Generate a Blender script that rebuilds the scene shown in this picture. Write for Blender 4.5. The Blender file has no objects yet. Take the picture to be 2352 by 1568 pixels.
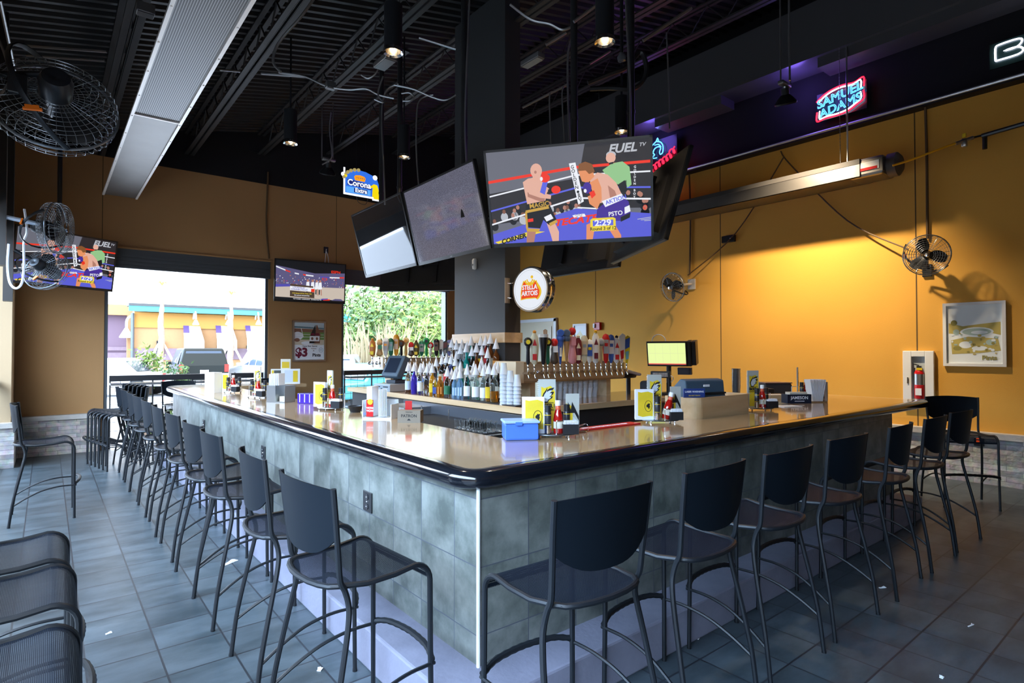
import bpy, bmesh, math, random
from mathutils import Vector, Matrix
random.seed(7)
scene = bpy.context.scene
COL = scene.collection
PI = math.pi
R = math.radians

# ------------------------------------------------------------------ camera
# photograph 2352x1568; X runs along the right bar, Y along the left bar
FOCAL = 1328.909
RW = Matrix(((0.779514523, -0.010132746, -0.626302193),
             (-0.626384128, -0.0129030438, -0.779407747),
             (-0.000183663742, 0.99986541, -0.0164051014)))
EYE = Vector((0.0, 0.0, 1.6))
cam_data = bpy.data.cameras.new('camera')
cam_data.lens = FOCAL / 2352 * 36.0
cam_data.sensor_width = 36.0
cam_data.sensor_fit = 'HORIZONTAL'
cam_data.clip_start = 0.05
cam_data.clip_end = 300
cam = bpy.data.objects.new('camera', cam_data)
COL.objects.link(cam)
cam.matrix_world = Matrix.Translation(EYE) @ RW.to_4x4()
scene.camera = cam

def at(px, py, x=None, y=None, z=None):
    """World point where the sight line through a photograph point meets a plane of the room."""
    d = RW @ Vector((px - 1176.0, -(py - 784.0), -FOCAL))
    if x is not None: t = (x - EYE.x) / d.x
    elif y is not None: t = (y - EYE.y) / d.y
    else: t = (z - EYE.z) / d.z
    return EYE + d * t

def atd(px, py, d):
    """World point at forward distance d from the eye along a photograph sight line."""
    return EYE + RW @ (Vector((px - 1176.0, -(py - 784.0), -FOCAL)) * (d / FOCAL))

# ------------------------------------------------------------------ world / exposure
world = bpy.data.worlds.new('sky')
scene.world = world
world.use_nodes = True
wn = world.node_tree.nodes; wl = world.node_tree.links
wn.clear()
w_out = wn.new('ShaderNodeOutputWorld')
w_bg = wn.new('ShaderNodeBackground')
w_tc = wn.new('ShaderNodeTexCoord')
w_sep = wn.new('ShaderNodeSeparateXYZ')
w_ramp = wn.new('ShaderNodeValToRGB')
w_map = wn.new('ShaderNodeMapRange')
wl.new(w_tc.outputs['Generated'], w_sep.inputs[0])
wl.new(w_sep.outputs['X'], w_map.inputs['Value'])
w_map.inputs['From Min'].default_value = -1.0
w_map.inputs['From Max'].default_value = 0.35
w_map.inputs['To Min'].default_value = 0.0
w_map.inputs['To Max'].default_value = 1.0
wl.new(w_map.outputs[0], w_ramp.inputs[0])
w_ramp.color_ramp.elements[0].color = (0.43, 0.67, 1.0, 1)     # bright open sky on the sunny left side
w_ramp.color_ramp.elements[1].color = (0.93, 0.96, 1.0, 1)
wl.new(w_ramp.outputs[0], w_bg.inputs['Color'])
w_str = wn.new('ShaderNodeMapRange')
wl.new(w_sep.outputs['X'], w_str.inputs['Value'])
w_str.inputs['From Min'].default_value = -0.9
w_str.inputs['From Max'].default_value = 0.1
w_str.inputs['To Min'].default_value = 25.0
w_str.inputs['To Max'].default_value = 3.2
wl.new(w_str.outputs[0], w_bg.inputs['Strength'])
wl.new(w_bg.outputs[0], w_out.inputs[0])

vs = scene.view_settings
vs.view_transform = 'Standard'
vs.look = 'None'
vs.gamma = 1.0
vs.exposure = 0.47
vs.use_curve_mapping = False

# ------------------------------------------------------------------ materials
MATS = {}
def mat(name, col=(0.5, 0.5, 0.5), rough=0.5, metal=0.0, emit=None, estr=1.0, trans=0.0, ior=1.45,
        noise=0.0, nscale=6.0, bump=0.0, bscale=40.0, spec=0.5, coat=0.0, alpha=1.0):
    if name in MATS: return MATS[name]
    m = bpy.data.materials.new(name)
    m.use_nodes = True
    nt = m.node_tree
    b = nt.nodes['Principled BSDF']
    c = (col[0], col[1], col[2], 1)
    b.inputs['Base Color'].default_value = c
    b.inputs['Roughness'].default_value = rough
    b.inputs['Metallic'].default_value = metal
    b.inputs['Specular IOR Level'].default_value = spec
    b.inputs['IOR'].default_value = ior
    b.inputs['Transmission Weight'].default_value = trans
    b.inputs['Coat Weight'].default_value = coat
    b.inputs['Alpha'].default_value = alpha
    if emit is not None:
        b.inputs['Emission Color'].default_value = (emit[0], emit[1], emit[2], 1)
        b.inputs['Emission Strength'].default_value = estr
    tc = nt.nodes.new('ShaderNodeTexCoord')
    if noise > 0:
        n = nt.nodes.new('ShaderNodeTexNoise'); n.inputs['Scale'].default_value = nscale
        n.inputs['Detail'].default_value = 6
        nt.links.new(tc.outputs['Object'], n.inputs['Vector'])
        mx = nt.nodes.new('ShaderNodeMix'); mx.data_type = 'RGBA'
        mx.inputs[6].default_value = tuple(max(0, v * (1 - noise)) for v in col) + (1,)
        mx.inputs[7].default_value = tuple(min(1, v * (1 + noise)) for v in col) + (1,)
        nt.links.new(n.outputs['Fac'], mx.inputs[0])
        nt.links.new(mx.outputs[2], b.inputs['Base Color'])
    if bump > 0:
        n2 = nt.nodes.new('ShaderNodeTexNoise'); n2.inputs['Scale'].default_value = bscale
        nt.links.new(tc.outputs['Object'], n2.inputs['Vector'])
        bp = nt.nodes.new('ShaderNodeBump'); bp.inputs['Strength'].default_value = bump
        bp.inputs['Distance'].default_value = 0.01
        nt.links.new(n2.outputs['Fac'], bp.inputs['Height'])
        nt.links.new(bp.outputs[0], b.inputs['Normal'])
    MATS[name] = m
    return m

def emat(name, col, s):
    """a surface that gives off light: screens, neon, lamps, lit signs"""
    return mat(name, col=(0.02, 0.02, 0.02), rough=0.4, emit=col, estr=s)

def node_mat(name):
    m = bpy.data.materials.new(name); m.use_nodes = True
    MATS[name] = m
    return m, m.node_tree, m.node_tree.nodes['Principled BSDF']

def tile_mat(name, axes, pitch, origin, c1, c2, grout, rough, gw=0.006, nscale=3.0, streak=None, spec=0.5, var=0.35):
    """square stone tiles: axes = which object axes carry the grid"""
    m, nt, b = node_mat(name)
    N = nt.nodes.new; L = nt.links.new
    tc = N('ShaderNodeTexCoord'); sep = N('ShaderNodeSeparateXYZ')
    L(tc.outputs['Object'], sep.inputs[0])
    def math_(op, a, bb=None):
        n = N('ShaderNodeMath'); n.operation = op
        for i, v in enumerate((a, bb)):
            if v is None: continue
            if isinstance(v, (int, float)): n.inputs[i].default_value = v
            else: L(v, n.inputs[i])
        return n.outputs[0]
    cells = []; edge = None
    for ax, p, o in zip(axes, pitch, origin):
        u = math_('DIVIDE', math_('SUBTRACT', sep.outputs[ax], o), p)
        cells.append(math_('FLOOR', u))
        fr = math_('FRACT', u)
        d = math_('MULTIPLY', math_('MINIMUM', fr, math_('SUBTRACT', 1.0, fr)), p)
        e = math_('LESS_THAN', d, gw / 2)
        edge = e if edge is None else math_('MAXIMUM', edge, e)
    comb = N('ShaderNodeCombineXYZ')
    L(cells[0], comb.inputs[0]); L(cells[1], comb.inputs[1])
    wnz = N('ShaderNodeTexWhiteNoise'); L(comb.outputs[0], wnz.inputs['Vector'])
    off = N('ShaderNodeVectorMath'); off.operation = 'SCALE'
    L(wnz.outputs['Color'], off.inputs[0]); off.inputs[3].default_value = 7.0
    add = N('ShaderNodeVectorMath'); add.operation = 'ADD'
    scl = N('ShaderNodeVectorMath'); scl.operation = 'MULTIPLY'
    L(tc.outputs['Object'], scl.inputs[0]); scl.inputs[1].default_value = streak or (1, 1, 1)
    L(scl.outputs[0], add.inputs[0]); L(off.outputs[0], add.inputs[1])
    nz = N('ShaderNodeTexNoise'); nz.inputs['Scale'].default_value = nscale; nz.inputs['Detail'].default_value = 8
    nz.inputs['Roughness'].default_value = 0.62
    L(add.outputs[0], nz.inputs['Vector'])
    rp = N('ShaderNodeValToRGB')
    rp.color_ramp.elements[0].position = 0.37; rp.color_ramp.elements[0].color = (*c1, 1)
    rp.color_ramp.elements[1].position = 0.64; rp.color_ramp.elements[1].color = (*c2, 1)
    L(nz.outputs['Fac'], rp.inputs[0])
    hsv = N('ShaderNodeHueSaturation')
    L(rp.outputs[0], hsv.inputs['Color'])
    mr = N('ShaderNodeMapRange'); L(wnz.outputs['Value'], mr.inputs[0])
    mr.inputs[3].default_value = 1 - var; mr.inputs[4].default_value = 1 + var
    L(mr.outputs[0], hsv.inputs['Value'])
    mx = N('ShaderNodeMix'); mx.data_type = 'RGBA'
    L(edge, mx.inputs[0]); L(hsv.outputs[0], mx.inputs[6]); mx.inputs[7].default_value = (*grout, 1)
    L(mx.outputs[2], b.inputs['Base Color'])
    b.inputs['Roughness'].default_value = rough
    b.inputs['Specular IOR Level'].default_value = spec
    bp = N('ShaderNodeBump'); bp.inputs['Strength'].default_value = 0.25; bp.inputs['Distance'].default_value = 0.004
    sb = math_('SUBTRACT', nz.outputs['Fac'], edge)
    L(sb, bp.inputs['Height']); L(bp.outputs[0], b.inputs['Normal'])
    return m

def stone_mat(name, ax, base):
    """ledge stone: courses of long thin split-face pieces along object axis ax"""
    m, nt, b = node_mat(name)
    N = nt.nodes.new; L = nt.links.new
    tc = N('ShaderNodeTexCoord'); sep = N('ShaderNodeSeparateXYZ'); L(tc.outputs['Object'], sep.inputs[0])
    comb = N('ShaderNodeCombineXYZ'); L(sep.outputs[ax], comb.inputs[0]); L(sep.outputs['Z'], comb.inputs[1])
    br = N('ShaderNodeTexBrick'); L(comb.outputs[0], br.inputs['Vector'])
    br.inputs['Scale'].default_value = 1.0
    br.inputs['Brick Width'].default_value = 0.42; br.inputs['Row Height'].default_value = 0.062
    br.inputs['Mortar Size'].default_value = 0.003
    br.offset = 0.37; br.squash = 0.55; br.squash_frequency = 2
    br.inputs['Color1'].default_value = (*[v * 1.12 for v in base], 1)
    br.inputs['Color2'].default_value = (base[0] * 0.5, base[1] * 0.52, base[2] * 0.6, 1)
    br.inputs['Mortar'].default_value = (*[v * 0.45 for v in base], 1)
    br.inputs['Bias'].default_value = -0.1
    nz = N('ShaderNodeTexNoise'); nz.inputs['Scale'].default_value = 14; L(tc.outputs['Object'], nz.inputs['Vector'])
    mx = N('ShaderNodeMix'); mx.data_type = 'RGBA'; mx.blend_type = 'OVERLAY'
    mx.inputs[0].default_value = 0.6
    L(br.outputs['Color'], mx.inputs[6]); L(nz.outputs['Color'], mx.inputs[7])
    hs = N('ShaderNodeHueSaturation'); hs.inputs['Saturation'].default_value = 0.55; L(mx.outputs[2], hs.inputs['Color'])
    L(hs.outputs[0], b.inputs['Base Color'])
    b.inputs['Roughness'].default_value = 0.85
    bp = N('ShaderNodeBump'); bp.inputs['Strength'].default_value = 0.8; bp.inputs['Distance'].default_value = 0.02
    L(nz.outputs['Fac'], bp.inputs['Height']); L(bp.outputs[0], b.inputs['Normal'])
    return m

def wood_mat(name, c1, c2, axis='X', scale=6.0, rough=0.3, coat=0.0, spec=0.5):
    m, nt, b = node_mat(name)
    N = nt.nodes.new; L = nt.links.new
    tc = N('ShaderNodeTexCoord'); mp = N('ShaderNodeMapping')
    s = {'X': (0.12, 1.6, 1.6), 'Y': (1.6, 0.12, 1.6), 'Z': (1.6, 1.6, 0.12)}[axis]
    mp.inputs['Scale'].default_value = s
    L(tc.outputs['Object'], mp.inputs[0])
    nz = N('ShaderNodeTexNoise'); nz.inputs['Scale'].default_value = scale; nz.inputs['Detail'].default_value = 7
    nz.inputs['Distortion'].default_value = 0.6
    L(mp.outputs[0], nz.inputs['Vector'])
    rp = N('ShaderNodeValToRGB')
    rp.color_ramp.elements[0].position = 0.35; rp.color_ramp.elements[0].color = (*c1, 1)
    rp.color_ramp.elements[1].position = 0.68; rp.color_ramp.elements[1].color = (*c2, 1)
    L(nz.outputs['Fac'], rp.inputs[0]); L(rp.outputs[0], b.inputs['Base Color'])
    b.inputs['Roughness'].default_value = rough
    b.inputs['Coat Weight'].default_value = coat; b.inputs['Coat Roughness'].default_value = 0.06
    b.inputs['Specular IOR Level'].default_value = spec
    return m

def holes_mat(name, col, k=620.0, thr=0.25, rough=0.4):
    """perforated sheet metal, see-through in a fine diamond pattern"""
    m, nt, b = node_mat(name)
    N = nt.nodes.new; L = nt.links.new
    b.inputs['Base Color'].default_value = (*col, 1); b.inputs['Roughness'].default_value = rough
    tc = N('ShaderNodeTexCoord'); sep = N('ShaderNodeSeparateXYZ'); L(tc.outputs['Object'], sep.inputs[0])
    def M(op, a, c=None):
        n = N('ShaderNodeMath'); n.operation = op
        for i, v in enumerate((a, c)):
            if v is None: continue
            if isinstance(v, (int, float)): n.inputs[i].default_value = v
            else: L(v, n.inputs[i])
        return n.outputs[0]
    u = M('MULTIPLY', M('ADD', sep.outputs['X'], sep.outputs['Y']), k)
    v = M('MULTIPLY', M('SUBTRACT', sep.outputs['X'], sep.outputs['Y']), k)
    p = M('MULTIPLY', M('SINE', u), M('SINE', v))
    hole = M('GREATER_THAN', p, thr)
    al = M('SUBTRACT', 1.0, hole)
    L(al, b.inputs['Alpha'])
    return m

# ------------------------------------------------------------------ mesh builder
class MB:
    def __init__(self):
        self.v = []; self.f = []; self.m = []; self.s = []; self.cur = 0; self.X = Matrix.Identity(4)
    def mat(self, i): self.cur = i; return self
    def xf(self, M=None): self.X = M if M is not None else Matrix.Identity(4); return self
    def _add(self, vs, fs, smooth):
        n = len(self.v)
        self.v += [tuple(self.X @ Vector(p)) for p in vs]
        for f in fs:
            self.f.append([n + i for i in f]); self.m.append(self.cur); self.s.append(smooth)
        return self
    def poly(self, pts, smooth=False):
        return self._add(pts, [list(range(len(pts)))], smooth)
    def box(self, c, s, rz=0.0, M=None, ch=0.0):
        """box centred at c with sizes s; ch chamfers the vertical-profile edges"""
        x, y, z = s[0] / 2, s[1] / 2, s[2] / 2
        T = Matrix.Translation(c) @ Matrix.Rotation(rz, 4, 'Z')
        if M is not None: T = Matrix.Translation(c) @ M
        if ch <= 0:
            vs = [(-x, -y, -z), (x, -y, -z), (x, y, -z), (-x, y, -z), (-x, -y, z), (x, -y, z), (x, y, z), (-x, y, z)]
            fs = [(0, 3, 2, 1), (4, 5, 6, 7), (0, 1, 5, 4), (1, 2, 6, 5), (2, 3, 7, 6), (3, 0, 4, 7)]
            return self._add([T @ Vector(p) for p in vs], fs, False)
        h = min(ch, x * .9, y * .9, z * .9)
        def ring(k, zz):
            a, b = x - k, y - k
            return [(-a + h * .3, -b, zz), (a - h * .3, -b, zz), (a, -b + h * .3, zz), (a, b - h * .3, zz),
                    (a - h * .3, b, zz), (-a + h * .3, b, zz), (-a, b - h * .3, zz), (-a, -b + h * .3, zz)]
        rings = [ring(h, -z), ring(h * .3, -z + h * .3), ring(0, -z + h), ring(0, z - h), ring(h * .3, z - h * .3), ring(h, z)]
        vs = [T @ Vector(p) for r in rings for p in r]; fs = []
        for i in range(len(rings) - 1):
            for j in range(8):
                k = (j + 1) % 8
                fs.append((i * 8 + j, i * 8 + k, (i + 1) * 8 + k, (i + 1) * 8 + j))
        fs.append(tuple(reversed(range(8)))); fs.append(tuple(range(40, 48)))
        return self._add(vs, fs, False)
    def box2(self, a, b):
        return self.box([(a[i] + b[i]) / 2 for i in range(3)], [abs(b[i] - a[i]) for i in range(3)])
    def tube(self, pts, r, seg=8, closed=False, caps=True, sx=1.0):
        P = [Vector(p) for p in pts]; n = len(P)
        rr = r if isinstance(r, (list, tuple)) else [r] * n
        vs = []; up = None
        for i in range(n):
            if closed: t = P[(i + 1) % n] - P[i - 1]
            elif i == 0: t = P[1] - P[0]
            elif i == n - 1: t = P[-1] - P[-2]
            else: t = (P[i + 1] - P[i]).normalized() + (P[i] - P[i - 1]).normalized()
            if t.length < 1e-9: t = Vector((0, 0, 1))
            t.normalize()
            if up is None:
                ref = Vector((0, 0, 1)) if abs(t.z) < 0.9 else Vector((1, 0, 0))
                a = t.cross(ref).normalized()
            else:
                a = up - t * up.dot(t)
                if a.length < 1e-6: a = t.orthogonal()
                a.normalize()
            up = a; b = t.cross(a)
            for k in range(seg):
                an = 2 * PI * k / seg
                vs.append(P[i] + (a * math.cos(an) * sx + b * math.sin(an)) * rr[i])
        fs = []
        for i in range(n if closed else n - 1):
            j = (i + 1) % n
            for k in range(seg):
                l = (k + 1) % seg
                fs.append((i * seg + k, i * seg + l, j * seg + l, j * seg + k))
        self._add(vs, fs, True)
        if caps and not closed:
            base = len(self.v) - len(vs)
            for idx, rev in ((0, True), (n - 1, False)):
                f = [base + idx * seg + k for k in range(seg)]
                if rev: f.reverse()
                self.f.append(f); self.m.append(self.cur); self.s.append(False)
        return self
    def lathe(self, prof, seg=16, c=(0, 0, 0), M=None, sy=1.0, smooth=True, caps=True):
        T = Matrix.Translation(c)
        if M is not None: T = T @ M
        vs = []
        for r, z in prof:
            for k in range(seg):
                a = 2 * PI * k / seg
                vs.append(T @ Vector((r * math.cos(a), r * math.sin(a) * sy, z)))
        fs = []
        for i in range(len(prof) - 1):
            for k in range(seg):
                l = (k + 1) % seg
                fs.append((i * seg + k, i * seg + l, (i + 1) * seg + l, (i + 1) * seg + k))
        self._add(vs, fs, smooth)
        base = len(self.v) - len(vs)
        if not caps: return self
        if prof[0][0] > 1e-5:
            self.f.append([base + k for k in reversed(range(seg))]); self.m.append(self.cur); self.s.append(False)
        if prof[-1][0] > 1e-5:
            o = base + (len(prof) - 1) * seg
            self.f.append([o + k for k in range(seg)]); self.m.append(self.cur); self.s.append(False)
        return self
    def ball(self, c, r, seg=12, rings=8, s=(1, 1, 1)):
        vs = []; fs = []
        for i in range(rings + 1):
            t = PI * i / rings
            for k in range(seg):
                a = 2 * PI * k / seg
                vs.append((c[0] + r * s[0] * math.sin(t) * math.cos(a), c[1] + r * s[1] * math.sin(t) * math.sin(a), c[2] - r * s[2] * math.cos(t)))
        for i in range(rings):
            for k in range(seg):
                l = (k + 1) % seg
                fs.append((i * seg + k, i * seg + l, (i + 1) * seg + l, (i + 1) * seg + k))
        return self._add(vs, fs, True)
    def prism(self, pts, h, M=None, z0=0.0):
        """2-D outline in local XY, extruded from z0 to z0+h"""
        T = M if M is not None else Matrix.Identity(4)
        n = len(pts)
        vs = [T @ Vector((p[0], p[1], z0)) for p in pts] + [T @ Vector((p[0], p[1], z0 + h)) for p in pts]
        fs = [tuple(reversed(range(n))), tuple(range(n, 2 * n))]
        fs += [(i, (i + 1) % n, n + (i + 1) % n, n + i) for i in range(n)]
        return self._add(vs, fs, False)
    def text(self, s, size, M, depth=0.0, bold=0.0, align='CENTER', sx=1.0, shear=0.0):
        cu = bpy.data.curves.new('t', 'FONT'); cu.body = s; cu.size = size
        cu.align_x = align; cu.align_y = 'CENTER'; cu.extrude = depth; cu.offset = bold * size; cu.resolution_u = 3
        cu.shear = shear
        ob = bpy.data.objects.new('t', cu)
        me = bpy.data.meshes.new_from_object(ob)
        S = Matrix.Diagonal((sx, 1, 1, 1))
        vs = [M @ S @ v.co for v in me.vertices]
        fs = [list(p.vertices) for p in me.polygons]
        bpy.data.objects.remove(ob); bpy.data.curves.remove(cu); bpy.data.meshes.remove(me)
        return self._add(vs, fs, False)
    def neon(self, s, size, M, r=.008, sx=1.0, shear=0.0):
        cu = bpy.data.curves.new('t', 'FONT'); cu.body = s; cu.size = size; cu.align_x = 'CENTER'; cu.align_y = 'CENTER'
        cu.fill_mode = 'NONE'; cu.bevel_depth = r; cu.bevel_resolution = 1; cu.resolution_u = 3; cu.shear = shear
        ob = bpy.data.objects.new('t', cu); me = bpy.data.meshes.new_from_object(ob)
        S = Matrix.Diagonal((sx, 1, 1, 1))
        vs = [M @ S @ v.co for v in me.vertices]; fs = [list(p.vertices) for p in me.polygons]
        bpy.data.objects.remove(ob); bpy.data.curves.remove(cu); bpy.data.meshes.remove(me)
        return self._add(vs, fs, True)
    def build(self, name, mats, parent=None, bevel=0.0):
        me = bpy.data.meshes.new(name)
        me.from_pydata(self.v, [], self.f)
        if not isinstance(mats, (list, tuple)): mats = [mats]
        for m in mats: me.materials.append(m)
        me.polygons.foreach_set('material_index', self.m)
        me.polygons.foreach_set('use_smooth', self.s)
        me.validate(); me.update()
        if any(self.s): me.set_sharp_from_angle(angle=R(42))
        o = bpy.data.objects.new(name, me)
        COL.objects.link(o)
        if parent is not None: o.parent = parent
        if bevel > 0:
            md = o.modifiers.new('bevel', 'BEVEL'); md.width = bevel; md.segments = 2; md.limit_method = 'ANGLE'
        return o

def tag(o, label, cat, group=None, kind=None):
    o['label'] = label; o['category'] = cat
    if group: o['group'] = group
    if kind: o['kind'] = kind
    return o
def struct(o):
    o['kind'] = 'structure'; return o
def thing(name, label, cat, loc=(0, 0, 0), rz=0.0, group=None):
    o = bpy.data.objects.new(name, None)
    o.empty_display_size = 0.1
    COL.objects.link(o)
    o.location = loc; o.rotation_euler = (0, 0, rz)
    return tag(o, label, cat, group)
def dup(root, loc=None, rz=None, label=None, group=None, scale=None):
    def cp(o, par):
        c = o.copy(); COL.objects.link(c)
        if par is not None: c.parent = par
        for ch in o.children: cp(ch, c)
        return c
    r = cp(root, None)
    if loc is not None: r.location = loc
    if rz is not None: r.rotation_euler = (0, 0, rz)
    if scale is not None: r.scale = scale
    if label: r['label'] = label
    if group: r['group'] = group
    return r
def face(o, x, u, w):
    """matrix: local X -> u, local Y -> w (up), local Z -> outward normal; origin o"""
    u = Vector(u).normalized(); w = Vector(w).normalized(); n = u.cross(w)
    return Matrix(((u.x, w.x, n.x, o[0]), (u.y, w.y, n.y, o[1]), (u.z, w.z, n.z, o[2]), (0, 0, 0, 1)))
def arc(c, r, a0, a1, n, plane='xy'):
    out = []
    for i in range(n + 1):
        a = a0 + (a1 - a0) * i / n
        p, q = r * math.cos(a), r * math.sin(a)
        out.append({'xy': (c[0] + p, c[1] + q, c[2]), 'xz': (c[0] + p, c[1], c[2] + q), 'yz': (c[0], c[1] + p, c[2] + q)}[plane])
    return out
def smooth_path(pts, n=6):
    """Catmull-Rom through the points"""
    P = [Vector(p) for p in pts]; out = []
    for i in range(len(P) - 1):
        p0 = P[max(i - 1, 0)]; p1 = P[i]; p2 = P[i + 1]; p3 = P[min(i + 2, len(P) - 1)]
        for k in range(n):
            t = k / n
            out.append(0.5 * ((2 * p1) + (p2 - p0) * t + (2 * p0 - 5 * p1 + 4 * p2 - p3) * t * t + (3 * p1 - p0 - 3 * p2 + p3) * t ** 3))
    out.append(P[-1]); return out
ORD = ['first', 'second', 'third', 'fourth', 'fifth', 'sixth', 'seventh', 'eighth', 'ninth', 'tenth', 'eleventh', 'twelfth',
       'thirteenth', 'fourteenth', 'fifteenth', 'sixteenth', 'seventeenth', 'eighteenth', 'nineteenth', 'twentieth']
# ------------------------------------------------------------------ shared materials
BACKY, RIGHTX, LEFTX, FRONTY = 11.47, 8.89, -0.42, -4.0
M_black = mat('black_paint', (0.012, 0.013, 0.015), 0.5, spec=0.3)
M_blackmetal = mat('black_powdercoat', (0.008, 0.010, 0.013), 0.45, spec=0.4)
M_blackplastic = mat('black_plastic', (0.015, 0.016, 0.019), 0.35)
M_darkgrey = mat('charcoal_plastic', (0.035, 0.045, 0.06), 0.45)
M_chrome = mat('chrome', (0.75, 0.76, 0.78), 0.12, 1.0)
M_steel = mat('brushed_steel', (0.45, 0.46, 0.47), 0.32, 1.0)
M_alu = mat('aluminium_sheet', (0.25, 0.235, 0.22), 0.42, 1.0, noise=0.15, nscale=3)
M_white = mat('white_paint', (0.80, 0.80, 0.78), 0.5)
M_paper = mat('white_paper', (0.85, 0.86, 0.88), 0.8)
M_greycond = mat('grey_conduit', (0.30, 0.30, 0.30), 0.35, 0.8)
M_red = mat('red_plastic', (0.55, 0.01, 0.012), 0.3)
M_yellow = mat('yellow_card', (0.75, 0.52, 0.01), 0.5)
M_cream = mat('cream_card', (0.78, 0.74, 0.60), 0.5)
M_brownwood = mat('brown_handle_wood', (0.25, 0.12, 0.045), 0.4)
M_glass = mat('clear_glass', (0.95, 0.97, 0.97), 0.03, trans=1.0, ior=1.35)
M_birch = wood_mat('birch_ply', (0.55, 0.36, 0.18), (0.68, 0.48, 0.27), 'X', 7, 0.4)
M_birchY = wood_mat('birch_edge', (0.58, 0.38, 0.19), (0.70, 0.49, 0.28), 'Y', 7, 0.35)
M_top = wood_mat('bar_top_laminate', (0.36, 0.235, 0.12), (0.46, 0.31, 0.165), 'Y', 5, 0.16, coat=0.6, spec=0.7)
M_rail = mat('black_stone_edge', (0.006, 0.007, 0.010), 0.12, spec=0.6, coat=0.3)

# wall paint with a black band above; gold and tan differ by painted-in light
def paint_mat(name, gold, zsplit):
    m, nt, b = node_mat(name)
    N = nt.nodes.new; L = nt.links.new
    tc = N('ShaderNodeTexCoord'); sep = N('ShaderNodeSeparateXYZ'); L(tc.outputs['Object'], sep.inputs[0])
    gt = N('ShaderNodeMath'); gt.operation = 'GREATER_THAN'; L(sep.outputs['Z'], gt.inputs[0]); gt.inputs[1].default_value = zsplit
    nz = N('ShaderNodeTexNoise'); nz.inputs['Scale'].default_value = 90; nz.inputs['Detail'].default_value = 3
    L(tc.outputs['Object'], nz.inputs['Vector'])
    n2 = N('ShaderNodeTexNoise'); n2.inputs['Scale'].default_value = 0.8; L(tc.outputs['Object'], n2.inputs['Vector'])
    hs = N('ShaderNodeHueSaturation'); hs.inputs['Color'].default_value = (*gold, 1)
    mr = N('ShaderNodeMapRange'); L(n2.outputs['Fac'], mr.inputs[0]); mr.inputs[3].default_value = 0.88; mr.inputs[4].default_value = 1.12
    L(mr.outputs[0], hs.inputs['Value'])
    mx = N('ShaderNodeMix'); mx.data_type = 'RGBA'
    L(gt.outputs[0], mx.inputs[0]); L(hs.outputs[0], mx.inputs[6]); mx.inputs[7].default_value = (0.010, 0.010, 0.011, 1)
    L(mx.outputs[2], b.inputs['Base Color'])
    b.inputs['Roughness'].default_value = 0.75
    b.inputs['Specular IOR Level'].default_value = 0.25
    bp = N('ShaderNodeBump'); bp.inputs['Strength'].default_value = 0.25; bp.inputs['Distance'].default_value = 0.004
    L(nz.outputs['Fac'], bp.inputs['Height']); L(bp.outputs[0], b.inputs['Normal'])
    return m
BANDZ = 4.77
M_gold_lit = paint_mat('lit_gold_stucco', (0.72, 0.37, 0.062), BANDZ)  # same paint as the tan, its stronger light put into the colour
M_tan_dim = paint_mat('dim_tan_stucco', (0.37, 0.205, 0.085), BANDZ)  # same paint as the gold, weaker light put into the colour
M_pillar = paint_mat('pale_tan_stucco', (0.45, 0.33, 0.20), 9.0)
M_floor = tile_mat('slate_floor_tile', ('X', 'Y'), (0.3115, 0.3115), (0.48, 1.44), (0.030, 0.044, 0.052), (0.072, 0.093, 0.108),
                   (0.018, 0.022, 0.028), 0.36, 0.010, 2.6, streak=(1, 2.2, 1), var=0.18, spec=0.6)
M_bartile_L = tile_mat('bar_face_tile_left', ('Y', 'Z'), (0.306, 0.302), (2.299, 0.034), (0.062, 0.073, 0.064), (0.185, 0.197, 0.178),
                       (0.06, 0.07, 0.09), 0.45, 0.005, 4.2, var=0.12)
M_bartile_R = tile_mat('bar_face_tile_right', ('X', 'Z'), (0.3155, 0.302), (1.792, 0.034), (0.062, 0.073, 0.064), (0.185, 0.197, 0.178),
                       (0.06, 0.07, 0.09), 0.45, 0.005, 4.2, var=0.12)
M_step = mat('painted_concrete_step', (0.20, 0.20, 0.26), 0.6, noise=0.18, nscale=9, bump=0.2)
M_stoneR = stone_mat('ledge_stone_right', 'Y', (0.50, 0.46, 0.42))
M_stoneB = stone_mat('ledge_stone_back', 'X', (0.50, 0.42, 0.35))
M_cap = mat('cast_stone_cap', (0.50, 0.47, 0.43), 0.8, noise=0.15, nscale=12, bump=0.4)
M_ceiling = mat('black_deck', (0.020, 0.020, 0.021), 0.45, spec=0.5)
M_beam = mat('dark_grey_steel', (0.034, 0.032, 0.031), 0.5)
M_shutter = mat('roller_shutter_grey', (0.075, 0.085, 0.095), 0.45, 0.3)
M_pole = mat('black_pipe', (0.018, 0.018, 0.019), 0.35, spec=0.6)

# ------------------------------------------------------------------ shell
o = MB().box2((-3.2, FRONTY, -0.2), (RIGHTX + 0.2, BACKY + 0.2, 0.0)).build('floor', M_floor); struct(o)

def ceil_z(x): return 4.95 + 0.215 * (x - LEFTX)
b = MB()                                   # corrugated roof deck, ribs run up the slope
x0, x1 = LEFTX - 1.5, RIGHTX + 0.2
y = FRONTY
while y < BACKY + 0.2:
    prof = [(y, 0.0), (y + 0.05, 0.0), (y + 0.068, 0.045), (y + 0.134, 0.045), (y + 0.152, 0.0)]
    for i in range(4):
        (ya, za), (yb, zb) = prof[i], prof[i + 1]
        b.poly([(x0, ya, ceil_z(x0) + za), (x1, ya, ceil_z(x1) + za), (x1, yb, ceil_z(x1) + zb), (x0, yb, ceil_z(x0) + zb)])
    y += 0.152
b.poly([(x0, FRONTY, ceil_z(x0) + .1), (x1, FRONTY, ceil_z(x1) + .1), (x1, BACKY + .2, ceil_z(x1) + .1), (x0, BACKY + .2, ceil_z(x0) + .1)])
struct(b.build('ceiling', M_ceiling))

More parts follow.
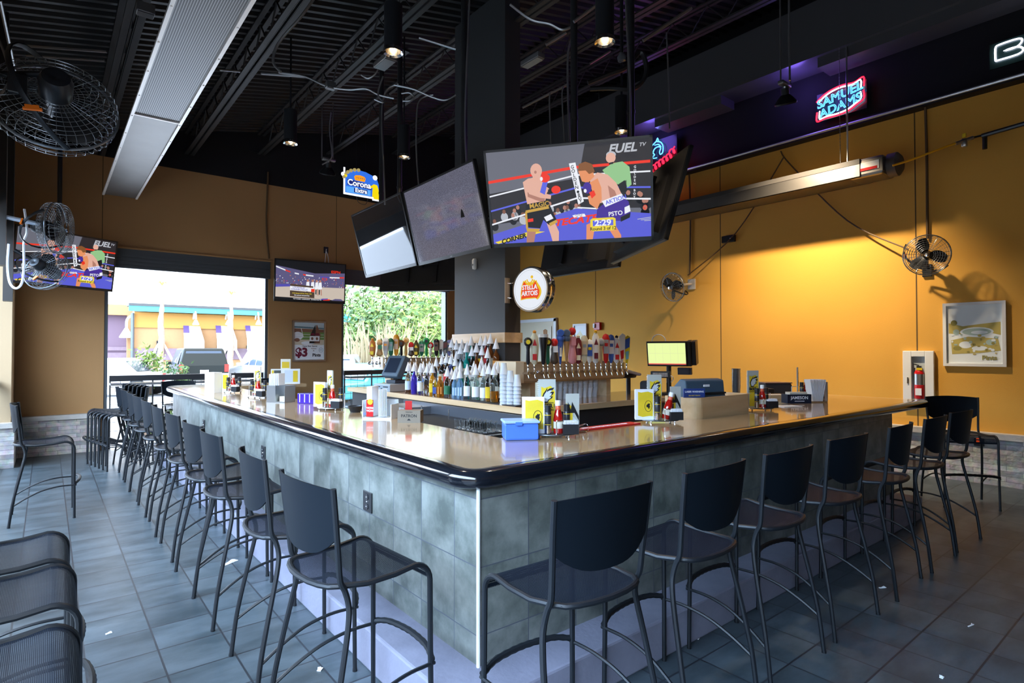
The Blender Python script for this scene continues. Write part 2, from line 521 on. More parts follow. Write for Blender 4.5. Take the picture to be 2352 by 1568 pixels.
for k, (xb, wd) in enumerate(((0.62, 0.17), (1.92, 0.15), (3.12, 0.14), (4.45, 0.14), (5.9, 0.14), (7.4, 0.14))):   # roof joists along the room
    zc = ceil_z(xb)
    b = MB()
    for q in (-1, 1):
        b.box2((xb + q * wd / 2, FRONTY, zc - 0.40), (xb + q * (wd / 2 - wd * .36), BACKY, zc - 0.375)); b.box2((xb + q * .012, FRONTY, zc - 0.40), (xb + q * .018, BACKY, zc - 0.34))
        b.box2((xb + q * wd / 2, FRONTY, zc - 0.035), (xb + q * (wd / 2 - wd * .36), BACKY, zc - 0.008))
    yy = FRONTY
    while yy < BACKY - .6:
        b.tube([(xb, yy, zc - .37), (xb, yy + .3, zc - .03), (xb, yy + .6, zc - .37)], .011, 5); yy += .6
    struct(b.build('trim_%d' % (k + 1), M_beam))

# back wall with two tall openings
W1, W2, WTOP = (0.72, 3.27), (4.72, 7.29), 3.02
b = MB()
T = 0.22
b.box2((LEFTX - .3, BACKY, 0), (W1[0], BACKY + T, WTOP))
b.box2((W1[1], BACKY, 0), (W2[0], BACKY + T, WTOP))
b.box2((W2[1], BACKY, 0), (RIGHTX + .2, BACKY + T, WTOP))
b.box2((LEFTX - .3, BACKY, WTOP), (RIGHTX + .2, BACKY + T, 7.2))
struct(b.build('wall_back', M_tan_dim))
# thin vertical control joint lines are real grooves: narrow dark reveal strips
M_joint = mat('stucco_joint', (0.10, 0.06, 0.02), 0.8)
b = MB()
for xj in (0.70 - 0.02, 4.6):
    b.box2((xj - .006, BACKY - .002, WTOP + .35), (xj + .006, BACKY + .01, BANDZ))
struct(b.build('trim_20', M_joint))

b = MB()
b.box2((RIGHTX, FRONTY, 0), (RIGHTX + .22, BACKY + .2, 7.4))
struct(b.build('wall_right', M_gold_lit))
b = MB()
for yj in (2.585, 5.416, 8.284):
    b.box2((RIGHTX - .002, yj - .007, .62), (RIGHTX + .01, yj + .007, BANDZ))
struct(b.build('trim_21', M_joint))
# front wall (behind the camera) and its black band
b = MB(); b.box2((LEFTX - .3, FRONTY - .2, 0), (RIGHTX + .2, FRONTY, 7.4)); struct(b.build('wall_front', M_tan_dim))
# left side: open front under a header, corner pillar near the back wall
HEADZ = 3.05
b = MB()
b.box2((LEFTX - .32, FRONTY, HEADZ), (LEFTX, BACKY, 5.2)); b.box2((LEFTX - .32, FRONTY, 0), (LEFTX, -1.0, HEADZ))  # full-height stretch behind the eye is unseen, closed to cut side light
struct(b.build('wall_left', M_pillar))
b = MB(); b.box2((LEFTX - .32, 10.55, 0), (LEFTX + .04, BACKY, HEADZ)); struct(b.build('trim_22', M_pillar))
b = MB(); b.box2((LEFTX - .36, 10.48, 0), (LEFTX + .08, 10.56, .55)); b.box2((LEFTX - .36, 10.55, 0), (LEFTX + .08, BACKY, .55))
struct(b.build('trim_23', M_stoneR))
b = MB(); b.box2((LEFTX - .40, 10.43, .55), (LEFTX + .13, BACKY, .62)); struct(b.build('trim_24', M_cap))
b = MB(); b.box2((LEFTX - .32, 4.55, 0), (LEFTX, 5.0, HEADZ)); struct(b.build('trim_25', M_pillar))
# unseen wall added across the side lot to block low sky light
o = MB().box2((-9.4, -14, -.12), (-9.0, 26, 4.6)).build('trim_40', mat('horizon_blocker_tan', (0.16, 0.12, 0.08), .9, noise=.3)); struct(o)
# stone wainscots and caps
b = MB(); b.box2((LEFTX + .08, BACKY - .09, 0), (W1[0] - .04, BACKY, .54)); b.box2((W1[1] + .04, BACKY - .09, 0), (W2[0] - .04, BACKY, .54))
b.box2((W2[1] + .04, BACKY - .09, 0), (RIGHTX, BACKY, .54)); struct(b.build('trim_27', M_stoneB))
b = MB(); b.box2((LEFTX + .08, BACKY - .14, .54), (W1[0], BACKY, .61)); b.box2((W1[1], BACKY - .14, .54), (W2[0], BACKY, .61))
b.box2((W2[1], BACKY - .14, .54), (RIGHTX, BACKY, .61)); struct(b.build('trim_28', M_cap))
b = MB(); b.box2((RIGHTX - .09, FRONTY, 0), (RIGHTX, 9.3, .55)); struct(b.build('trim_29', M_stoneR))
b = MB(); b.box2((RIGHTX - .13, FRONTY, .55), (RIGHTX, 9.3, .62)); struct(b.build('trim_30', M_cap))
# black lip and glossy soffit box along the top of the gold wall
b = MB(); b.box2((RIGHTX - .16, FRONTY, BANDZ - .03), (RIGHTX, BACKY, BANDZ + .05)); struct(b.build('trim_31', M_black))
b = MB(); b.box2((RIGHTX - .55, FRONTY, 5.72), (RIGHTX, BACKY, 6.5))
struct(b.build('trim_32', mat('gloss_black_duct', (0.07, 0.07, 0.075), 0.3)))
b = MB()
for ya, yb in ((1.3, 3.6), (5.1, 6.4), (7.2, 9.4)):
    b.box2((RIGHTX - .48, ya, 5.58), (RIGHTX - .08, yb, 5.72))
struct(b.build('trim_33', mat('gloss_black_duct')))

# windows: black frames, roller shutter housings (openings have no glass, as on an open patio bar)
for n, (xa, xb) in enumerate((W1, W2)):
    b = MB()
    b.box2((xa, BACKY + .02, 0), (xa + .05, BACKY + .2, WTOP)); b.box2((xb - .05, BACKY + .02, 0), (xb, BACKY + .2, WTOP))
    w = b.build('window_%d' % (n + 1), M_shutter); struct(w)
    b = MB()
    b.box2((xa - .02, BACKY - .035, WTOP - .05), (xb + .02, BACKY - .001, WTOP + .27))
    for k in range(4):
        b.box2((xa - .02, BACKY - .05, WTOP - .05 + .062 * k), (xb + .02, BACKY - .03, WTOP - .01 + .062 * k))
    b.build('shutter_housing', M_shutter, w)
    b = MB(); b.box2((xa - .04, BACKY - .05, WTOP + .27), (xb + .04, BACKY - .001, WTOP + .295)); b.build('housing_cap', M_tan_dim, w)
# pale door on the gold wall, far end
b = MB(); b.box2((RIGHTX - .03, 9.475, 0), (RIGHTX, 10.7, 2.29)); d = b.build('door_1', mat('door_cream', (0.70, 0.60, 0.42), 0.5)); struct(d)
b = MB(); b.box2((RIGHTX - .045, 9.60, .25), (RIGHTX - .028, 10.57, 2.16)); b.build('door_panel', mat('door_cream'), d)
b = MB(); b.box2((RIGHTX - .05, 9.44, 0), (RIGHTX - .0, 9.52, 2.33)); b.box2((RIGHTX - .05, 9.44, 2.27), (RIGHTX, 10.74, 2.34)); b.build('door_frame', M_white, d)

# column in the middle of the bar: slab pier with a birch band
CX0, CX1, CY0, CY1 = 4.233, 4.468, 5.40, 6.49
b = MB(); b.box2((CX0, CY0, 0), (CX1, CY1, ceil_z(CX0))); col = b.build('trim_34', mat('column_black_paint', (0.038, 0.040, 0.042), 0.55)); struct(col)
b = MB(); b.box2((CX0 - .02, CY0 - .02, 1.70), (CX1 + .02, CY1 + .03, 1.82)); b.build('column_band', M_birchY, col)

# ------------------------------------------------------------------ bar counter
TZ, RB = 1.07, .990
bar = thing('bar_counter', 'long corner bar with grey tiled face, tan top and black rounded edge', 'bar counter', (1.5, 2.105, 0))
def rel(o, parent):
    """parent while keeping world placement of mesh data"""
    o.parent = parent
    o.matrix_parent_inverse = Matrix.Translation(parent.location).inverted() if tuple(parent.rotation_euler) == (0, 0, 0) else parent.matrix_world.inverted()
    return o
YEND, XEND, XT = 10.1, 6.49, 7.36
b = MB()
b.box2((1.5, 2.105, .206), (1.62, YEND, 1.0)); rel(b.build('tiled_face', M_bartile_L), bar)
b = MB(); b.box2((1.62, 2.105, .206), (XEND, 2.225, 1.0)); b.box2((1.5005, 2.1045, .206), (1.7, 2.2, .9995))
rel(b.build('tiled_face', M_bartile_R), bar)
b = MB(); b.box2((1.62, YEND - .12, .206), (2.6, YEND, 1.0)); b.box2((XEND - .12, 2.2, .206), (XEND, 3.9, 1.0)); rel(b.build('tiled_end', M_bartile_R), bar)
b = MB()   # concrete step
b.prism([(1.27, 1.873), (XEND + .05, 1.873), (XEND + .05, 2.225), (1.62, 2.225), (1.62, YEND + .1), (1.27, YEND + .1)], .206)
rel(b.build('concrete_step', M_step, bevel=.012), bar)
b = MB(); b.tube([(1.497, 2.101, .206), (1.497, 2.101, 1.0)], .009, 8); rel(b.build('corner_trim', mat('white_metal_trim', (0.8, 0.8, 0.78), 0.35, 0.3)), bar)
# tan top
def top_outline(i, rad):
    """outer outline inset by i, with a rounded near corner and far-left corner"""
    x0, y0 = 1.395 + i, 2.045 + i
    pts = [(x0 + rad - rad * math.cos(a), y0 + rad - rad * math.sin(a)) for a in [PI / 2 * k / 8 for k in range(9)]]
    return pts
IN = 0.085
near = top_outline(IN, .07)
xe = XT
b = MB()
zt0, zt1 = 1.02, TZ
def slab(poly): b.prism(poly, zt1 - zt0, None, zt0)
xl, yl = 1.395 + IN, 2.045 + IN
slab(near + [(2.16, yl), (2.16, 10.15), (xl + .12, 10.15), (xl + .035, 10.10), (xl, 9.98)])
slab([(2.16, yl), (xe, yl), (xe, 2.80), (2.16, 2.80)])
slab([(2.16, 9.45), (3.3, 9.45), (3.3, 10.15), (2.16, 10.15)])
slab([(5.9, 2.80), (xe, 2.80), (xe, 3.7), (5.9, 3.7)])
rel(b.build('bar_top', M_top), bar)
# black rounded edge: flat strip plus half-round nose swept along the outline
def sweep(path, closed_prof, b):
    n = len(path); m = len(closed_prof); vs = []
    for i in range(n):
        p = Vector(path[i])
        d = (Vector(path[min(i + 1, n - 1)]) - Vector(path[max(i - 1, 0)])).normalized()
        nrm = Vector((d.y, -d.x))          # outward (to the right of travel)
        if 0 < i < n - 1:
            d1 = (p - Vector(path[i - 1])).normalized(); d2 = (Vector(path[i + 1]) - p).normalized()
            k = 1.0 / max(0.3, math.sqrt((1 + d1.dot(d2)) / 2))
        else: k = 1
        for (o_, z_) in closed_prof: vs.append((p.x + nrm.x * o_ * k, p.y + nrm.y * o_ * k, z_))
    fs = []
    for i in range(n - 1):
        for j in range(m):
            l = (j + 1) % m
            fs.append((i * m + j, (i + 1) * m + j, (i + 1) * m + l, i * m + l))
    fs.append(tuple(range(m))); fs.append(tuple(reversed(range((n - 1) * m, n * m))))
    b._add(vs, fs, True)
xo, yo, rr = 1.395 + IN, 2.045 + IN, .07
path = [(2.16, 10.15), (xo + .14, 10.15), (xo + .07, 10.13), (xo + .025, 10.08), (xo, 9.98), (xo, 6.0), (xo, yo + rr)]
path += [(xo + rr - rr * math.cos(a), yo + rr - rr * math.sin(a)) for a in [PI / 2 * k / 10 for k in range(1, 10)]]
path += [(xo + rr, yo), (4.0, yo), (xe + .02, yo)]
pr = [(-.004, TZ + .0005), (.03, TZ + .002), (.052, TZ + .001), (.070, TZ - .006), (.081, TZ - .022), (.085, TZ - .040), (.081, TZ - .058), (.070, TZ - .072),
      (.052, RB), (0.0, RB), (-.004, RB)]
b = MB(); sweep([(p[0], p[1]) for p in path], pr, b); rel(b.build('bullnose_edge', M_rail), bar)
b = MB(); b.box2((xe - .002, yo + .0, RB), (xe + .03, 3.7, TZ)); rel(b.build('end_edge', M_birchY), bar)
b = MB()   # under-structure behind the tiled face: service side panel
b.box2((1.62, 2.23, .206), (1.9, 9.8, 1.0)); b.box2((1.9, 2.23, .206), (6.3, 2.45, 1.0)); b.box2((5.95, 2.45, 0), (6.35, 3.6, 1.0))
rel(b.build('service_side', M_blackplastic), bar)
for k, (oy, lab) in enumerate(((3.232, 'black outlet plate on the left bar face, nearest the corner'), (5.362, 'black outlet plate on the left bar face, second from the corner'), (7.848, 'black outlet plate on the left bar face, farthest from the corner'))):
    t = thing('wall_outlet', lab, 'outlet', (1.5, oy, .705), 0, 'outlets on the bar face')
    MB().box((-.004, 0, 0), (.008, .115, .12), ch=.003).build('cover_plate', M_blackplastic, t)
    b = MB()
    for zz in (-.028, .028):
        b.lathe([(.017, 0), (.017, .004)], 14, (-.0085, 0, zz), Matrix.Rotation(-PI / 2, 4, 'Y'))
    b.build('socket', mat('socket_dark', (0.03, 0.03, 0.035), 0.25), t)
    b = MB(); b.ball((-.009, 0, 0), .006, 8, 6); b.ball((-.013, .0, .028), .004, 6, 5); b.ball((-.013, .0, -.028), .004, 6, 5); b.build('screw', M_chrome, t)
# ------------------------------------------------------------------ bar stools
M_seat = holes_mat('perforated_black_steel', (0.008, 0.012, 0.020), 700.0, 0.55, 0.5)
M_back = mat('black_back_panel', (0.005, 0.008, 0.012), 0.5, spec=0.14)
M_seat.node_tree.nodes['Principled BSDF'].inputs['Specular IOR Level'].default_value = 0.06
def make_stool():
    """origin on the floor under the seat centre; faces local +Y"""
    t = thing('bar_stool', 'x', 'stool', (0, 0, 0))
    tr = 0.0115
    SZ = 0.735
    # seat rim: U tube that turns down into the two front legs
    def rim_half(s):
        pts = [(s * .232, .225, SZ - .10)]
        pts += [(s * .232, .225 - .075 + .075 * math.cos(a), SZ - .075 + .075 * math.sin(a)) for a in [PI / 2 * k / 6 for k in range(7)]]
        pts += [(s * .232, .06, SZ - .012), (s * .228, -.06, SZ - .016), (s * .205, -.155, SZ - .008)]
        return pts
    rear = [(x * .01, -.155 - .075 * math.sqrt(max(0, 1 - (x / 20.5) ** 2)), SZ - .008) for x in (18, 14, 8, 0, -8, -14, -18)]
    pts = rim_half(1) + rear + list(reversed(rim_half(-1)))
    b = MB(); b.tube(pts, tr, 8); b.build('seat_rim', M_blackmetal, t)
    for s in (-1, 1):
        b = MB(); b.tube([(s * .232, .225, SZ - .09), (s * .234, .226, .40), (s * .238, .230, .006)], [tr, tr, tr * .95], 8)
        b.tube([(s * .238, .230, .012), (s * .238, .230, 0)], tr * 1.08, 8)
        b.build('front_leg', M_blackmetal, t)
        # back post: leans back at the top, kinks in under the seat, then bows out to the floor
        b = MB()
        p = [(s * .243, -.205, 1.10), (s * .238, -.192, .98), (s * .230, -.178, .85), (s * .226, -.168, .755), (s * .226, -.150, .715), (s * .231, -.138, .665),
             (s * .240, -.140, .615), (s * .252, -.158, .52), (s * .266, -.192, .36), (s * .276, -.222, .20), (s * .280, -.245, .006)]
        b.tube(smooth_path(p, 4), tr, 8); b.tube([(s * .280, -.245, .012), (s * .280, -.245, 0)], tr * 1.08, 8)
        b.build('back_post', M_blackmetal, t)
        # side stretcher arches from front leg to back leg
        b = MB()
        q = [(s * .238, .245, .315), (s * .240, .20, .318), (s * .244, .10, .318), (s * .252, -.02, .295), (s * .264, -.13, .245), (s * .275, -.218, .19)]
        b.tube(smooth_path(q, 4), .0075, 6); b.build('side_stretcher', M_blackmetal, t)
    b = MB()   # ribbed foot rest, bowed forward
    q = [(-.238, .232, .330), (-.16, .262, .345), (-.05, .276, .350), (.05, .276, .350), (.16, .262, .345), (.238, .232, .330)]
    sp = smooth_path(q, 5); b.tube(sp, [.0125 if i % 2 else .0145 for i in range(len(sp))], 8); b.build('foot_rest', M_blackmetal, t)
    # seat panel: saddle curve, rolled over the front
    b = MB(); nx, prof = 10, []
    for k in range(7): a = PI / 2 * k / 6; prof.append((.225 - .075 + .078 * math.cos(a), SZ - .075 + .078 * math.sin(a)))
    prof = [(.2285, SZ - .075)] + prof[1:]
    for yy in (.09, .03, -.03, -.09, -.15): prof.append((yy, SZ - .004 - .010 * math.exp(-((yy + .02) / .12) ** 2)))
    prof += [(-.19, SZ - .004), (-.228, SZ - .004)]
    vs = []; fs = []
    for (yy, zz) in prof:
        hw = .226 if yy > -.10 else .226 * math.sqrt(max(0.02, 1 - ((-.10 - yy) / .134) ** 2)) if yy > -.2 else .10
        if -.20 < yy <= -.10: hw = .222 - .03 * ((-.10 - yy) / .1) ** 2
        elif yy <= -.20: hw = .085
        for i in range(nx + 1):
            u = -1 + 2 * i / nx
            y2 = yy if yy > -.2 else -.155 - .074 * math.sqrt(max(0, 1 - (u * .19 / .205) ** 2))
            x2 = u * (hw if yy > -.2 else .19)
            vs.append((x2, y2, zz - .008 * (1 - u * u) * (1 if yy < .12 else 0)))
    m = nx + 1
    for j in range(len(prof) - 1):
        for i in range(nx): fs.append((j * m + i, j * m + i + 1, (j + 1) * m + i + 1, (j + 1) * m + i))
    b._add(vs, fs, True)
    b.build('seat', M_seat, t)
    # back panel: curved sheet with a rounded lower edge
    vs = []; fs = []; nu, nv = 14, 9
    for side in (0, 1):
        for j in range(nv + 1):
            w = j / nv
            for i in range(nu + 1):
                u = -1 + 2 * i / nu
                zlo = .832 + .075 * abs(u) ** 3.0
                zz = zlo + (1.098 + .012 * (1 - u * u) - zlo) * w
                lean = -.172 - .036 * (zz - .76) / .34
                yy = lean - .045 * (1 - u * u) + (0.0 if side == 0 else -.006)
                vs.append((u * (.222 + .018 * (zz - .76) / .34), yy, zz))
    k = (nv + 1) * (nu + 1); m = nu + 1
    for j in range(nv):
        for i in range(nu):
            a = (j * m + i, j * m + i + 1, (j + 1) * m + i + 1, (j + 1) * m + i)
            fs.append(a[::-1]); fs.append(tuple(k + v for v in a))
    for i in range(nu):
        fs.append((i, i + 1, k + i + 1, k + i)); fs.append((nv * m + i + 1, nv * m + i, k + nv * m + i, k + nv * m + i + 1))
    for j in range(nv):
        fs.append(((j + 1) * m, j * m, k + j * m, k + (j + 1) * m)); fs.append((j * m + nu, (j + 1) * m + nu, k + (j + 1) * m + nu, k + j * m + nu))
    b = MB(); b._add(vs, fs, True); b.build('backrest', M_back, t)
    return t
stool0 = make_stool()
used = [False]
def stool(x, y, rz, label, group, z=0.0):
    if not used[0]:
        used[0] = True
        stool0.location = (x, y, z); stool0.rotation_euler = (0, 0, rz); tag(stool0, label, 'stool', group); return stool0
    return dup(stool0, (x, y, z), rz, label, group)
G = 'black stools along the right bar face'
for k, xx in enumerate((1.577, 2.275, 2.95, 3.68, 4.52, 5.27, 5.95)):
    lab = ['black metal bar stool in the foreground, right of the bar corner, its back toward us',
           'black bar stool second from the corner along the right bar face', 'black bar stool third from the corner along the right bar face',
           'black bar stool in the middle of the right bar face, fourth from the corner', 'black bar stool fifth from the corner along the right bar face',
           'black bar stool sixth from the corner along the right bar face', 'black bar stool at the far end of the right bar face, below the bar end'][k]
    stool(xx, 1.622, R((-2, 2, 0, -2, 3, 0, -3)[k]), lab, G)
stool(7.50, 1.80, R(125), 'black bar stool turned to face the bar end, in front of the stone wainscot', None)
G = 'black stools along the left bar face'
for k, yy in enumerate((2.30, 3.02, 3.95, 4.55, 5.33, 6.10, 6.85, 7.60, 8.20, 8.92, 9.65)):
    lab = 'black bar stool nearest the bar corner on the left side, seat fully in view' if k == 0 else \
          'black bar stool farthest from the corner in the row along the left bar face' if k == 10 else \
          'black bar stool %s from the corner in the row along the left bar face' % ORD[k]
    stool(1.0, yy, R(-90 + (4, -3, 0, 2, 0, -2, 0, 2, 0, 0, 2)[k]), lab, G)
stool(-.01, 7.22, R(-90), 'lone black bar stool standing by the left railing, facing the bar', None)
G = 'black stools at the lower left edge'
for k, (xx, yy) in enumerate(((-.14, 2.10), (-.13, 2.75), (-.14, 3.30))):
    stool(xx, yy, R(-90), ['black mesh bar stool seat in the lower left corner, nearest the camera', 'black mesh bar stool seat at the left edge, middle of three',
                           'black mesh bar stool seat at the left edge, farthest of three'][k], G)
G = 'nested black stools by the window'
for k in range(6):
    stool(.70 + .035 * k, 10.42 - .165 * k, R(88), 'black bar stool in the nested row by the back window, %s from the stone wall' % ORD[k], G)
G = 'black stools at the far end of the bar'
for k, (xx, yy, rz) in enumerate(((1.70, 10.75, 178), (2.38, 10.72, 180), (3.05, 10.70, 176))):
    stool(xx, yy, R(rz), 'black bar stool at the far end of the bar, %s from the left' % ORD[k], G)
# ------------------------------------------------------------------ televisions
def screen_mats():
    return {}
def px_tv(M, W_, H_):
    """returns a function mapping picture fractions (0..1 from the left/top) to the screen plane, at layer k"""
    def f(u, v, k=0): return M @ Vector(((u - .5) * W_, (.5 - v) * H_, .0012 + .0010 * k))
    return f
E_BG = emat('scr_grey', (0.13, 0.135, 0.17), .76)
E_DK = emat('scr_dark', (0.018, 0.016, 0.02), .76)
E_BL = emat('scr_blue_canvas', (0.09, 0.10, 0.62), .76)
E_RD = emat('scr_red', (0.80, 0.03, 0.01), .76)
E_WH = emat('scr_white', (0.80, 0.82, 0.88), .76)
E_SK = emat('scr_skin', (0.72, 0.40, 0.31), .76)
E_SK2 = emat('scr_skin_tan', (0.74, 0.27, 0.11), .76)
E_SKS = emat('scr_skin_shade', (0.42, 0.19, 0.14), .76)
E_GR = emat('scr_green_shirt', (0.27, 0.52, 0.24), .76)
E_YL = emat('scr_yellow', (0.78, 0.62, 0.04), .76)
E_GD = emat('scr_gold_trim', (0.55, 0.33, 0.05), .76)
E_BK = emat('scr_black', (0.004, 0.005, 0.008), .76)
E_PU = emat('scr_purple', (0.05, 0.02, 0.28), .76)
E_HR = emat('scr_hair', (0.22, 0.08, 0.02), .76)
E_RB = emat('scr_rope_blue', (0.10, 0.12, 0.70), .76)
E_CW = emat('scr_crowd', (0.20, 0.08, 0.05), .76)
E_GY = emat('scr_light_grey', (0.45, 0.47, 0.52), .76)
BOX_M = [E_BG, E_DK, E_BL, E_RD, E_WH, E_SK, E_SK2, E_SKS, E_GR, E_YL, E_GD, E_BK, E_PU, E_HR, E_RB, E_CW, E_GY]
(BG, DK, BL, RD, WH, SK, SK2, SKS, GR, YL, GD, BK, PU, HR, RP, CW, GY) = range(17)
def boxing_picture(b, M, W_, H_):
    P = px_tv(M, W_, H_)
    def pl(m, k, *uv): b.mat(m).poly([P(u / 100, v / 100, k) for u, v in uv][::-1])
    def el(m, k, cx, cy, rx, ry, n=16): b.mat(m).poly([P((cx + rx * math.cos(2 * PI * i / n)) / 100, (cy - ry * math.sin(2 * PI * i / n)) / 100, k) for i in range(n)])
    def line(m, k, x0, y0, x1, y1, w): pl(m, k, (x0, y0 - w), (x1, y1 - w), (x1, y1 + w), (x0, y0 + w))
    def tx(m, k, s, u, v, size, ang=0, sx=1.0, shear=0.0, bold=.02):
        b.mat(m).text(s, size, M @ Matrix.Translation(((u / 100 - .5) * W_, (.5 - v / 100) * H_, .0012 + .0010 * k)) @ Matrix.Rotation(R(ang), 4, 'Z'), 0, bold, 'CENTER', sx, shear)
    pl(BG, 0, (0, 0), (100, 0), (100, 100), (0, 100))
    pl(DK, 1, (62, 0), (100, 0), (100, 70), (55, 66), (58, 30))
    pl(DK, 1, (0, 44), (58, 34), (58, 72), (0, 78))
    # crowd: rows of small heads and shirts
    rnd = random.Random(3)
    for i in range(26):
        u = rnd.uniform(1, 57); v = 68 - u * .10 + rnd.uniform(-6, 9)
        el(GY if i % 3 else BK, 2, u, v + 6, 2.4, 5); el(CW if i % 2 else SKS, 3, u, v, 1.1, 2.4)
    for i in range(9):
        u = rnd.uniform(82, 99); v = rnd.uniform(52, 70)
        el(BK, 2, u, v + 5, 2.6, 5); el(RD if i == 2 else SKS, 3, u, v, 1.3, 2.6)
    # canvas
    pl(BL, 4, (0, 89), (55, 66), (100, 76), (100, 100), (0, 100))
    # ropes
    line(RD, 5, 0, 31.5, 56, 23, 1.5); line(RD, 5, 56, 23, 100, 23, 1.4)
    line(WH, 5, 0, 47, 56, 31, .8); line(WH, 5, 56, 31, 100, 33, .8)
    line(RP, 5, 0, 63, 56, 44, .9); line(RP, 5, 56, 44, 100, 49, .9)
    line(WH, 5, 0, 78, 56, 55, .9); line(WH, 5, 56, 55, 100, 61, .9)
    line(WH, 5, 56, 65, 70, 68, .7)
    pl(WH, 6, (52, 18.5), (56, 18), (60, 59), (56.5, 62))
    for i, ch in enumerate('GOLDEN'): tx(BK, 7, ch, 54.0 + .42 * i, 22.5 + 4.3 * i, .042, 3)
    el(BK, 7, 56.7, 48.5, .9, 1.6, 5)
    for i, ch in enumerate('BOY'): tx(BK, 7, ch, 57.2 + .42 * i, 52 + 3.3 * i, .040, 3)
    for i, ch in enumerate('GOLDEN BOY'): tx(WH, 6, ch, 91.2 - .08 * i, 27.5 + 3.4 * i, .028, 0)
    # referee
    pl(GR, 7, (72, 28), (78, 22), (84, 21), (88, 27), (89, 45), (86.5, 48), (85, 40), (81, 44), (75, 36))
    el(SK, 8, 77.2, 16.5, 2.9, 5.2); el(GY, 7, 77.4, 13.4, 2.9, 3.6); pl(BK, 9, (76, 21.3), (78.6, 20.6), (78.6, 22.6), (76, 23.2)); pl(BK, 7, (81, 44), (86, 40), (86, 52), (82, 52))
    # bald boxer in black trunks
    pl(SKS, 8, (23, 86), (29, 86), (27, 100), (22, 100)); pl(SK, 8, (36, 80), (41, 79), (43.5, 90), (43, 100), (39, 100), (38, 92))
    pl(SK, 9, (22.5, 34), (26, 30.5), (30, 30), (36, 33), (37, 46), (36, 57), (24.5, 60), (23.5, 48))
    pl(SKS, 10, (25, 45), (33, 50), (36, 53), (35, 57), (30, 54), (25, 50))
    el(SK, 10, 31.5, 23, 3.7, 7.5); pl(SK, 9, (29, 27), (34, 27), (34.5, 33), (29, 34)); el(SKS, 11, 31, 24.5, .8, 1.6)
    pl(SK, 11, (24, 38), (28, 36), (34, 46), (40, 50), (39.5, 54), (33, 52), (26, 47)); pl(SK, 11, (33, 46), (37, 40), (39, 43), (36, 51))
    pl(RP, 12, (33, 46), (35.5, 34), (38.5, 35), (36, 49)); el(RD, 13, 36.8, 31.5, 3.1, 4.6); el(RD, 13, 43.2, 44.5, 2.9, 4.2); el(WH, 14, 34.5, 32, .9, 2.2)
    pl(BK, 12, (38, 44), (41, 42), (41, 47), (39, 48))
    pl(BK, 10, (23.5, 58), (37.5, 55), (40, 66), (42.5, 77), (37.5, 82), (34, 76), (31.5, 85), (22.8, 83))
    pl(GD, 11, (23, 64.5), (37.8, 61), (38.2, 64), (23, 67.5)); pl(GD, 11, (22.6, 84), (31.5, 85.5), (30.5, 89), (22.8, 87.5)); pl(GD, 11, (37.5, 80), (42.3, 76.5), (43, 79.5), (38, 83.5)); pl(GD, 11, (22.6, 66), (23.8, 66), (23.8, 86), (22.4, 84))
    pl(WH, 11, (34.5, 73), (39, 70), (40.5, 75), (36, 78)); pl(RD, 11, (24, 74), (27.5, 73.5), (27.5, 77), (24, 77.5)); tx(GD, 12, 'MAGIC', 32, 59.5, .062, 5)
    # second boxer, crouching in purple trunks
    pl(SK2, 8, (61, 84), (67, 80), (65.5, 92), (64.5, 100), (60.5, 100)); pl(SK2, 8, (72, 82), (78, 84), (82, 97), (82, 100), (78, 100))
    pl(SK, 9, (64, 36), (69, 30), (75, 33), (80, 42), (83, 54), (76, 60), (70, 62), (66, 52))
    pl(SK2, 10, (64, 40), (69, 36), (71, 46), (71, 58), (68, 68), (63.5, 62), (62.5, 54), (66, 52))
    pl(SKS, 11, (75, 44), (79, 50), (80, 55), (76, 57))
    pl(SK2, 11, (57.5, 27), (63, 24), (66.5, 28), (67, 34), (63, 40), (59.5, 38)); pl(HR, 12, (57.5, 27), (58, 20), (62, 18), (66, 21), (67.5, 29), (64, 31), (62, 27))
    el(PU, 12, 62.5, 45, 2.6, 6); pl(RD, 13, (63.5, 50), (66.5, 48), (67.5, 53), (65, 56.5)); el(WH, 13, 61.2, 48, .9, 2)
    pl(PU, 9, (68, 68), (72, 63), (84, 58), (87, 62), (88, 74), (82, 82), (67, 80)); pl(WH, 10, (71, 60), (83, 53.5), (85, 59), (73, 66.5)); pl(BK, 10, (82, 78), (88, 74), (87.5, 79), (82, 83))
    pl(WH, 10, (84.5, 68), (87.5, 66), (88, 72.5), (84.5, 75)); tx(RP, 11, 'AKTION', 79.5, 59.5, .052, 14); tx(WH, 11, 'PSTO', 79, 74, .055, 4)
    # canvas lettering and corner mat
    tx(RD, 5, 'TECATE', 54, 79, .085, 4, 1.35, .3, .04); pl(WH, 5, (52.5, 73), (60, 72), (61, 75), (53.5, 76))
    tx(GY, 6, 'W', 56.5, 74, .045, 3, 1.6)
    pl(YL, 6, (1, 98), (25, 87.5), (34.5, 89), (3, 100)); tx(BK, 7, 'CORNER', 13.5, 95.2, .058, 12, 1.1, .2, .05)
    for i in range(3): pl(GY, 5, (92 + 2 * i, 81 + i), (100, 79.5 + i * 1.7), (100, 80.2 + i * 1.7), (92 + 2 * i, 81.7 + i))
    # score bug and station mark
    pl(YL, 15, (63.5, 79), (65, 77.5), (77.5, 77.5), (79, 79), (79, 90), (77.5, 91.5), (65, 91.5), (63.5, 90))
    pl(RP, 16, (65, 80), (77.5, 80), (77.5, 86), (65, 86)); tx(WH, 17, '2:29', 71.2, 83, .075, 0, 1.2, 0, .03); tx(BK, 16, 'Round 3 of 12', 71.2, 89, .042)
    tx(GY, 6, 'FUEL', 84, 8, .105, 0, 1.1, .25, .03); tx(GY, 6, 'TV', 95.5, 6, .042, 0, 1.1, .25)

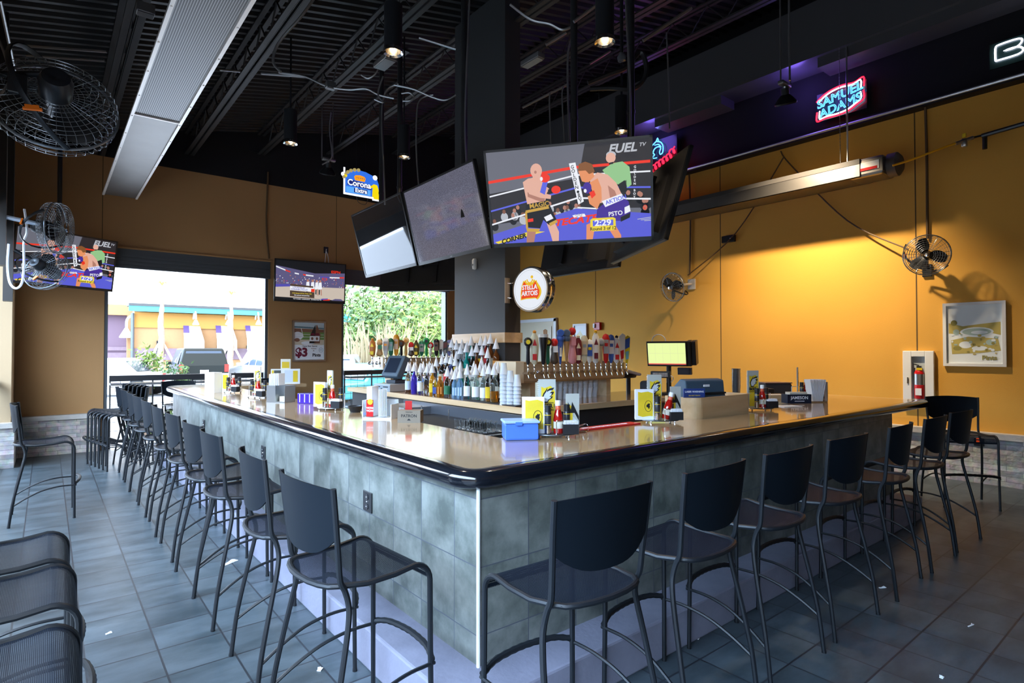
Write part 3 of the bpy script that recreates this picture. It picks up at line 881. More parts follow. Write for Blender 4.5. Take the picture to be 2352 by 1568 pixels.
def tv_body(t, W_, H_, M, screen_mats, painter=None, depth=.055):
    """frame, screen, housing and bracket; M places the screen face, X along the width, Y up, Z out"""
    bz = .022
    b = MB().xf(M)
    b.box2((-W_ / 2, H_ / 2 - bz, -.03), (W_ / 2, H_ / 2, .006)); b.box2((-W_ / 2, -H_ / 2, -.03), (W_ / 2, -H_ / 2 + bz * 1.7, .006))
    b.box2((-W_ / 2, -H_ / 2, -.03), (-W_ / 2 + bz, H_ / 2, .006)); b.box2((W_ / 2 - bz, -H_ / 2, -.03), (W_ / 2, H_ / 2, .006))
    fr = b.build('frame', mat('tv_bezel', (0.02, 0.022, 0.024), 0.28), t)
    b = MB().xf(M)
    b.box2((-W_ / 2 + .004, -H_ / 2 + .004, -.04), (W_ / 2 - .004, H_ / 2 - .004, -.012))
    b.box2((-W_ * .38, -H_ * .40, -.04 - depth), (W_ * .38, H_ * .22, -.04))
    for k in range(14): b.box2((-W_ * .3 + k * W_ * .043, H_ * .02, -.046 - depth), (-W_ * .3 + k * W_ * .043 + .02, H_ * .16, -.038 - depth))
    b.build('rear_housing', mat('tv_back_plastic', (0.028, 0.026, 0.025), 0.4), t)
    b = MB().xf(M)
    for s in (-1, 1): b.box2((s * W_ * .16 - .03, -H_ * .36, -.075 - depth), (s * W_ * .16 + .03, H_ * .30, -.044 - depth))
    b.box2((-W_ * .2, -.04, -.10 - depth), (W_ * .2, .04, -.075 - depth)); b.box2((-.05, -.10, -.38 - depth), (.05, .10, -.10 - depth))
    b.build('wall_bracket', M_pole, t)
    b = MB().xf(M)
    if painter is None:
        b.poly([(-W_ / 2 + bz, -H_ / 2 + bz * 1.7, .001), (W_ / 2 - bz, -H_ / 2 + bz * 1.7, .001), (W_ / 2 - bz, H_ / 2 - bz, .001), (-W_ / 2 + bz, H_ / 2 - bz, .001)])
    else:
        painter(b.xf(), M @ Matrix.Translation((0, bz * .35, 0)), W_ - 2 * bz, H_ - 2.7 * bz)
    b.build('screen', screen_mats, t)
    b = MB().xf(M @ Matrix.Translation((0, -H_ / 2 + .017, .0065)))
    b.text('SHARP', .016, Matrix.Identity(4), .0004)
    b.build('maker_name', M_greycond, t)
    return t
def tv_matrix(c, yaw, tilt):
    u = Vector((math.cos(yaw), math.sin(yaw), 0)); n = Vector((math.sin(yaw), -math.cos(yaw), 0))
    v = Vector((0, 0, math.cos(tilt))) + n * math.sin(tilt)
    return face(Vector(c), None, u, v)
def tv(c, yaw, tilt, W_, H_, label, mats, painter=None, group=None):
    t = thing('television', label, 'television', c, 0, group)
    M = Matrix.Translation(-Vector(c)) @ tv_matrix(c, yaw, tilt)
    tv_body(t, W_, H_, M, mats, painter)
    return t
# a switched-on but washed-out screen: weak picture under a glossy face that reflects the open side
def glossy_screen(name):
    m, nt, b = node_mat(name)
    N = nt.nodes.new; L = nt.links.new
    b.inputs['Base Color'].default_value = (0.03, 0.032, 0.04, 1); b.inputs['Roughness'].default_value = 0.06
    b.inputs['Specular IOR Level'].default_value = 0.9
    tc = N('ShaderNodeTexCoord'); wn = N('ShaderNodeTexNoise'); wn.inputs['Scale'].default_value = 260
    L(tc.outputs['Object'], wn.inputs['Vector'])
    rp = N('ShaderNodeValToRGB'); rp.color_ramp.elements[0].position = .42; rp.color_ramp.elements[1].position = .60
    rp.color_ramp.elements[0].color = (0.03, 0.03, 0.05, 1); rp.color_ramp.elements[1].color = (0.20, 0.20, 0.27, 1)
    L(wn.outputs['Fac'], rp.inputs[0]); L(rp.outputs[0], b.inputs['Emission Color']); b.inputs['Emission Strength'].default_value = 0.7
    return m
M_scr_gloss = glossy_screen('grainy_glossy_screen')
M_scr_dark = mat('dark_glossy_screen', (0.02, 0.022, 0.026), 0.03, spec=1.0)
G = 'televisions hung around the column'
yl = -PI / 2
tv((3.50, 5.60, 3.115), yl - .02, .250, 1.56, .92, 'left facing television with a grainy grey screen, next to the boxing television', M_scr_gloss, None, G)
tv((3.515, 7.185, 3.12), yl - .02, .255, 1.56, .92, 'left facing television at the far left of the hanging cluster, reflecting trees', M_scr_dark, None, G)
tv((3.783, 3.879, 3.061), -0.944, .32, 1.56, .92, 'large television over the bar corner showing a boxing match', BOX_M, boxing_picture, G)
# the three sets seen from behind
n = Vector((math.cos(R(-30)), math.sin(R(-30)), 0))
tv((4.92, 3.83, 3.06), R(60), .28, 1.54, .92, 'television seen edge-on from behind, right of the boxing screen', M_scr_dark, None, G)
tv((5.50, 5.35, 3.06), R(88), .22, 1.50, .92, 'television behind the round lit sign, only its dark back and underside visible', M_scr_dark, None, G)
tv((5.0, 8.62, 3.06), R(132), .20, 1.50, .92, 'television at the back of the cluster, its dark rear housing above the far window', M_scr_dark, None, G)
# drop poles carrying the cluster
for k, (px, d, lab) in enumerate(((876, 8.5, 'black drop pole left of the round downlight, over the far left television'), (918, 8.2, 'black drop pole directly below the left round downlight'),
                                  (1066, 6.3, 'black drop pole in front of the column, with a grey cable strapped to it'), (1319, 5.75, 'black drop pole behind the middle of the boxing television'),
                                  (1450, 5.6, 'black drop pole behind the right part of the boxing television, beside a pale cable'))):
    p = atd(px, 400, d); x, y = p.x, p.y
    b = MB(); b.tube([(0, 0, 3.05), (0, 0, ceil_z(x))], .036, 12); b.box((0, 0, ceil_z(x) - .02), (.2, .2, .03)); b.tube([(0, 0, 3.9), (0, 0, 3.93)], .041, 12)
    o = b.build('drop_pole', M_pole); o.location = (x, y, 0); tag(o, lab, 'pole', 'poles holding the television cluster')
b = MB()   # ring of struts tying the sets to the poles and column
b.tube([(3.80, 4.35, 3.10), (3.86, 6.6, 3.10), (3.95, 7.6, 3.1)], .03, 8); b.tube([(3.95, 4.35, 3.1), (5.15, 4.15, 3.1), (5.15, 5.6, 3.1), (4.9, 8.2, 3.1), (3.95, 7.6, 3.1)], .03, 8)
b.tube([(3.86, 5.0, 3.1), (5.15, 5.0, 3.1)], .03, 8)
o = b.build('tube_frame', M_pole); tag(o, 'black tube frame behind the hanging televisions', 'frame')

# television on the far left, hung from a pole
t = tv((.222, 10.577, 2.914), .501, .156, 1.35, .79, 'television in the far left corner showing the boxing match, partly behind fans', BOX_M, boxing_picture)
b = MB(); b.tube([(-.10, .17, .0), (-.10, .17, 2.3)], .03, 10); b.build('hanging_pole', M_pole, t)
# basketball television on the back wall pier
E_AR = emat('scr_arena', (0.10, 0.09, 0.20), .76); E_CT = emat('scr_court', (0.55, 0.47, 0.40), .76); E_OR = emat('scr_orange', (0.85, 0.16, 0.02), .76)
def ball_picture(b, M, W_, H_):
    P = px_tv(M, W_, H_)
    def pl(m, k, *uv): b.mat(m).poly([P(u / 100, v / 100, k) for u, v in uv][::-1])
    def tx(m, k, s, u, v, size, sx=1.0): b.mat(m).text(s, size, M @ Matrix.Translation(((u / 100 - .5) * W_, (.5 - v / 100) * H_, .0012 + .0010 * k)), 0, .02, 'CENTER', sx)
    pl(0, 0, (0, 0), (100, 0), (100, 100), (0, 100)); pl(1, 1, (0, 66), (100, 62), (100, 100), (0, 100)); pl(6, 1, (0, 0), (100, 0), (100, 22), (55, 28), (0, 14))
    rnd = random.Random(5)
    for i in range(150):
        u, v = rnd.uniform(0, 99), rnd.uniform(36, 60); w = rnd.uniform(.5, 1.1); pl((2, 0, 5, 3)[i % 4] if i % 9 else 4, 2, (u, v), (u + w, v), (u + w, v + 2.2), (u, v + 2.2))
    for k, (x0, y0, x1, y1) in enumerate(((0, 17, 13, 25), (13, 25, 20, 29), (26, 31, 32, 32.5), (42, 34, 53, 35), (38, 33, 42, 34), (62, 36, 77, 36), (77, 36, 92, 35), (92, 34.5, 99, 34))):
        pl((2, 4, 2, 2, 4, 3, 2, 4)[k], 3, (x0, y0 - 1.6), (x1, y1 - 1.6), (x1, y1 + 1.6), (x0, y0 + 1.6))
    pl(4, 3, (66, 38), (73, 38), (73, 44), (66, 44)); pl(0, 4, (67, 39), (72, 39), (72, 43), (67, 43))
    pl(3, 2, (0, 62), (20, 60), (20, 66), (0, 69))
    for x in (43, 50, 56, 61):
        pl(2, 4, (x, 52), (x + 4, 50), (x + 5, 68), (x - .5, 70)); pl(5, 5, (x + .5, 45), (x + 3.5, 45), (x + 3.5, 50.5), (x + .5, 51)); pl(7, 4, (x + .5, 70), (x + 2, 70), (x + 2, 84), (x + .5, 82)); pl(5, 4, (x + 3, 69), (x + 4.4, 69), (x + 5, 85), (x + 3.6, 85))
    pl(8, 6, (20, 59), (53, 62), (53, 66), (20, 64)); pl(2, 6, (20, 64.5), (50, 67), (50, 76), (20, 75)); pl(4, 7, (50, 69), (55, 69), (55, 77), (50, 77)); pl(8, 6, (20, 76), (55, 78), (55, 93), (20, 91))
    tx(3, 8, 'LOUISVILLE', 32, 67.8, .040, 1.1); tx(3, 8, 'CONNECTICUT', 33, 72.8, .040, 1.1); tx(9, 8, '10 B. Stewart 23 Pts, 9 Reb, 3 Blk', 37, 82.5, .027); tx(2, 8, '8th national championship', 37, 87.5, .027)
    tx(4, 5, 'ESPN', 86, 21, .070, 1.2); tx(3, 4, 'JR', 4, 66, .04)
    pl(7, 6, (0, 93.5), (100, 96), (100, 100), (0, 100)); tx(2, 8, 'TOP WOMEN  LOUISVILLE 60   CONNECTICUT 93', 45, 97.2, .024)
    pl(3, 7, (62, 96), (67, 93), (75, 92), (75, 97)); pl(4, 8, (68, 96.5), (78, 93.5), (78, 97), (68, 98)); pl(0, 8, (80, 97), (86, 92), (95, 92), (99, 97))
BALL_M = [E_AR, E_CT, E_WH, emat('scr_navy', (0.08, 0.07, 0.40), .76), E_RD, E_SKS, E_BK, E_BK, emat('scr_brown', (0.07, 0.045, 0.03), .76), E_YL]
t = tv((3.991, 11.20, 2.941), -.06, .075, 1.36, .80, 'television on the back wall pier showing a basketball game', BALL_M, ball_picture)
# ------------------------------------------------------------------ overhead heaters
def chain(b, p, q, r=.006):
    p, q = Vector(p), Vector(q); n = max(2, int((q - p).length / .022))
    b.tube([p.lerp(q, i / n) for i in range(n + 1)], [r if i % 2 else r * .35 for i in range(n + 1)], 5)
M_grille = None
def grille_mat():
    m, nt, b = node_mat('heater_grille')
    N = nt.nodes.new; L = nt.links.new
    tc = N('ShaderNodeTexCoord'); sep = N('ShaderNodeSeparateXYZ'); L(tc.outputs['Object'], sep.inputs[0])
    mu = N('ShaderNodeMath'); mu.operation = 'MULTIPLY'; L(sep.outputs['X'], mu.inputs[0]); mu.inputs[1].default_value = 62.0
    fr = N('ShaderNodeMath'); fr.operation = 'FRACT'; L(mu.outputs[0], fr.inputs[0])
    gt = N('ShaderNodeMath'); gt.operation = 'GREATER_THAN'; L(fr.outputs[0], gt.inputs[0]); gt.inputs[1].default_value = .28
    mx = N('ShaderNodeMix'); mx.data_type = 'RGBA'; L(gt.outputs[0], mx.inputs[0])
    mx.inputs[6].default_value = (0.40, 0.39, 0.38, 1); mx.inputs[7].default_value = (0.09, 0.09, 0.09, 1)
    L(mx.outputs[2], b.inputs['Base Color']); b.inputs['Metallic'].default_value = .6; b.inputs['Roughness'].default_value = .4
    return m
M_grille = grille_mat()
M_flange = mat('bright_steel_flange', (0.80, 0.74, 0.68), 0.35, 0.4)
t = thing('patio_heater', 'long ribbed overhead gas heater hung on chains above the left stools', 'heater', (.865, 6.5, 4.0))
ya, yb, ym = -4.0, 4.35, .45
b = MB(); b.box2((-.20, ya, .015), (.20, ym, .025)); b.build('grille', M_grille, t)
b = MB(); b.box2((-.20, ym, .015), (.20, yb, .025)); b.build('reflector_panel', M_alu, t)
for s in (-1, 1):
    b = MB(); b.box2((s * .20 - .028 * (s < 0), ya, 0), (s * .20 + .028 * (s > 0), yb, .03))
    for k in range(14): b.box((s * .214, ya + .3 + k * .6, -.002), (.012, .02, .006))
    b.build('flange', M_flange, t)
b = MB(); b.box2((-.20, ym - .012, .0), (.20, ym + .012, .014)); b.build('cross_bar', M_flange, t)
b = MB()
b.poly([(-.225, ya, .03), (-.225, yb, .03), (-.13, yb, .22), (-.13, ya, .22)]); b.poly([(.225, ya, .03), (.13, ya, .22), (.13, yb, .22), (.225, yb, .03)])
b.poly([(-.13, ya, .22), (-.13, yb, .22), (.13, yb, .22), (.13, ya, .22)]); b.poly([(-.225, yb, .03), (.225, yb, .03), (.13, yb, .22), (-.13, yb, .22)])
b.build('hood', mat('heater_hood', (0.10, 0.10, 0.10), 0.5, 0.4), t)
for yy in (-2.9, .2, 3.6):
    b = MB(); zc = ceil_z(.8) - 4.0
    chain(b, (-.18, yy, .1), (-.02, yy, zc - .38)); chain(b, (.18, yy, .1), (-.02, yy, zc - .38)); b.build('chain', M_chrome, t)

t = thing('patio_heater', 'aluminium tube heater hung along the gold wall, yellow gas hose at its end', 'heater', (8.42, 4.5, 3.86))
ya, yb = -1.50, 4.6
b = MB(); b.box2((-.22, ya, 0), (-.205, yb, .17)); b.box2((.205, ya, 0), (.22, yb, .17)); b.box2((-.22, ya, 0), (.22, yb, .008)); b.build('reflector', M_alu, t)
b = MB(); b.box2((-.225, ya, .17), (.225, yb, .235)); b.build('top_cover', mat('heater_top', (0.06, 0.055, 0.05), 0.5), t)
b = MB(); b.box((0, ya - .06, .115), (.40, .42, .25), ch=.04); b.build('burner_box', M_alu, t)
b = MB(); b.lathe([(.001, 0), (.15, .0), (.15, .10), (.10, .14)], 20, (0, ya - .27, .12), Matrix.Rotation(PI / 2, 4, 'X')); b.build('end_drum', mat('drum_grey', (0.10, 0.09, 0.09), 0.5, .5), t)
b = MB(); b.box((-.204, ya - .08, .12), (.006, .28, .11)); b.build('white_plate', M_white, t)
b = MB(); b.box((-.208, ya - .10, .085), (.006, .20, .035)); b.build('red_plate', M_red, t)
for yy in (-1.2, 3.2):
    b = MB(); zc = ceil_z(8.4) - 3.86
    chain(b, (-.05, yy, .2), (-.05, yy, zc)); b.build('chain', M_greycond, t)
b = MB(); b.tube([(-.02, -1.28, .2), (-.02, -1.28, ceil_z(8.4) - 3.86)], .012, 6); b.build('supply_conduit', M_greycond, t)
ph = [atd(2050, 380, 7.02), atd(2095, 366, 6.95), atd(2150, 345, 6.85), atd(2200, 327, 6.8)]
b = MB(); b.tube(smooth_path(ph, 5), .013, 8); o = b.build('gas_hose', mat('yellow_hose', (0.85, 0.42, 0.01), 0.4)); tag(o, 'yellow flexible gas hose between the wall heater and a valve', 'hose')
t = thing('gas_valve', 'steel gas valve with a yellow handle at the end of the hose', 'valve', atd(2215, 322, 6.78))
b = MB(); b.tube([atd(2195, 330, 6.8) - t.location, atd(2235, 316, 6.76) - t.location], .022, 8); b.box((0, 0, -.03), (.05, .05, .10), ch=.01); b.build('valve_body', M_steel, t)
b = MB(); b.box((0, 0, .055), (.03, .035, .05), ch=.006); b.build('valve_handle', M_yellow, t)
b = MB(); b.tube([atd(2235, 316, 6.76), atd(2258, 310, 6.74)], .012, 8); b.tube([atd(2255, 312, 6.74), atd(2352, 284, 6.45), atd(2480, 246, 6.1)], .026, 8); b.tube([atd(2262, 312, 6.74), atd(2262, 342, 6.74)], .024, 8)
o = b.build('gas_pipe', M_pole); tag(o, 'black iron gas pipe at the right edge, leading to the valve', 'pipe')

# ------------------------------------------------------------------ fans
M_wire = mat('fan_wire', (0.20, 0.22, 0.24), 0.3, 0.7)
M_blade = mat('fan_blade', (0.008, 0.008, 0.009), 0.4)
M_stick = mat('orange_sticker', (0.75, 0.16, 0.01), 0.5)
def make_fan(name, label, rad, loc, axis, roll=0.0, group=None, wires=30, spin=0.0):
    """axis = direction the motor (rear) points to"""
    t = thing(name, label, 'fan', loc, 0, group)
    z = Vector(axis).normalized(); x = Vector((0, 0, 1)).cross(z)
    if x.length < 1e-3: x = Vector((1, 0, 0))
    x.normalize(); y = z.cross(x)
    M = Matrix((x, y, z)).transposed().to_4x4() @ Matrix.Rotation(roll, 4, 'Z')
    k = rad / .25; wr = .0022 * max(1.0, k * .8)
    hd = .075 * k
    b = MB().xf(M)
    def prof(s):   # cage profile from rim to hub, s=+1 rear, -1 front
        return [(rad, s * hd * .35), (rad * .985, s * hd * .75), (rad * .90, s * hd), (rad * .6, s * hd * 1.12), (rad * .28, s * hd * 1.18)]
    for s in (-1, 1):
        pr = prof(s)
        for i in range(wires):
            a = 2 * PI * i / wires
            b.tube([(r * math.cos(a), r * math.sin(a), zz) for r, zz in pr], wr * .8, 4, caps=False)
        for fr in (1, .93, .84, .74, .64, .54, .44, .35, .28):
            r = rad * fr; zz = s * hd * (.5 if fr == 1 else 1.0 + (.93 - fr) * .28)
            b.tube([(r * math.cos(2 * PI * i / 36), r * math.sin(2 * PI * i / 36), zz) for i in range(36)], wr, 4, closed=True)
    b.tube([(rad * 1.005 * math.cos(2 * PI * i / 40), rad * 1.005 * math.sin(2 * PI * i / 40), 0) for i in range(40)], .007 * k, 6, closed=True)
    b.build('cage', M_wire, t)
    for j in range(3):
        b = MB().xf(M @ Matrix.Rotation(spin + 2 * PI * j / 3, 4, 'Z'))
        vs = []; fs = []
        for side in (0, 1):
            for iu in range(7):
                u = iu / 6; r = rad * (.16 + .72 * u)
                w = rad * (.12 + .42 * math.sin(PI * min(1, u * .8 + .08)) )
                for iv in range(5):
                    v = -1 + iv / 2
                    a = v * w / r * .55 + .25 * u
                    vs.append((r * math.cos(a), r * math.sin(a), hd * .45 * v * (1 - .35 * u) + side * .003))
        for side in (0, 1):
            for iu in range(6):
                for iv in range(4):
                    q = side * 35 + iu * 5 + iv; f = (q, q + 1, q + 6, q + 5); fs.append(f if side else f[::-1])
        b._add(vs, fs, True); b.build('blade', M_blade, t)
    b = MB().xf(M)
    b.lathe([(.0, -hd * .6), (rad * .13, -hd * .6), (rad * .17, -hd * .3), (rad * .17, hd * .3), (rad * .26, hd * 1.0), (rad * .27, hd * 2.2), (rad * .22, hd * 2.6), (rad * .12, hd * 2.65), (.0, hd * 2.5)], 20)
    b.build('motor', M_blackplastic, t)
    b = MB().xf(M); b.lathe([(.0, -hd * 1.35), (rad * .10, -hd * 1.33), (rad * .12, -hd * 1.2), (.0, -hd * 1.2)], 16); b.build('badge', M_chrome, t)
    b = MB().xf(M)   # yoke
    ys = [(rad * 1.06 * math.cos(a), rad * 1.06 * math.sin(a), hd * (.2 + 2.4 * math.sin(a - PI))) for a in [PI + PI * i / 12 for i in range(13)]]
    b.tube([(p[0], p[1] * .62, p[2] * 1.25) for p in ys], .014 * k, 6, sx=.5)
    b.build('yoke', M_blackmetal, t)
    b = MB().xf(M); sp_ = ys[9]; b.box((sp_[0], sp_[1] * .62 + .0, sp_[2] * 1.25 + .012 * k), (rad * .07, rad * .20, .012)); b.box((sp_[0] + rad * .05, sp_[1] * .62, sp_[2] * 1.25 + .012 * k), (rad * .04, rad * .27, .014)); b.build('warning_sticker', M_stick, t)
    return t, M
fw = RW @ Vector((0, 0, 1)); fw.z = 0; fw.normalize()       # horizontal direction from room to camera
# big fan upper left
c = Vector((.03, 5.12, 3.30))
to = Vector((-c.x, -c.y, 0)).normalized()
t, M = make_fan('industrial_fan', 'large black caged fan mounted high on the left side, motor towards the camera', .36, c, to * .90 + Vector((0, 0, .42)), R(-80), None, 40, .3)
b = MB(); b.tube([(-.30, .0, .02), (-.46, .02, .06)], .03, 8); b.box((-.40, -.02, .12), (.20, .05, .07), ch=.01); b.tube([(-.38, 0, .12), (-.08, -.13, .16)], .02, 8); b.build('wall_arm', M_blackmetal, t)
b = MB(); b.box((-.20, -.12, .06), (.10, .06, .14), ch=.01); b.build('switch_box', M_blackplastic, t)
b = MB(); b.tube(smooth_path([(-.36, -.1, .5), (-.27, -.14, .25), (-.24, -.13, .08), (-.29, -.13, -.05)], 5), .008, 6); b.build('cord', M_greycond, t)
# pair of fans further along the left side
t, M = make_fan('wall_fan', 'black caged fan seen side-on, second along the left side in front of the corner television', .26, (.06, 7.66, 2.88), (-.93, .36, .05), R(30), None, 44, .8)
b = MB(); b.tube([(-.12, 0, .02), (-.42, -.02, .06)], .022, 8); b.build('wall_arm', mat('pale_steel', (0.55, 0.65, 0.78), 0.35, .3), t)
t, M = make_fan('wall_fan', 'dark caged fan low on the left, overlapping the corner television screen', .26, (-.02, 9.30, 2.62), (-.55, -.72, .35), R(-40), None, 30, .1)
b = MB(); b.tube([(-.10, -.08, .08), (-.30, -.1, .2)], .022, 8); b.build('wall_arm', M_blackmetal, t)
for k, (y, z0, lab) in enumerate(((7.66, 2.45, 'black hanging post on the left side holding the second fan'), (9.25, 2.2, 'black hanging post on the left side holding the low fan'))):
    b = MB(); b.box2((-.06, -.07, 0), (.03, .07, 5.0 - z0 + .03)); o = b.build('hanging_post', M_pole); o.location = (-.36, y, z0); tag(o, lab, 'post', 'hanging posts along the left side')
    for s in (0,): pass
b = MB(); b.tube(smooth_path([atd(20, 560, 6.2), atd(17, 610, 6.2), atd(22, 648, 6.2), atd(36, 662, 6.2), atd(50, 650, 6.2), atd(55, 610, 6.2), atd(55, 555, 6.2), atd(62, 530, 6.2), atd(56, 480, 6.2)], 6), .012, 6)
o = b.build('cable_loop', mat('white_cable', (0.78, 0.80, 0.85), 0.4)); tag(o, 'white cable hanging in a loop by the left pillar', 'cable')
b = MB(); b.tube([atd(0, 0, 4.6), atd(36, 170, 5.6)], .014, 8); o = b.build('conduit', M_greycond); tag(o, 'bright conduit along the top left header beside the big fan', 'conduit')
# fans on the gold wall
t, M = make_fan('wall_fan', 'black round fan on the gold wall, upper right, facing the bar', .245, (8.50, 2.36, 2.79), (.88, .30, .10), R(35), 'fans on the gold wall', 26, .5)
b = MB(); b.tube([(.15, .05, .02), (.39, .10, -.12)], .02, 8); b.box((.375, .1, -.15), (.03, .10, .16)); b.build('wall_arm', M_blackmetal, t)
t, M = make_fan('wall_fan', 'black fan on the gold wall right of the televisions, turned sideways', .245, (8.40, 6.02, 2.70), (.95, -.16, .22), R(20), 'fans on the gold wall', 26, .2)
b = MB(); b.tube([(.08, -.10, .04), (.47, -.05, .08)], .02, 8); b.box((.475, -.05, .08), (.03, .14, .18)); b.build('wall_arm', M_cap, t)

# ------------------------------------------------------------------ downlights and spots
E_lamp = emat('warm_lamp', (1.0, 0.78, 0.50), 9.0)
M_refl = mat('lamp_reflector', (0.85, 0.70, 0.50), 0.25, 1.0)
def lamp_light(t, loc, energy, col=(1.0, 0.80, 0.55), spot=None, aim=None, size=.06):
    l = bpy.data.lights.new('lamp_glow', 'SPOT' if spot else 'POINT'); l.energy = energy; l.color = col; l.shadow_soft_size = size
    if spot: l.spot_size = spot; l.spot_blend = 1.0
    o = bpy.data.objects.new('lamp_glow', l); COL.objects.link(o); o.parent = t; o.location = loc
    if aim is not None: o.rotation_euler = (Vector(aim)).to_track_quat('-Z', 'Y').to_euler()
    return o
def downlight(px, py, z, label, h=.42, power=120):
    p = at(px, py, z=z)
    t = thing('downlight', label, 'ceiling light', p, 0, 'black can downlights')
    b = MB(); b.lathe([(.078, .02), (.080, h), (.0, h)], 20, caps=False); b.tube([(0, 0, h), (0, 0, ceil_z(p.x) - z)], .012, 8); b.build('can', M_black, t)
    b = MB(); b.lathe([(.084, .035), (.086, .0), (.066, .012), (.06, .05)], 24, caps=False); b.build('chrome_rim', M_chrome, t)
    b = MB(); b.lathe([(.064, .014), (.05, .06), (.02, .085), (0, .085)], 20, caps=False); b.build('reflector', M_refl, t)
    b = MB(); b.ball((0, 0, .038), .027, 12, 8); b.build('bulb', E_lamp, t)
    lamp_light(t, (0, 0, -.03), power, spot=R(110))
    return t
downlight(903, 122, 4.2, 'lit can downlight hanging high left of the column')
downlight(1389, 98, 4.2, 'lit can downlight hanging high above the boxing television')
downlight(667, 330, 4.2, 'lit can downlight over the back, above the basketball television')
downlight(1428, 304, 4.2, 'lit can downlight just above the right end of the boxing television')
downlight(928, 362, 4.2, 'small lit can downlight half hidden beside a drop pole')
t = thing('bulb_light', 'unlit clear lamp high behind the right drop pole', 'ceiling light', atd(1428, 133, 6.5))
b = MB(); b.lathe([(.0, -.05), (.045, -.035), (.055, 0), (.03, .05), (.0, .06)], 14); b.build('globe', mat('smoky_glass', (0.10, 0.10, 0.11), 0.08, spec=.8), t)
b = MB(); b.tube([(0, 0, .05), (0, 0, 1.2)], .02, 8); b.build('stem', M_pole, t)
def spotlight(p, aim, label, power, lit=True):
    t = thing('spotlight', label, 'spotlight', p)
    z = -Vector(aim).normalized(); x = Vector((0, 0, 1)).cross(z).normalized(); y = z.cross(x)
    M = Matrix((x, y, z)).transposed().to_4x4()
    b = MB().xf(M); b.lathe([(.13, .0), (.135, .02), (.09, .08), (.05, .12), (.05, .2), (0, .2)], 22, caps=False); b.build('shade', M_black, t)
    b = MB().xf(M); b.lathe([(.125, .004), (.07, .07), (0, .08)], 20, caps=False); b.build('reflector', M_refl, t)
    b = MB().xf(M); b.lathe([(.0, .03), (.05, .035), (.055, .06), (0, .07)], 14); b.build('bulb', E_lamp if lit else M_greycond, t)
    b = MB().xf(); b.box(tuple(M @ Vector((0, 0, .24))), (.22, .07, .05), ch=.01); b.tube([M @ Vector((0, 0, .19)), M @ Vector((0, 0, .24))], .02, 8); b.build('junction_box', M_greycond, t)
    top = ceil_z(p[0]) - p[2]
    b = MB(); b.tube([(-.09, .02, .26), (-.09, .02, top)], .011, 6); b.tube(smooth_path([(.09, -.02, .26), (.085, 0, .8), (.10, 0, 1.2), (.08, 0, top)], 5), .009, 6); b.build('conduit', M_greycond, t)
    if lit: lamp_light(t, tuple(M @ Vector((0, 0, -.03))), power, spot=R(100), aim=aim)
    return t
sp = at(1805, 240, z=4.75)
spotlight(sp, (Vector((8.89, 4.05, 1.1)) - sp), 'lit spotlight hung on two conduits left of the red and blue neon sign', 760)
sp2 = at(752, 400, z=4.6)
spotlight(sp2, Vector((.1, .5, -1)), 'dark unlit spotlight hung near the back wall, left of the blue lit sign', 0, False)

# ------------------------------------------------------------------ lit signs
N_red = emat('neon_red', (1.0, 0.01, 0.03), 3.0); N_blue = emat('neon_blue', (0.05, 0.45, 1.0), 5.0); N_white = emat('neon_white', (0.75, 0.78, 1.0), 4.0); N_cyan = emat('neon_ice', (0.08, 0.42, 1.0), 2.2)
N_violet = emat('neon_violet', (0.15, 0.05, 1.0), 6.0)
MR = lambda y, z, x=8.72: face((x, y, z), None, (0, -1, 0), (0, 0, 1))
sy, sz = 3.44, 5.15
t = thing('neon_sign', 'red, white and blue neon beer sign with slanted lettering on the black band', 'neon sign', (8.72, sy, sz))
M = face((0, 0, 0), None, (0, -1, 0), (0, 0, 1)) @ Matrix.Rotation(R(3), 4, 'Z')
b = MB(); b.box((.07, 0, 0), (.03, .66, .40)); b.build('backing', mat('neon_backing', (0.02, 0.02, 0.03), 0.2), t)
def shield(k, dz=0):
    top = [(-.31 * k, .09 * k), (-.22 * k, .15 * k), (-.10 * k, .19 * k), (.05 * k, .20 * k), (.20 * k, .175 * k), (.32 * k, .205 * k), (.32 * k, .08 * k)]
    bot = [(-.31 * k, -.06 * k), (-.32 * k, -.19 * k), (-.20 * k, -.185 * k), (-.05 * k, -.20 * k), (.10 * k, -.19 * k), (.22 * k, -.14 * k), (.31 * k, -.09 * k), (.31 * k, .02 * k)]
    return [[(x, y, dz) for x, y in top], [(x, y, dz) for x, y in bot]]
b = MB().xf(M)
for l in shield(1.0): b.tube(smooth_path(l, 4), .012, 6)
b.build('red_tube', N_red, t)
b = MB().xf(M)
for l in shield(.88): b.tube(smooth_path(l, 4), .010, 6)
b.build('white_tube', N_white, t)
b = MB(); b.neon('SAMUEL', .17, M @ Matrix.Translation((0, .065, .01)) @ Matrix.Rotation(R(6), 4, 'Z'), .0055, 1.0, .1); b.neon('ADAMS', .17, M @ Matrix.Translation((.0, -.085, .01)) @ Matrix.Rotation(R(6), 4, 'Z'), .0055, 1.0, .1)
b.build('blue_letters', N_cyan, t)
l = lamp_light(t, (-.12, 0, .1), 4, (.25, .12, 1.0), size=.2); l2 = lamp_light(t, (-.20, .55, .36), 9, (.25, .15, 1.0), size=.2)

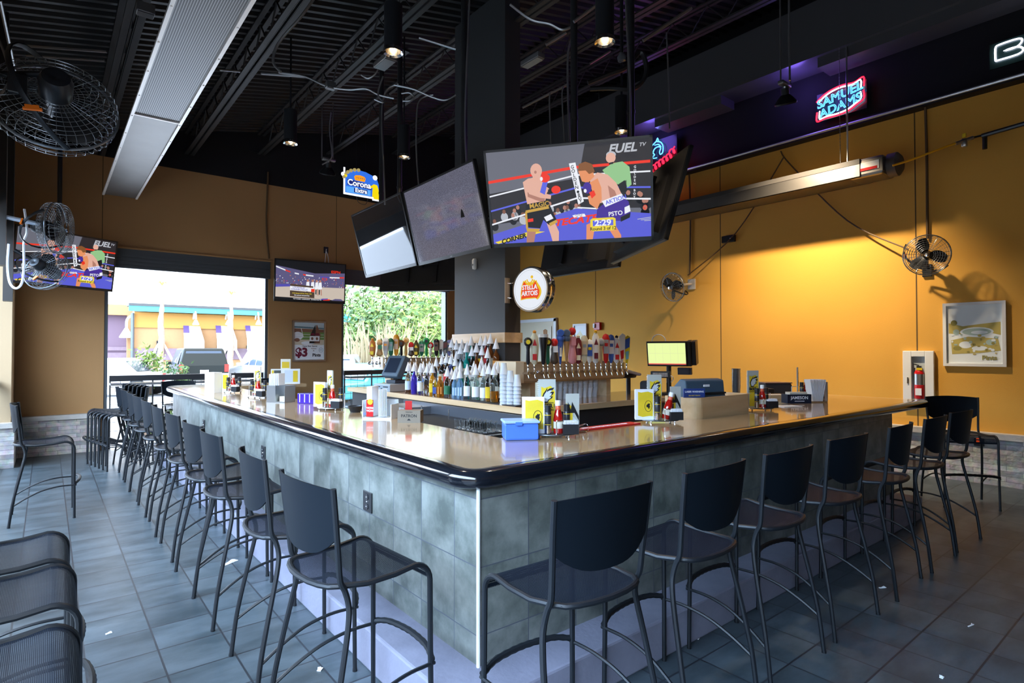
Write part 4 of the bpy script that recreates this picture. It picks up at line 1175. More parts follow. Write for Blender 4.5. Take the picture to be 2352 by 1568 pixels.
t = thing('neon_sign', 'white outline neon lettering cut off by the right edge of the photo', 'neon sign', (8.72, 1.45, 5.12))
b = MB(); b.box((.03, -.08, -.02), (.02, .80, .30)); b.build('backing', mat('neon_glass_panel', (0.02, 0.04, 0.035), 0.15), t)
b = MB(); M = face((0, 0, 0), None, (0, -1, 0), (0, 0, 1))
b.xf(M)
B_ = lambda x: smooth_path([(x - .26, -.09, 0), (x - .26, .06, 0), (x - .22, .09, 0), (x - .05, .09, 0), (x - .02, .05, 0), (x - .07, .0, 0), (x - .18, .0, 0), (x - .06, 0, 0), (x - .01, -.05, 0), (x - .06, -.09, 0), (x - .26, -.09, 0)], 3)
b.tube(B_(0), .010, 6); b.tube([(x + .08, y, 0) for x, y in ((0, .09), (0, -.04), (.05, -.09), (.2, -.09), (.25, -.04), (.25, .09))], .010, 6)
b.build('white_tube', emat('neon_white'  , (0, 0, 0), 1), t)
t = thing('neon_sign', 'red neon tube showing at the top right edge of the photo', 'neon sign', atd(2330, -22, 6.68))
b = MB(); b.lathe([(.10 + .02 * math.cos(a), .02 * math.sin(a)) for a in [2 * PI * i / 8 for i in range(9)]], 20, sy=.6, caps=False); b.build('red_tube', N_red, t)
b = MB(); b.box((.05, 0, .05), (.04, .3, .1)); b.build('backing', M_black, t)

t = thing('neon_sign', 'blue and white horse head neon above red script, beside the boxing television', 'neon sign', (8.72, 6.50, 5.16))
M = face((0, 0, 0), None, (0, -1, 0), (0, 0, 1)); b = MB().xf(M @ Matrix.Translation((-.09, .09, 0)) @ Matrix.Scale(.85, 4))
b.tube(smooth_path([(-.02, .25, 0), (.10, .20, 0), (.16, .10, 0), (.15, -.03, 0), (.09, -.06, 0), (.07, .0, 0), (.10, .08, 0), (.04, .12, 0), (-.06, .10, 0), (-.10, .02, 0), (-.06, -.03, 0), (-.12, -.06, 0)], 4), .013, 6)
b.tube(smooth_path([(-.18, .08, 0), (-.13, .18, 0), (-.02, .25, 0), (.02, .31, 0), (.05, .22, 0)], 4), .013, 6); b.tube(smooth_path([(-.06, .18, 0), (.04, .17, 0), (.11, .10, 0)], 4), .011, 6); b.tube(smooth_path([(-.17, .0, 0), (-.13, -.05, 0), (-.09, -.10, 0), (.0, -.11, 0)], 4), .011, 6)
b.build('blue_tube', N_cyan, t)
b = MB().xf(M @ Matrix.Translation((.03, -.10, 0)) @ Matrix.Rotation(R(20), 4, 'Z'))
scr = []
for i in range(46):
    u = i / 45; scr.append((-.30 + .62 * u + .035 * math.sin(u * 44), .055 * math.cos(u * 44) + (.04 if u > .8 else 0), 0))
b.tube(smooth_path(scr, 2), .013, 6); b.tube([(-.30, -.085, 0), (.34, -.085, 0)], .012, 6)
b.build('red_script', N_red, t)
b = MB(); b.box((.06, 0, .03), (.02, .62, .62)); b.build('backing', mat('neon_backing'), t)
lamp_light(t, (-.20, .1, .36), 9, (.22, .15, 1.0), size=.2)
lamp_light(t, (-.10, -.1, -.2), 4, (1.0, .02, .05), size=.2)

# blue lit crown sign at the back
t = thing('lit_sign', 'blue lit beer sign with a gold crown and yellow shirt, high at the back', 'lit sign', (5.0, 11.16, 5.03))
M = face((0, 0, 0), None, (1, 0, 0), (0, 0, 1))
out = [(-.36, -.25), (.24, -.25), (.26, -.28), (.40, -.28), (.40, .05), (.36, .16), (.26, .22), (.10, .27), (-.08, .285), (-.22, .26), (-.32, .20), (-.36, .12)]
b = MB().xf(M); b.prism(out, .05, None, -.05); b.build('case', M_black, t)
C_blue = emat('sign_blue', (0.03, 0.16, 0.75), 0.79); C_lt = emat('sign_light_blue', (0.10, 0.38, 0.90), 0.79); C_wh = emat('sign_white', (0.85, 0.92, 1.0), 1.01); C_or = emat('sign_orange', (0.95, 0.33, 0.01), 0.79); C_ye = emat('sign_yellow', (0.85, 0.66, 0.0), 0.79); C_dk = emat('sign_navy', (0.01, 0.02, 0.18), 0.72); C_gd = emat('sign_photo_beige', (0.42, 0.33, 0.12), 0.72)
b = MB().xf(M)
b.mat(0).poly([(x * .96, y * .96, .002) for x, y in out]); b.mat(1).poly([(-.33, -.22, .004), (.20, -.22, .004), (.20, -.10, .004), (-.33, -.10, .004)])
b.mat(2).box2((-.385, -.26, 0), (-.355, .27, .02)); b.box2((-.385, -.27, 0), (.26, -.235, .02)); b.box2((.24, -.30, 0), (.42, -.27, .02)); b.ball((-.39, .13, .0), .045, 12, 6, (1, 1, .3))
b.mat(3).poly([(-.14, .05, .006), (.07, .05, .006), (.09, .12, .006), (.06, .155, .006), (-.035, .17, .006), (-.13, .155, .006), (-.16, .12, .006)])
for i in range(5): b.mat(5).poly([(-.11 + .04 * i, .10, .008), (-.09 + .04 * i, .10, .008), (-.10 + .04 * i, .13, .008)])
b.mat(5).poly([(-.30, -.07, .006), (.22, -.09, .006), (.22, .01, .006), (-.30, .05, .006)])
b.mat(2).text('Corona', .17, M @ Matrix.Translation((-.05, -.015, .010)) @ Matrix.Rotation(R(-2), 4, 'Z') if False else Matrix.Translation((-.05, -.015, .010)), .002, .02, 'CENTER', .95)
b.mat(5).poly([(-.16, -.20, .006), (.13, -.20, .006), (.13, -.11, .006), (-.16, -.11, .006)]); b.mat(2).text('Extra', .12, Matrix.Translation((-.01, -.15, .010)), .002, .02)
b.mat(4).poly([(.23, -.27, .01), (.40, -.27, .01), (.375, -.05, .01), (.345, .03, .01), (.27, .04, .01), (.19, -.02, .01), (.21, -.06, .01), (.245, -.03, .01)])
for i in range(6):
    a = PI * .93 - i * .26; b.mat(6).lathe([(.0, .03), (.035, .02), (.038, 0)], 8, (-.05 + .33 * math.cos(a), .02 + .25 * math.sin(a), .0))
b.mat(2).lathe([(.02, .012), (.05, .012), (.055, 0)], 8, (.30, .18, .0)); b.mat(4).lathe([(.0, .03), (.035, .02), (.038, 0)], 8, (-.345, .11, .0))
b.build('lit_face', [C_blue, C_lt, C_wh, C_or, C_ye, C_dk, C_gd], t)
b = MB(); b.tube([(-.1, .03, .2), (-.1, .03, ceil_z(5) - 5.03)], .004, 5); b.tube([(.1, .03, .2), (.1, .03, ceil_z(5) - 5.03)], .004, 5); b.tube(smooth_path([(-.1, .02, -.26), (-.05, .03, -.38), (.1, .03, -.40), (.15, .02, -.28)], 4), .006, 5); b.build('hanging_wires', M_pole, t)

# round double-sided sign on the column
p = at(1226, 665, y=5.12)
t = thing('round_sign', 'round white lit beer sign with a red crest, in a chrome drum on the column', 'lit sign', p)
ax = Vector((-.80, -.60, 0)).normalized(); ax = (Vector((0, 0, 0)) - Vector((p.x, p.y, 0))).normalized()
ax = (Matrix.Rotation(R(-38), 3, 'Z') @ ax)
xx = Vector((0, 0, 1)).cross(ax).normalized()
M = Matrix((xx, Vector((0, 0, 1)), ax)).transposed().to_4x4()
rs = .262
b = MB().xf(M); b.lathe([(rs * .93, .075), (rs, .075), (rs * 1.02, .06), (rs * .985, .045), (rs * 1.02, .025), (rs * .985, .0), (rs * 1.02, -.025), (rs * .985, -.045), (rs * 1.02, -.06), (rs, -.075), (rs * .93, -.075)], 44, caps=False); b.build('chrome_drum', M_chrome, t)
b = MB().xf(M)
S_w = emat('sign_face_white', (0.80, 0.84, 0.92), 0.72); S_r = emat('sign_face_red', (0.80, 0.06, 0.01), 0.72); S_y = emat('sign_face_gold', (0.80, 0.50, 0.02), 0.72); S_g = emat('sign_face_line', (0.30, 0.32, 0.36), 0.72)
for s in (1, -1):
    Q = M if s == 1 else M @ Matrix.Rotation(PI, 4, 'Y'); b.xf(Q)
    b.mat(0).lathe([(rs * .94, .070), (0, .070)], 40, caps=False)
    b.mat(3).lathe([(rs * .86, .0715), (rs * .85, .0718)], 40, caps=False)
    cr = [(-.125, -.11), (-.05, -.10), (.08, -.10), (.10, -.115), (.135, -.08), (.14, -.02), (.105, .03), (.09, .085), (.03, .065), (-.03, .065), (-.09, .09), (-.115, .03), (-.125, -.03)]
    b.mat(2).poly([(x * 1.1, y * 1.14 + .002, .0735) for x, y in cr]); b.mat(1).poly([(x, y, .0745) for x, y in cr])
    b.mat(2).tube([(.065 * math.cos(a), .105 + .055 * math.sin(a), .0745) for a in [PI + PI * i / 10 for i in range(11)]], .011, 6); b.tube([(.04 * math.cos(a), .115 + .04 * math.sin(a), .0745) for a in [PI + PI * i / 10 for i in range(11)]], .008, 6); b.ball((.03, .14, .0745), .02, 8, 5, (1, 1, .3))
    b.tube(smooth_path([(.10, .07, .0745), (.15, .0, .0745), (.155, -.06, .0745), (.12, -.115, .0745)], 4), .010, 6)
    b.mat(0); 
    for txt, yy in (('STELLA', .02), ('ARTOIS', -.05)): b.xf(); b.text(txt, .075, Q @ Matrix.Translation((-.004, yy, .0755)), .0006, .03, 'CENTER', .92)
b.build('lit_face', [S_w, S_r, S_y, S_g], t)
b = MB(); q = Vector((4.262, 5.40 - .006, p.z)) - p
b.box(q + Vector((0, 0, 0)), (.07, .012, .30)); b.build('wall_plate', mat('brass_plate', (0.30, 0.22, 0.14), 0.4, 0.5), t)
b = MB()
for dz in (-.09, .09): b.tube([q + Vector((0, 0, dz)), M @ Vector((-rs * .96, dz, 0))], .010, 8)
b.build('bracket_rods', M_chrome, t)

# ------------------------------------------------------------------ cables, conduits and boxes under the roof
def cable(label, pts, d, r=.010, m=None, name='cable', smooth=True, group=None):
    P_ = [atd(p[0], p[1], p[2] if len(p) > 2 else d) for p in pts]
    b = MB(); b.tube(smooth_path(P_, 5) if smooth else P_, r, 6)
    o = b.build(name, m or M_greycond); tag(o, label, 'cable' if name == 'cable' else 'conduit', group); return o
cable('grey cable hanging left of the pole below the left downlight', [(915, 193), (890, 205), (878, 240), (877, 300), (882, 400), (884, 470)], 7.3)
cable('grey cable looping down right of the left downlight pole', [(995, 218), (975, 222), (960, 240), (956, 300), (957, 360), (962, 430)], 7.2)
cable('pale cable strapped to the pole in front of the column', [(1078, 0), (1076, 60), (1070, 200), (1068, 300), (1071, 372)], 6.2)
cable('grey cable with a curl hanging to the dark spotlight', [(760, 258), (757, 300), (762, 345), (760, 365), (740, 378)], 8.4)
cable('grey flexible cable running down from the roof joist at upper left', [(722, -4), (690, 40), (650, 85), (632, 115), (628, 145), (645, 165)], 5.6, .013)
cable('grey cable hanging beside the middle pole, left side', [(1314, 85), (1305, 120), (1304, 200), (1308, 325)], 5.9, .011)
cable('pale cable on the right drop pole above the boxing television', [(1437, -4), (1442, 100), (1447, 200), (1448, 312)], 5.5, .011)
cable('long grey wire hanging right of the boxing television poles', [(1531, 75), (1536, 200), (1538, 296)], 6.4, .009)
cable('grey wire hanging behind the boxing television, left of three', [(1270, 210), (1262, 225), (1266, 330)], 6.3, .009)
cable('grey wire hanging behind the boxing television, middle of three', [(1300, 195), (1291, 215), (1297, 325)], 6.3, .009)
cable('thick black flexible duct curling beside the right drop pole', [(1350, 190), (1400, 170), (1438, 155), (1470, 120), (1484, 150), (1480, 180), (1455, 203), (1400, 202), (1355, 204)], 6.6, .028, M_pole)
cable('grey cable crossing over the column top', [(1172, 10), (1220, 45), (1262, 55), (1290, 68), (1312, 62)], 6.0, .014)
cable('looped grey cable below the left joist', [(640, 166), (700, 176), (750, 198), (800, 206), (840, 204), (870, 218), (905, 226)], 6.9, .011)
cable('grey cable sagging between the poles', [(905, 195), (950, 205), (990, 222), (1022, 230), (1047, 218)], 6.8, .011)
cable('small grey loop of cable beside the left pole', [(922, 215), (940, 213), (950, 222), (942, 231), (925, 232)], 7.1, .011)
cable('grey wire curving down from the left joist', [(880, 175), (868, 215), (880, 235), (860, 228)], 6.6, .010)
cable('grey cable bowed under the downlight junction box', [(830, 172), (845, 180), (860, 172), (868, 160)], 6.4, .010)
for k, (lab, a, bb, d, r) in enumerate((
    ('bright conduit crossing under the roof deck at upper left', (38, 103), (246, 118), 6.2, .018), ('second bright conduit crossing under the deck at upper left', (60, 127), (240, 139), 6.4, .014),
    ('bright conduit segment between the joist and the heater', (286, 142), (334, 147), 6.8, .014), ('bright conduit running right of the heater', (505, 160), (552, 164), 7.0, .014),
    ('conduit running under the deck toward the junction box', (600, 168), (700, 176), 7.1, .016), ('short conduit in front of the column', (963, 87), (1047, 113), 6.6, .013), ('diagonal conduit right of the downlight above the boxing television', (1477, 93), (1588, 18), 6.2, .020),
    ('diagonal conduit over the middle pole', (1200, 247), (1302, 195), 6.4, .014), ('diagonal conduit above the right downlight', (1318, 50), (1400, -10), 5.4, .016), ('faint diagonal conduit behind the right downlight', (1355, 146), (1402, 117), 6.9, .014),
    ('bright conduit running on the diagonal left of the middle pole', (1254, 103), (1300, 75), 5.9, .016), ('conduit hanging beside the lit spotlight', (1812, -5), (1814, 185), 6.3, .012))):
    cable(lab, [a, bb], d, r, None, 'conduit', False)
for k, (lab, px, py, d, s) in enumerate((('grey junction box hung on the cables left of the column', 759, 196, 6.9, (.11, .07, .08)), ('grey ballast box under the left downlight', 884, 142, 5.6, (.12, .26, .05)), ('bright rectangular box on the deck right of the column', 1223, 138, 6.4, (.10, .30, .06)),
                                         ('grey junction box on the joist at upper left', 334, 22, 5.2, (.14, .10, .09)), ('black control box on the gold wall', 1676, 548, 9.0, None))):
    if s is None: continue
    b = MB(); b.box((0, 0, 0), s, ch=.008); b.box((0, 0, -s[2] / 2 - .004), (s[0] * .9, s[1] * .9, .006)); o = b.build('junction_box', M_greycond); o.location = atd(px, py, d); tag(o, lab, 'junction box')
t = thing('control_box', 'small black box high on the gold wall, right of the sideways fan', 'box', (8.86, 5.245, 3.47))
b = MB(); b.box((0, 0, 0), (.055, .23, .115), ch=.008); b.build('case', M_blackplastic, t)
b = MB(); b.ball((-.03, -.05, 0), .012, 8, 5); b.build('sensor_lens', M_chrome, t)
b = MB(); b.tube([(RIGHTX - .19, FRONTY + .02, BANDZ - .0), (RIGHTX - .19, 9.5, BANDZ)], .018, 8); o = b.build('conduit', mat('bright_conduit', (0.65, 0.65, 0.66), 0.35, 0.6)); tag(o, 'long bright conduit along the bottom of the black band above the gold wall', 'conduit')
for lab, pts in (('dark wire from the conduit down to the right wall fan', [(8.74, 2.42, 4.72), (8.84, 2.44, 4.0), (8.86, 2.45, 3.05)]), ('dark wire from the conduit down to the sideways fan', [(8.80, 5.96, 4.72), (8.86, 5.98, 4.0), (8.86, 6.0, 2.95)]),
                 ('dark diagonal cord from the sideways fan up to the heater', [(8.70, 5.93, 2.92), (8.84, 5.1, 3.55), (8.85, 4.3, 4.6)]), ('dark diagonal cord from the right wall fan up to the left', [(8.70, 2.62, 2.92), (8.84, 3.4, 3.45), (8.85, 4.2, 4.45), (8.85, 4.35, 4.7)]),
                 ('dark cable on the back wall above the basketball television', [(3.24, 11.43, 5.0), (3.22, 11.44, 4.0), (3.26, 11.40, 3.35)])):
    b = MB(); b.tube(smooth_path(pts, 6), .010 if 'diag' in lab else .016, 6); o = b.build('wire', mat('brown_wire', (0.10, 0.055, 0.02), 0.6)); tag(o, lab, 'wire')
t = thing('motion_sensor', 'small white motion sensor on the grey column below the televisions', 'sensor', at(1092, 607, x=4.233))
b = MB(); b.lathe([(.0, -.07), (.03, -.06), (.036, -.02), (.036, .05), (.025, .07), (.0, .075)], 14, (-.01, 0, 0), None); b.build('housing', M_white, t)
b = MB(); b.ball((-.042, 0, -.01), .014, 8, 6); b.build('sensor_lens', M_greycond, t)
t = thing('wall_outlet', 'black outlet plate with two white cords above the basketball television', 'outlet', (4.38, 11.46, 3.64))
b = MB(); b.box((0, -.004, 0), (.09, .02, .13), ch=.004); b.build('cover_plate', M_blackplastic, t)
b = MB(); b.tube(smooth_path([(.0, -.02, .02), (-.02, -.035, -.1), (-.04, -.05, -.3)], 4), .007, 6); b.tube(smooth_path([(.0, -.02, -.03), (.03, -.035, -.14), (.04, -.05, -.3)], 4), .007, 6); b.build('cord', mat('white_cable'), t)
# ------------------------------------------------------------------ back bar
M_counterdark = mat('back_bar_dark', (0.018, 0.018, 0.020), 0.5, noise=0.2, nscale=30)
BBX, BBY, BBZ = 3.68, 4.36, 1.03
M_bbtop = wood_mat('back_bar_top', (0.22, 0.13, 0.07), (0.30, 0.19, 0.10), 'Y', 6, 0.12, coat=0.4)
t = thing('back_bar', 'inner wood-edged counter around the column holding the bottles and taps', 'counter', (BBX, BBY, 0))
o_ = Vector((BBX, BBY, 0))
def R2(b, a, c): b.box2(tuple(Vector(a) - o_), tuple(Vector(c) - o_))
b = MB(); R2(b, (BBX + .03, BBY + .03, BBZ - .05), (4.52, 8.7, BBZ)); R2(b, (4.52, BBY + .03, BBZ - .05), (6.62, 5.42, BBZ)); b.build('counter_top', M_bbtop, t)
b = MB(); R2(b, (BBX, BBY, BBZ - .058), (BBX + .03, 8.7, BBZ + .002)); b.build('wood_edge', M_birchY, t)
b = MB(); R2(b, (BBX + .03, BBY, BBZ - .058), (6.62, BBY + .03, BBZ + .002)); b.build('wood_edge', M_birch, t)
b = MB(); R2(b, (BBX + .06, BBY + .06, 0), (4.22, 8.65, BBZ - .05)); R2(b, (4.22, BBY + .06, 0), (6.55, 5.38, BBZ - .05)); b.build('base_cabinet', M_counterdark, t)
# stainless drain unit and speed rail on the service side of the left bar
t = thing('drain_unit', 'stainless drainboard and ice bin under the edge of the bottle counter', 'sink unit', (3.28, 5.1, 0))
b = MB(); b.box2((-.36, -.9, .12), (.38, 1.7, .80)); b.build('cabinet', M_blackplastic, t)
b = MB(); b.box2((-.38, -.92, .80), (.38, 1.72, .84)); b.box2((-.385, -.92, .74), (-.36, 1.72, .862)); b.build('drain_top', M_steel, t)
b = MB(); b.box2((-.33, -.85, .841), (.34, .9, .85)); b.build('rubber_mat', M_black, t)
b = MB(); b.box2((.0, 1.0, .84), (.36, 1.6, .93)); b.build('bin_lid', M_steel, t)
b = MB(); b.box2((.36, -.9, .84), (.38, 1.7, .965)); b.build('splash_back', mat('dark_steel', (0.10, 0.11, 0.13), .35, .6), t)
for yy in (.35, .95):
    b = MB(); b.tube([(.2, yy, .85), (.2, yy, .95)], .008, 6); b.build('divider_post', M_chrome, t)
G = 'glasses on the drain mat'
g0 = None
for i in range(3):
    for j in range(6):
        p = (3.12 + .09 * i, 4.30 + .085 * j, .851)
        if g0 is None:
            g0 = MB().lathe([(.0, .006), (.031, .0), (.036, .085), (.033, .085), (.029, .01), (.0, .012)], 14).build('glass', M_glass)
            o = g0
        else:
            o = g0.copy(); COL.objects.link(o)
        o.location = p
        tag(o, 'clear glass upside down on the drain mat, %s row, %s from the corner' % (('front', 'middle', 'back')[i], ORD[j]), 'glass', G)

# ------------------------------------------------------------------ tap boxes and beer taps
def tapbox(label, x0, x1, y0, z0, z1, dep, group=None):
    t = thing('tap_box', label, 'tap tower', (x0, y0, z0))
    L = x1 - x0; H = z1 - z0
    b = MB(); b.box2((.10, .005, 0), (L - .02, dep, H)); b.build('box_body', wood_mat('tap_box_wood', (0.30, 0.19, 0.09), (0.40, 0.26, 0.13), 'X', 6, .3) if 'tap_box_wood' not in MATS else MATS['tap_box_wood'], t)
    b = MB(); b.box2((.02, 0, .02), (L, .004, H - .02)); b.build('steel_front', mat('tap_box_steel', (0.50, 0.35, 0.20), 0.35, 0.25), t)
    b = MB(); b.box2((0, -.02, -.0), (.12, dep + .01, H + .01)); b.build('end_cap', M_cream if 'cap_lt' not in MATS else MATS['cap_lt'], t, bevel=.006)
    for fx in (.16, .86):
        b = MB(); b.box2((L * fx, .08, BBZ - z0), (L * fx + .075, dep - .05, 0)); b.build('support_post', M_birch, t)
    return t
MATS['cap_lt'] = mat('birch_end_cap', (0.72, 0.56, 0.36), 0.4)
TY = 4.92
tapbox('long wood and steel tap box under eighteen beer handles, right of the column', 3.99, 5.82, TY, 1.245, 1.475, .34)
tapbox('second tap box behind the register with its row of handles against the window', 3.93, 5.05, 8.0, 1.32, 1.495, .32)
def tapcol(c): return mat('tap_%02d%02d%02d' % tuple(int(v * 99) for v in c), c, 0.35)
H_ = lambda *a: a
def handle(parent, kind, h, c1, c2, c3, w=.03):
    """beer tap handle of height h standing at the parent origin"""
    m1, m2, m3 = tapcol(c1), tapcol(c2), tapcol(c3)
    b = MB(); b.lathe([(.010, 0), (.014, .012), (.012, .03), (.010, .04)], 10); b.build('ferrule', M_chrome, parent)
    b = MB()
    if kind == 'paddle':
        b.lathe([(.009, .035), (w * .6, .08), (w * .75, h * .5), (w * .95, h * .85), (w * .6, h * .96), (.0, h)], 14, sy=.55)
        s = b.build('handle', m1, parent)
        b = MB(); b.box((0, -w * .50, h * .60), (w * 1.2, .006, h * .42)); b.build('label_plate', m2, s)
        b = MB(); b.box((0, -w * .54, h * .66), (w * .8, .006, h * .10)); b.build('emblem', m3, s)
    elif kind == 'ball':
        b.lathe([(.009, .035), (w * .45, .07), (w * .38, h * .6), (w * .5, h * .72), (.0, h * .74)], 12); s = b.build('handle', m1, parent)
        b = MB(); b.ball((0, 0, h * .85), w * .95, 12, 8, (1, .6, 1.1)); b.build('topper', m2, s)
        b = MB(); b.lathe([(w * .5, 0), (w * .5, .004)], 12, (0, -w * .6, h * .85), Matrix.Rotation(PI / 2, 4, 'X')); b.build('emblem', m3, s)
    elif kind == 'barrel':
        b.lathe([(.008, .035), (.012, .06), (w * .75, h * .70), (w * .55, h * .72), (.0, h * .72)], 14); s = b.build('handle', m1, parent)
        b = MB(); b.lathe([(w * .75, -h * .0), (w * .95, h * .05), (w * .95, h * .12), (w * .75, h * .17), (0, h * .17)], 14, (0, 0, h * .70), None); b.lathe([(w * .7, -.045), (w * .9, -.02), (w * .9, .02), (w * .7, .045)], 14, (0, -.005, h * .92), Matrix.Rotation(PI / 2, 4, 'X')); b.build('topper', m2, s)
        b = MB(); b.box((0, -w * .5, h * .45), (w * .5, .008, h * .3)); b.build('label_plate', m3, s)
    elif kind == 'figure':
        b.lathe([(.010, .035), (w * .9, .06), (w * 1.0, h * .25), (w * .7, h * .45), (w * .8, h * .62), (w * .4, h * .70), (0, h * .71)], 12, sy=.7); s = b.build('handle', m1, parent)
        b = MB(); b.ball((0, -.004, h * .82), w * .85, 12, 8, (1, .8, 1.1)); b.build('topper', m2, s)
        b = MB(); b.box((w * .2, -w * .75, h * .60), (w * 1.1, .012, h * .20)); b.build('label_plate', m3, s)
    elif kind == 'bottle':
        b.lathe([(.009, .035), (w * .7, .06), (w * .85, h * .35), (w * 1.0, h * .62), (w * .8, h * .82), (w * .4, h * .92), (w * .3, h * .98), (0, h)], 14, sy=.75); s = b.build('handle', m1, parent)
        b = MB(); b.lathe([(w * .36, 0), (w * .45, h * .05), (.0, h * .09)], 12, (0, 0, h * .93)); b.build('topper', m2, s)
        b = MB(); b.poly([(-w * .5, -w * .76, h * .6), (w * .5, -w * .76, h * .6), (0, -w * .72, h * .78)]); b.box((0, -w * .62, h * .3), (w * .9, .02, h * .16)); b.build('emblem', m3, s)
    elif kind == 'wing':
        b.prism([(-.012, .035), (.012, .035), (w * .8, h * .45), (w * .9, h * .95), (w * .2, h), (-w * .7, h * .9), (-w * .5, h * .4)], .022, Matrix.Rotation(PI / 2, 4, 'X'), -.011); s = b.build('handle', m1, parent)
        b = MB(); b.prism([(-w * .4, h * .55), (w * .7, h * .62), (w * .8, h * .93), (-w * .5, h * .86)], .006, Matrix.Rotation(PI / 2, 4, 'X'), .011); b.build('label_plate', m2, s)
        b = MB(); b.prism([(-w * .2, h * .20), (w * .45, h * .24), (w * .5, h * .50), (-w * .35, h * .46)], .006, Matrix.Rotation(PI / 2, 4, 'X'), .011); b.build('emblem', m3, s)
    elif kind == 'tap':   # faucet mounted tall handle with hand on top
        b.lathe([(.010, .035), (w * .5, .06), (w * .6, h * .4), (w * .95, h * .68), (w * 1.05, h * .80), (0, h * .80)], 14); s = b.build('handle', m1, parent)
        b = MB(); b.lathe([(w * 1.1, 0), (w * 1.12, h * .08), (0, h * .09)], 14, (0, 0, h * .78)); b.build('topper', m2, s)
        b = MB()
        for k in range(4): b.tube([(-.016 + .011 * k + .02, 0, h * .86), (-.018 + .012 * k + .02, 0, h * (1.0 - .02 * abs(k - 1.5)))], .0055, 6)
        b.build('emblem', m3, s)
    return s
def faucet(t):
    b = MB(); b.lathe([(.026, 0), (.026, .012), (.014, .016), (.013, .055), (.018, .085), (.018, .112), (0, .113)], 14, (0, .101, 0), Matrix.Rotation(PI / 2, 4, 'X'))
    b.tube([(0, 0, -.005), (0, -.004, -.025), (0, -.02, -.055)], [.013, .011, .009], 10); b.lathe([(.012, -.01), (.014, .02), (.010, .05), (.008, .065)], 12)
    b.build('faucet', M_chrome, t)
BK_, WH_, RD_, YE_, BLU, GRN, WD, CR, MRN, PNK, GRY, ORN, DKB = ((.015, .015, .018), (.80, .80, .78), (.60, .02, .02), (.85, .62, .02), (.05, .13, .50), (.02, .16, .07), (.42, .22, .09), (.78, .72, .50), (.16, .02, .03), (.75, .30, .32), (.35, .36, .38), (.80, .32, .03), (.09, .06, .04))
rightset = [(245, 345, 'ball', BK_, BK_, YE_, 'black handle with a yellow panel, first at the left end of the tap box'), (355, 230, 'bottle', CR, ORN, RD_, 'cream bottle-shaped beer tap handle with a red triangle'), (510, 200, 'tap', BK_, WH_, WD, 'tall black pint-shaped beer tap handle with a brown hand on top'),
    (585, 350, 'ball', GRN, BK_, YE_, 'dark green beer tap handle with a round black and gold badge'), (695, 340, 'figure', DKB, RD_, WH_, 'brown figure beer tap handle with a red helmet and white sign'), (800, 225, 'barrel', BLU, BLU, WH_, 'blue beer tap handle with a blue barrel on top'),
    (905, 225, 'barrel', WD, (.10, .15, .25), WD, 'tan wooden beer tap handle with a navy barrel on top'), (1005, 110, 'figure', PNK, RD_, PNK, 'tall pink lettered beer tap handle with a red cap and dark flame'), (1105, 320, 'bottle', MRN, CR, CR, 'maroon beer tap handle with a cream label'),
    (1210, 310, 'paddle', CR, (.70, .55, .36), GRY, 'cream paddle beer tap handle with an oval crest'), (1300, 380, 'paddle', WH_, BLU, YE_, 'white beer tap handle with a square blue label'), (1405, 230, 'bottle', WH_, (.95, .55, .02), MRN, 'white beer tap handle with an orange ball on top'),
    (1495, 365, 'ball', (.55, .42, .25), GRY, GRY, 'wood beer tap handle with a silver fitting'), (1580, 285, 'paddle', RD_, GRY, RD_, 'slim red beer tap handle with a silver tip'), (1670, 300, 'paddle', BLU, WH_, BLU, 'slim blue and white beer tap handle'),
    (1765, 325, 'bottle', WH_, BK_, RD_, 'white beer tap handle with red patches and a black tip'), (1850, 285, 'wing', WH_, (.80, .78, .76), RD_, 'broad white beer tap handle with red script'), (1935, 320, 'wing', YE_, BLU, (.2, .5, .65), 'yellow and blue beer tap handle at the right end of the tap box')]
for k, (cx, ty, kind, c1, c2, c3, lab) in enumerate(rightset):
    px = 1180 + cx / 7.467
    p = at(px, 843, y=TY - .10); ptop = at(px, 720 + ty / 7.467, y=TY - .10)
    zb = 1.40; h = max(.2, ptop.z - zb - .05)
    t = thing('beer_tap', lab, 'beer tap', (p.x, TY - .10, zb - .045), 0, 'beer taps right of the column')
    faucet(t)
    hd = bpy.data.objects.new('tap_handle', None); COL.objects.link(hd); hd.parent = t; hd.location = (0, 0, .055); hd.rotation_euler = (R(-4), 0, R(-38))
    bpy.data.objects.remove(hd)
    s = handle(t, kind, h, c1, c2, c3, .050 if kind in ('paddle', 'ball') else .050)
    for ch in list(t.children):
        if ch.name.startswith(('handle', 'ferrule')): ch.location = (0, 0, .055); ch.rotation_euler = (0, 0, R(-36))
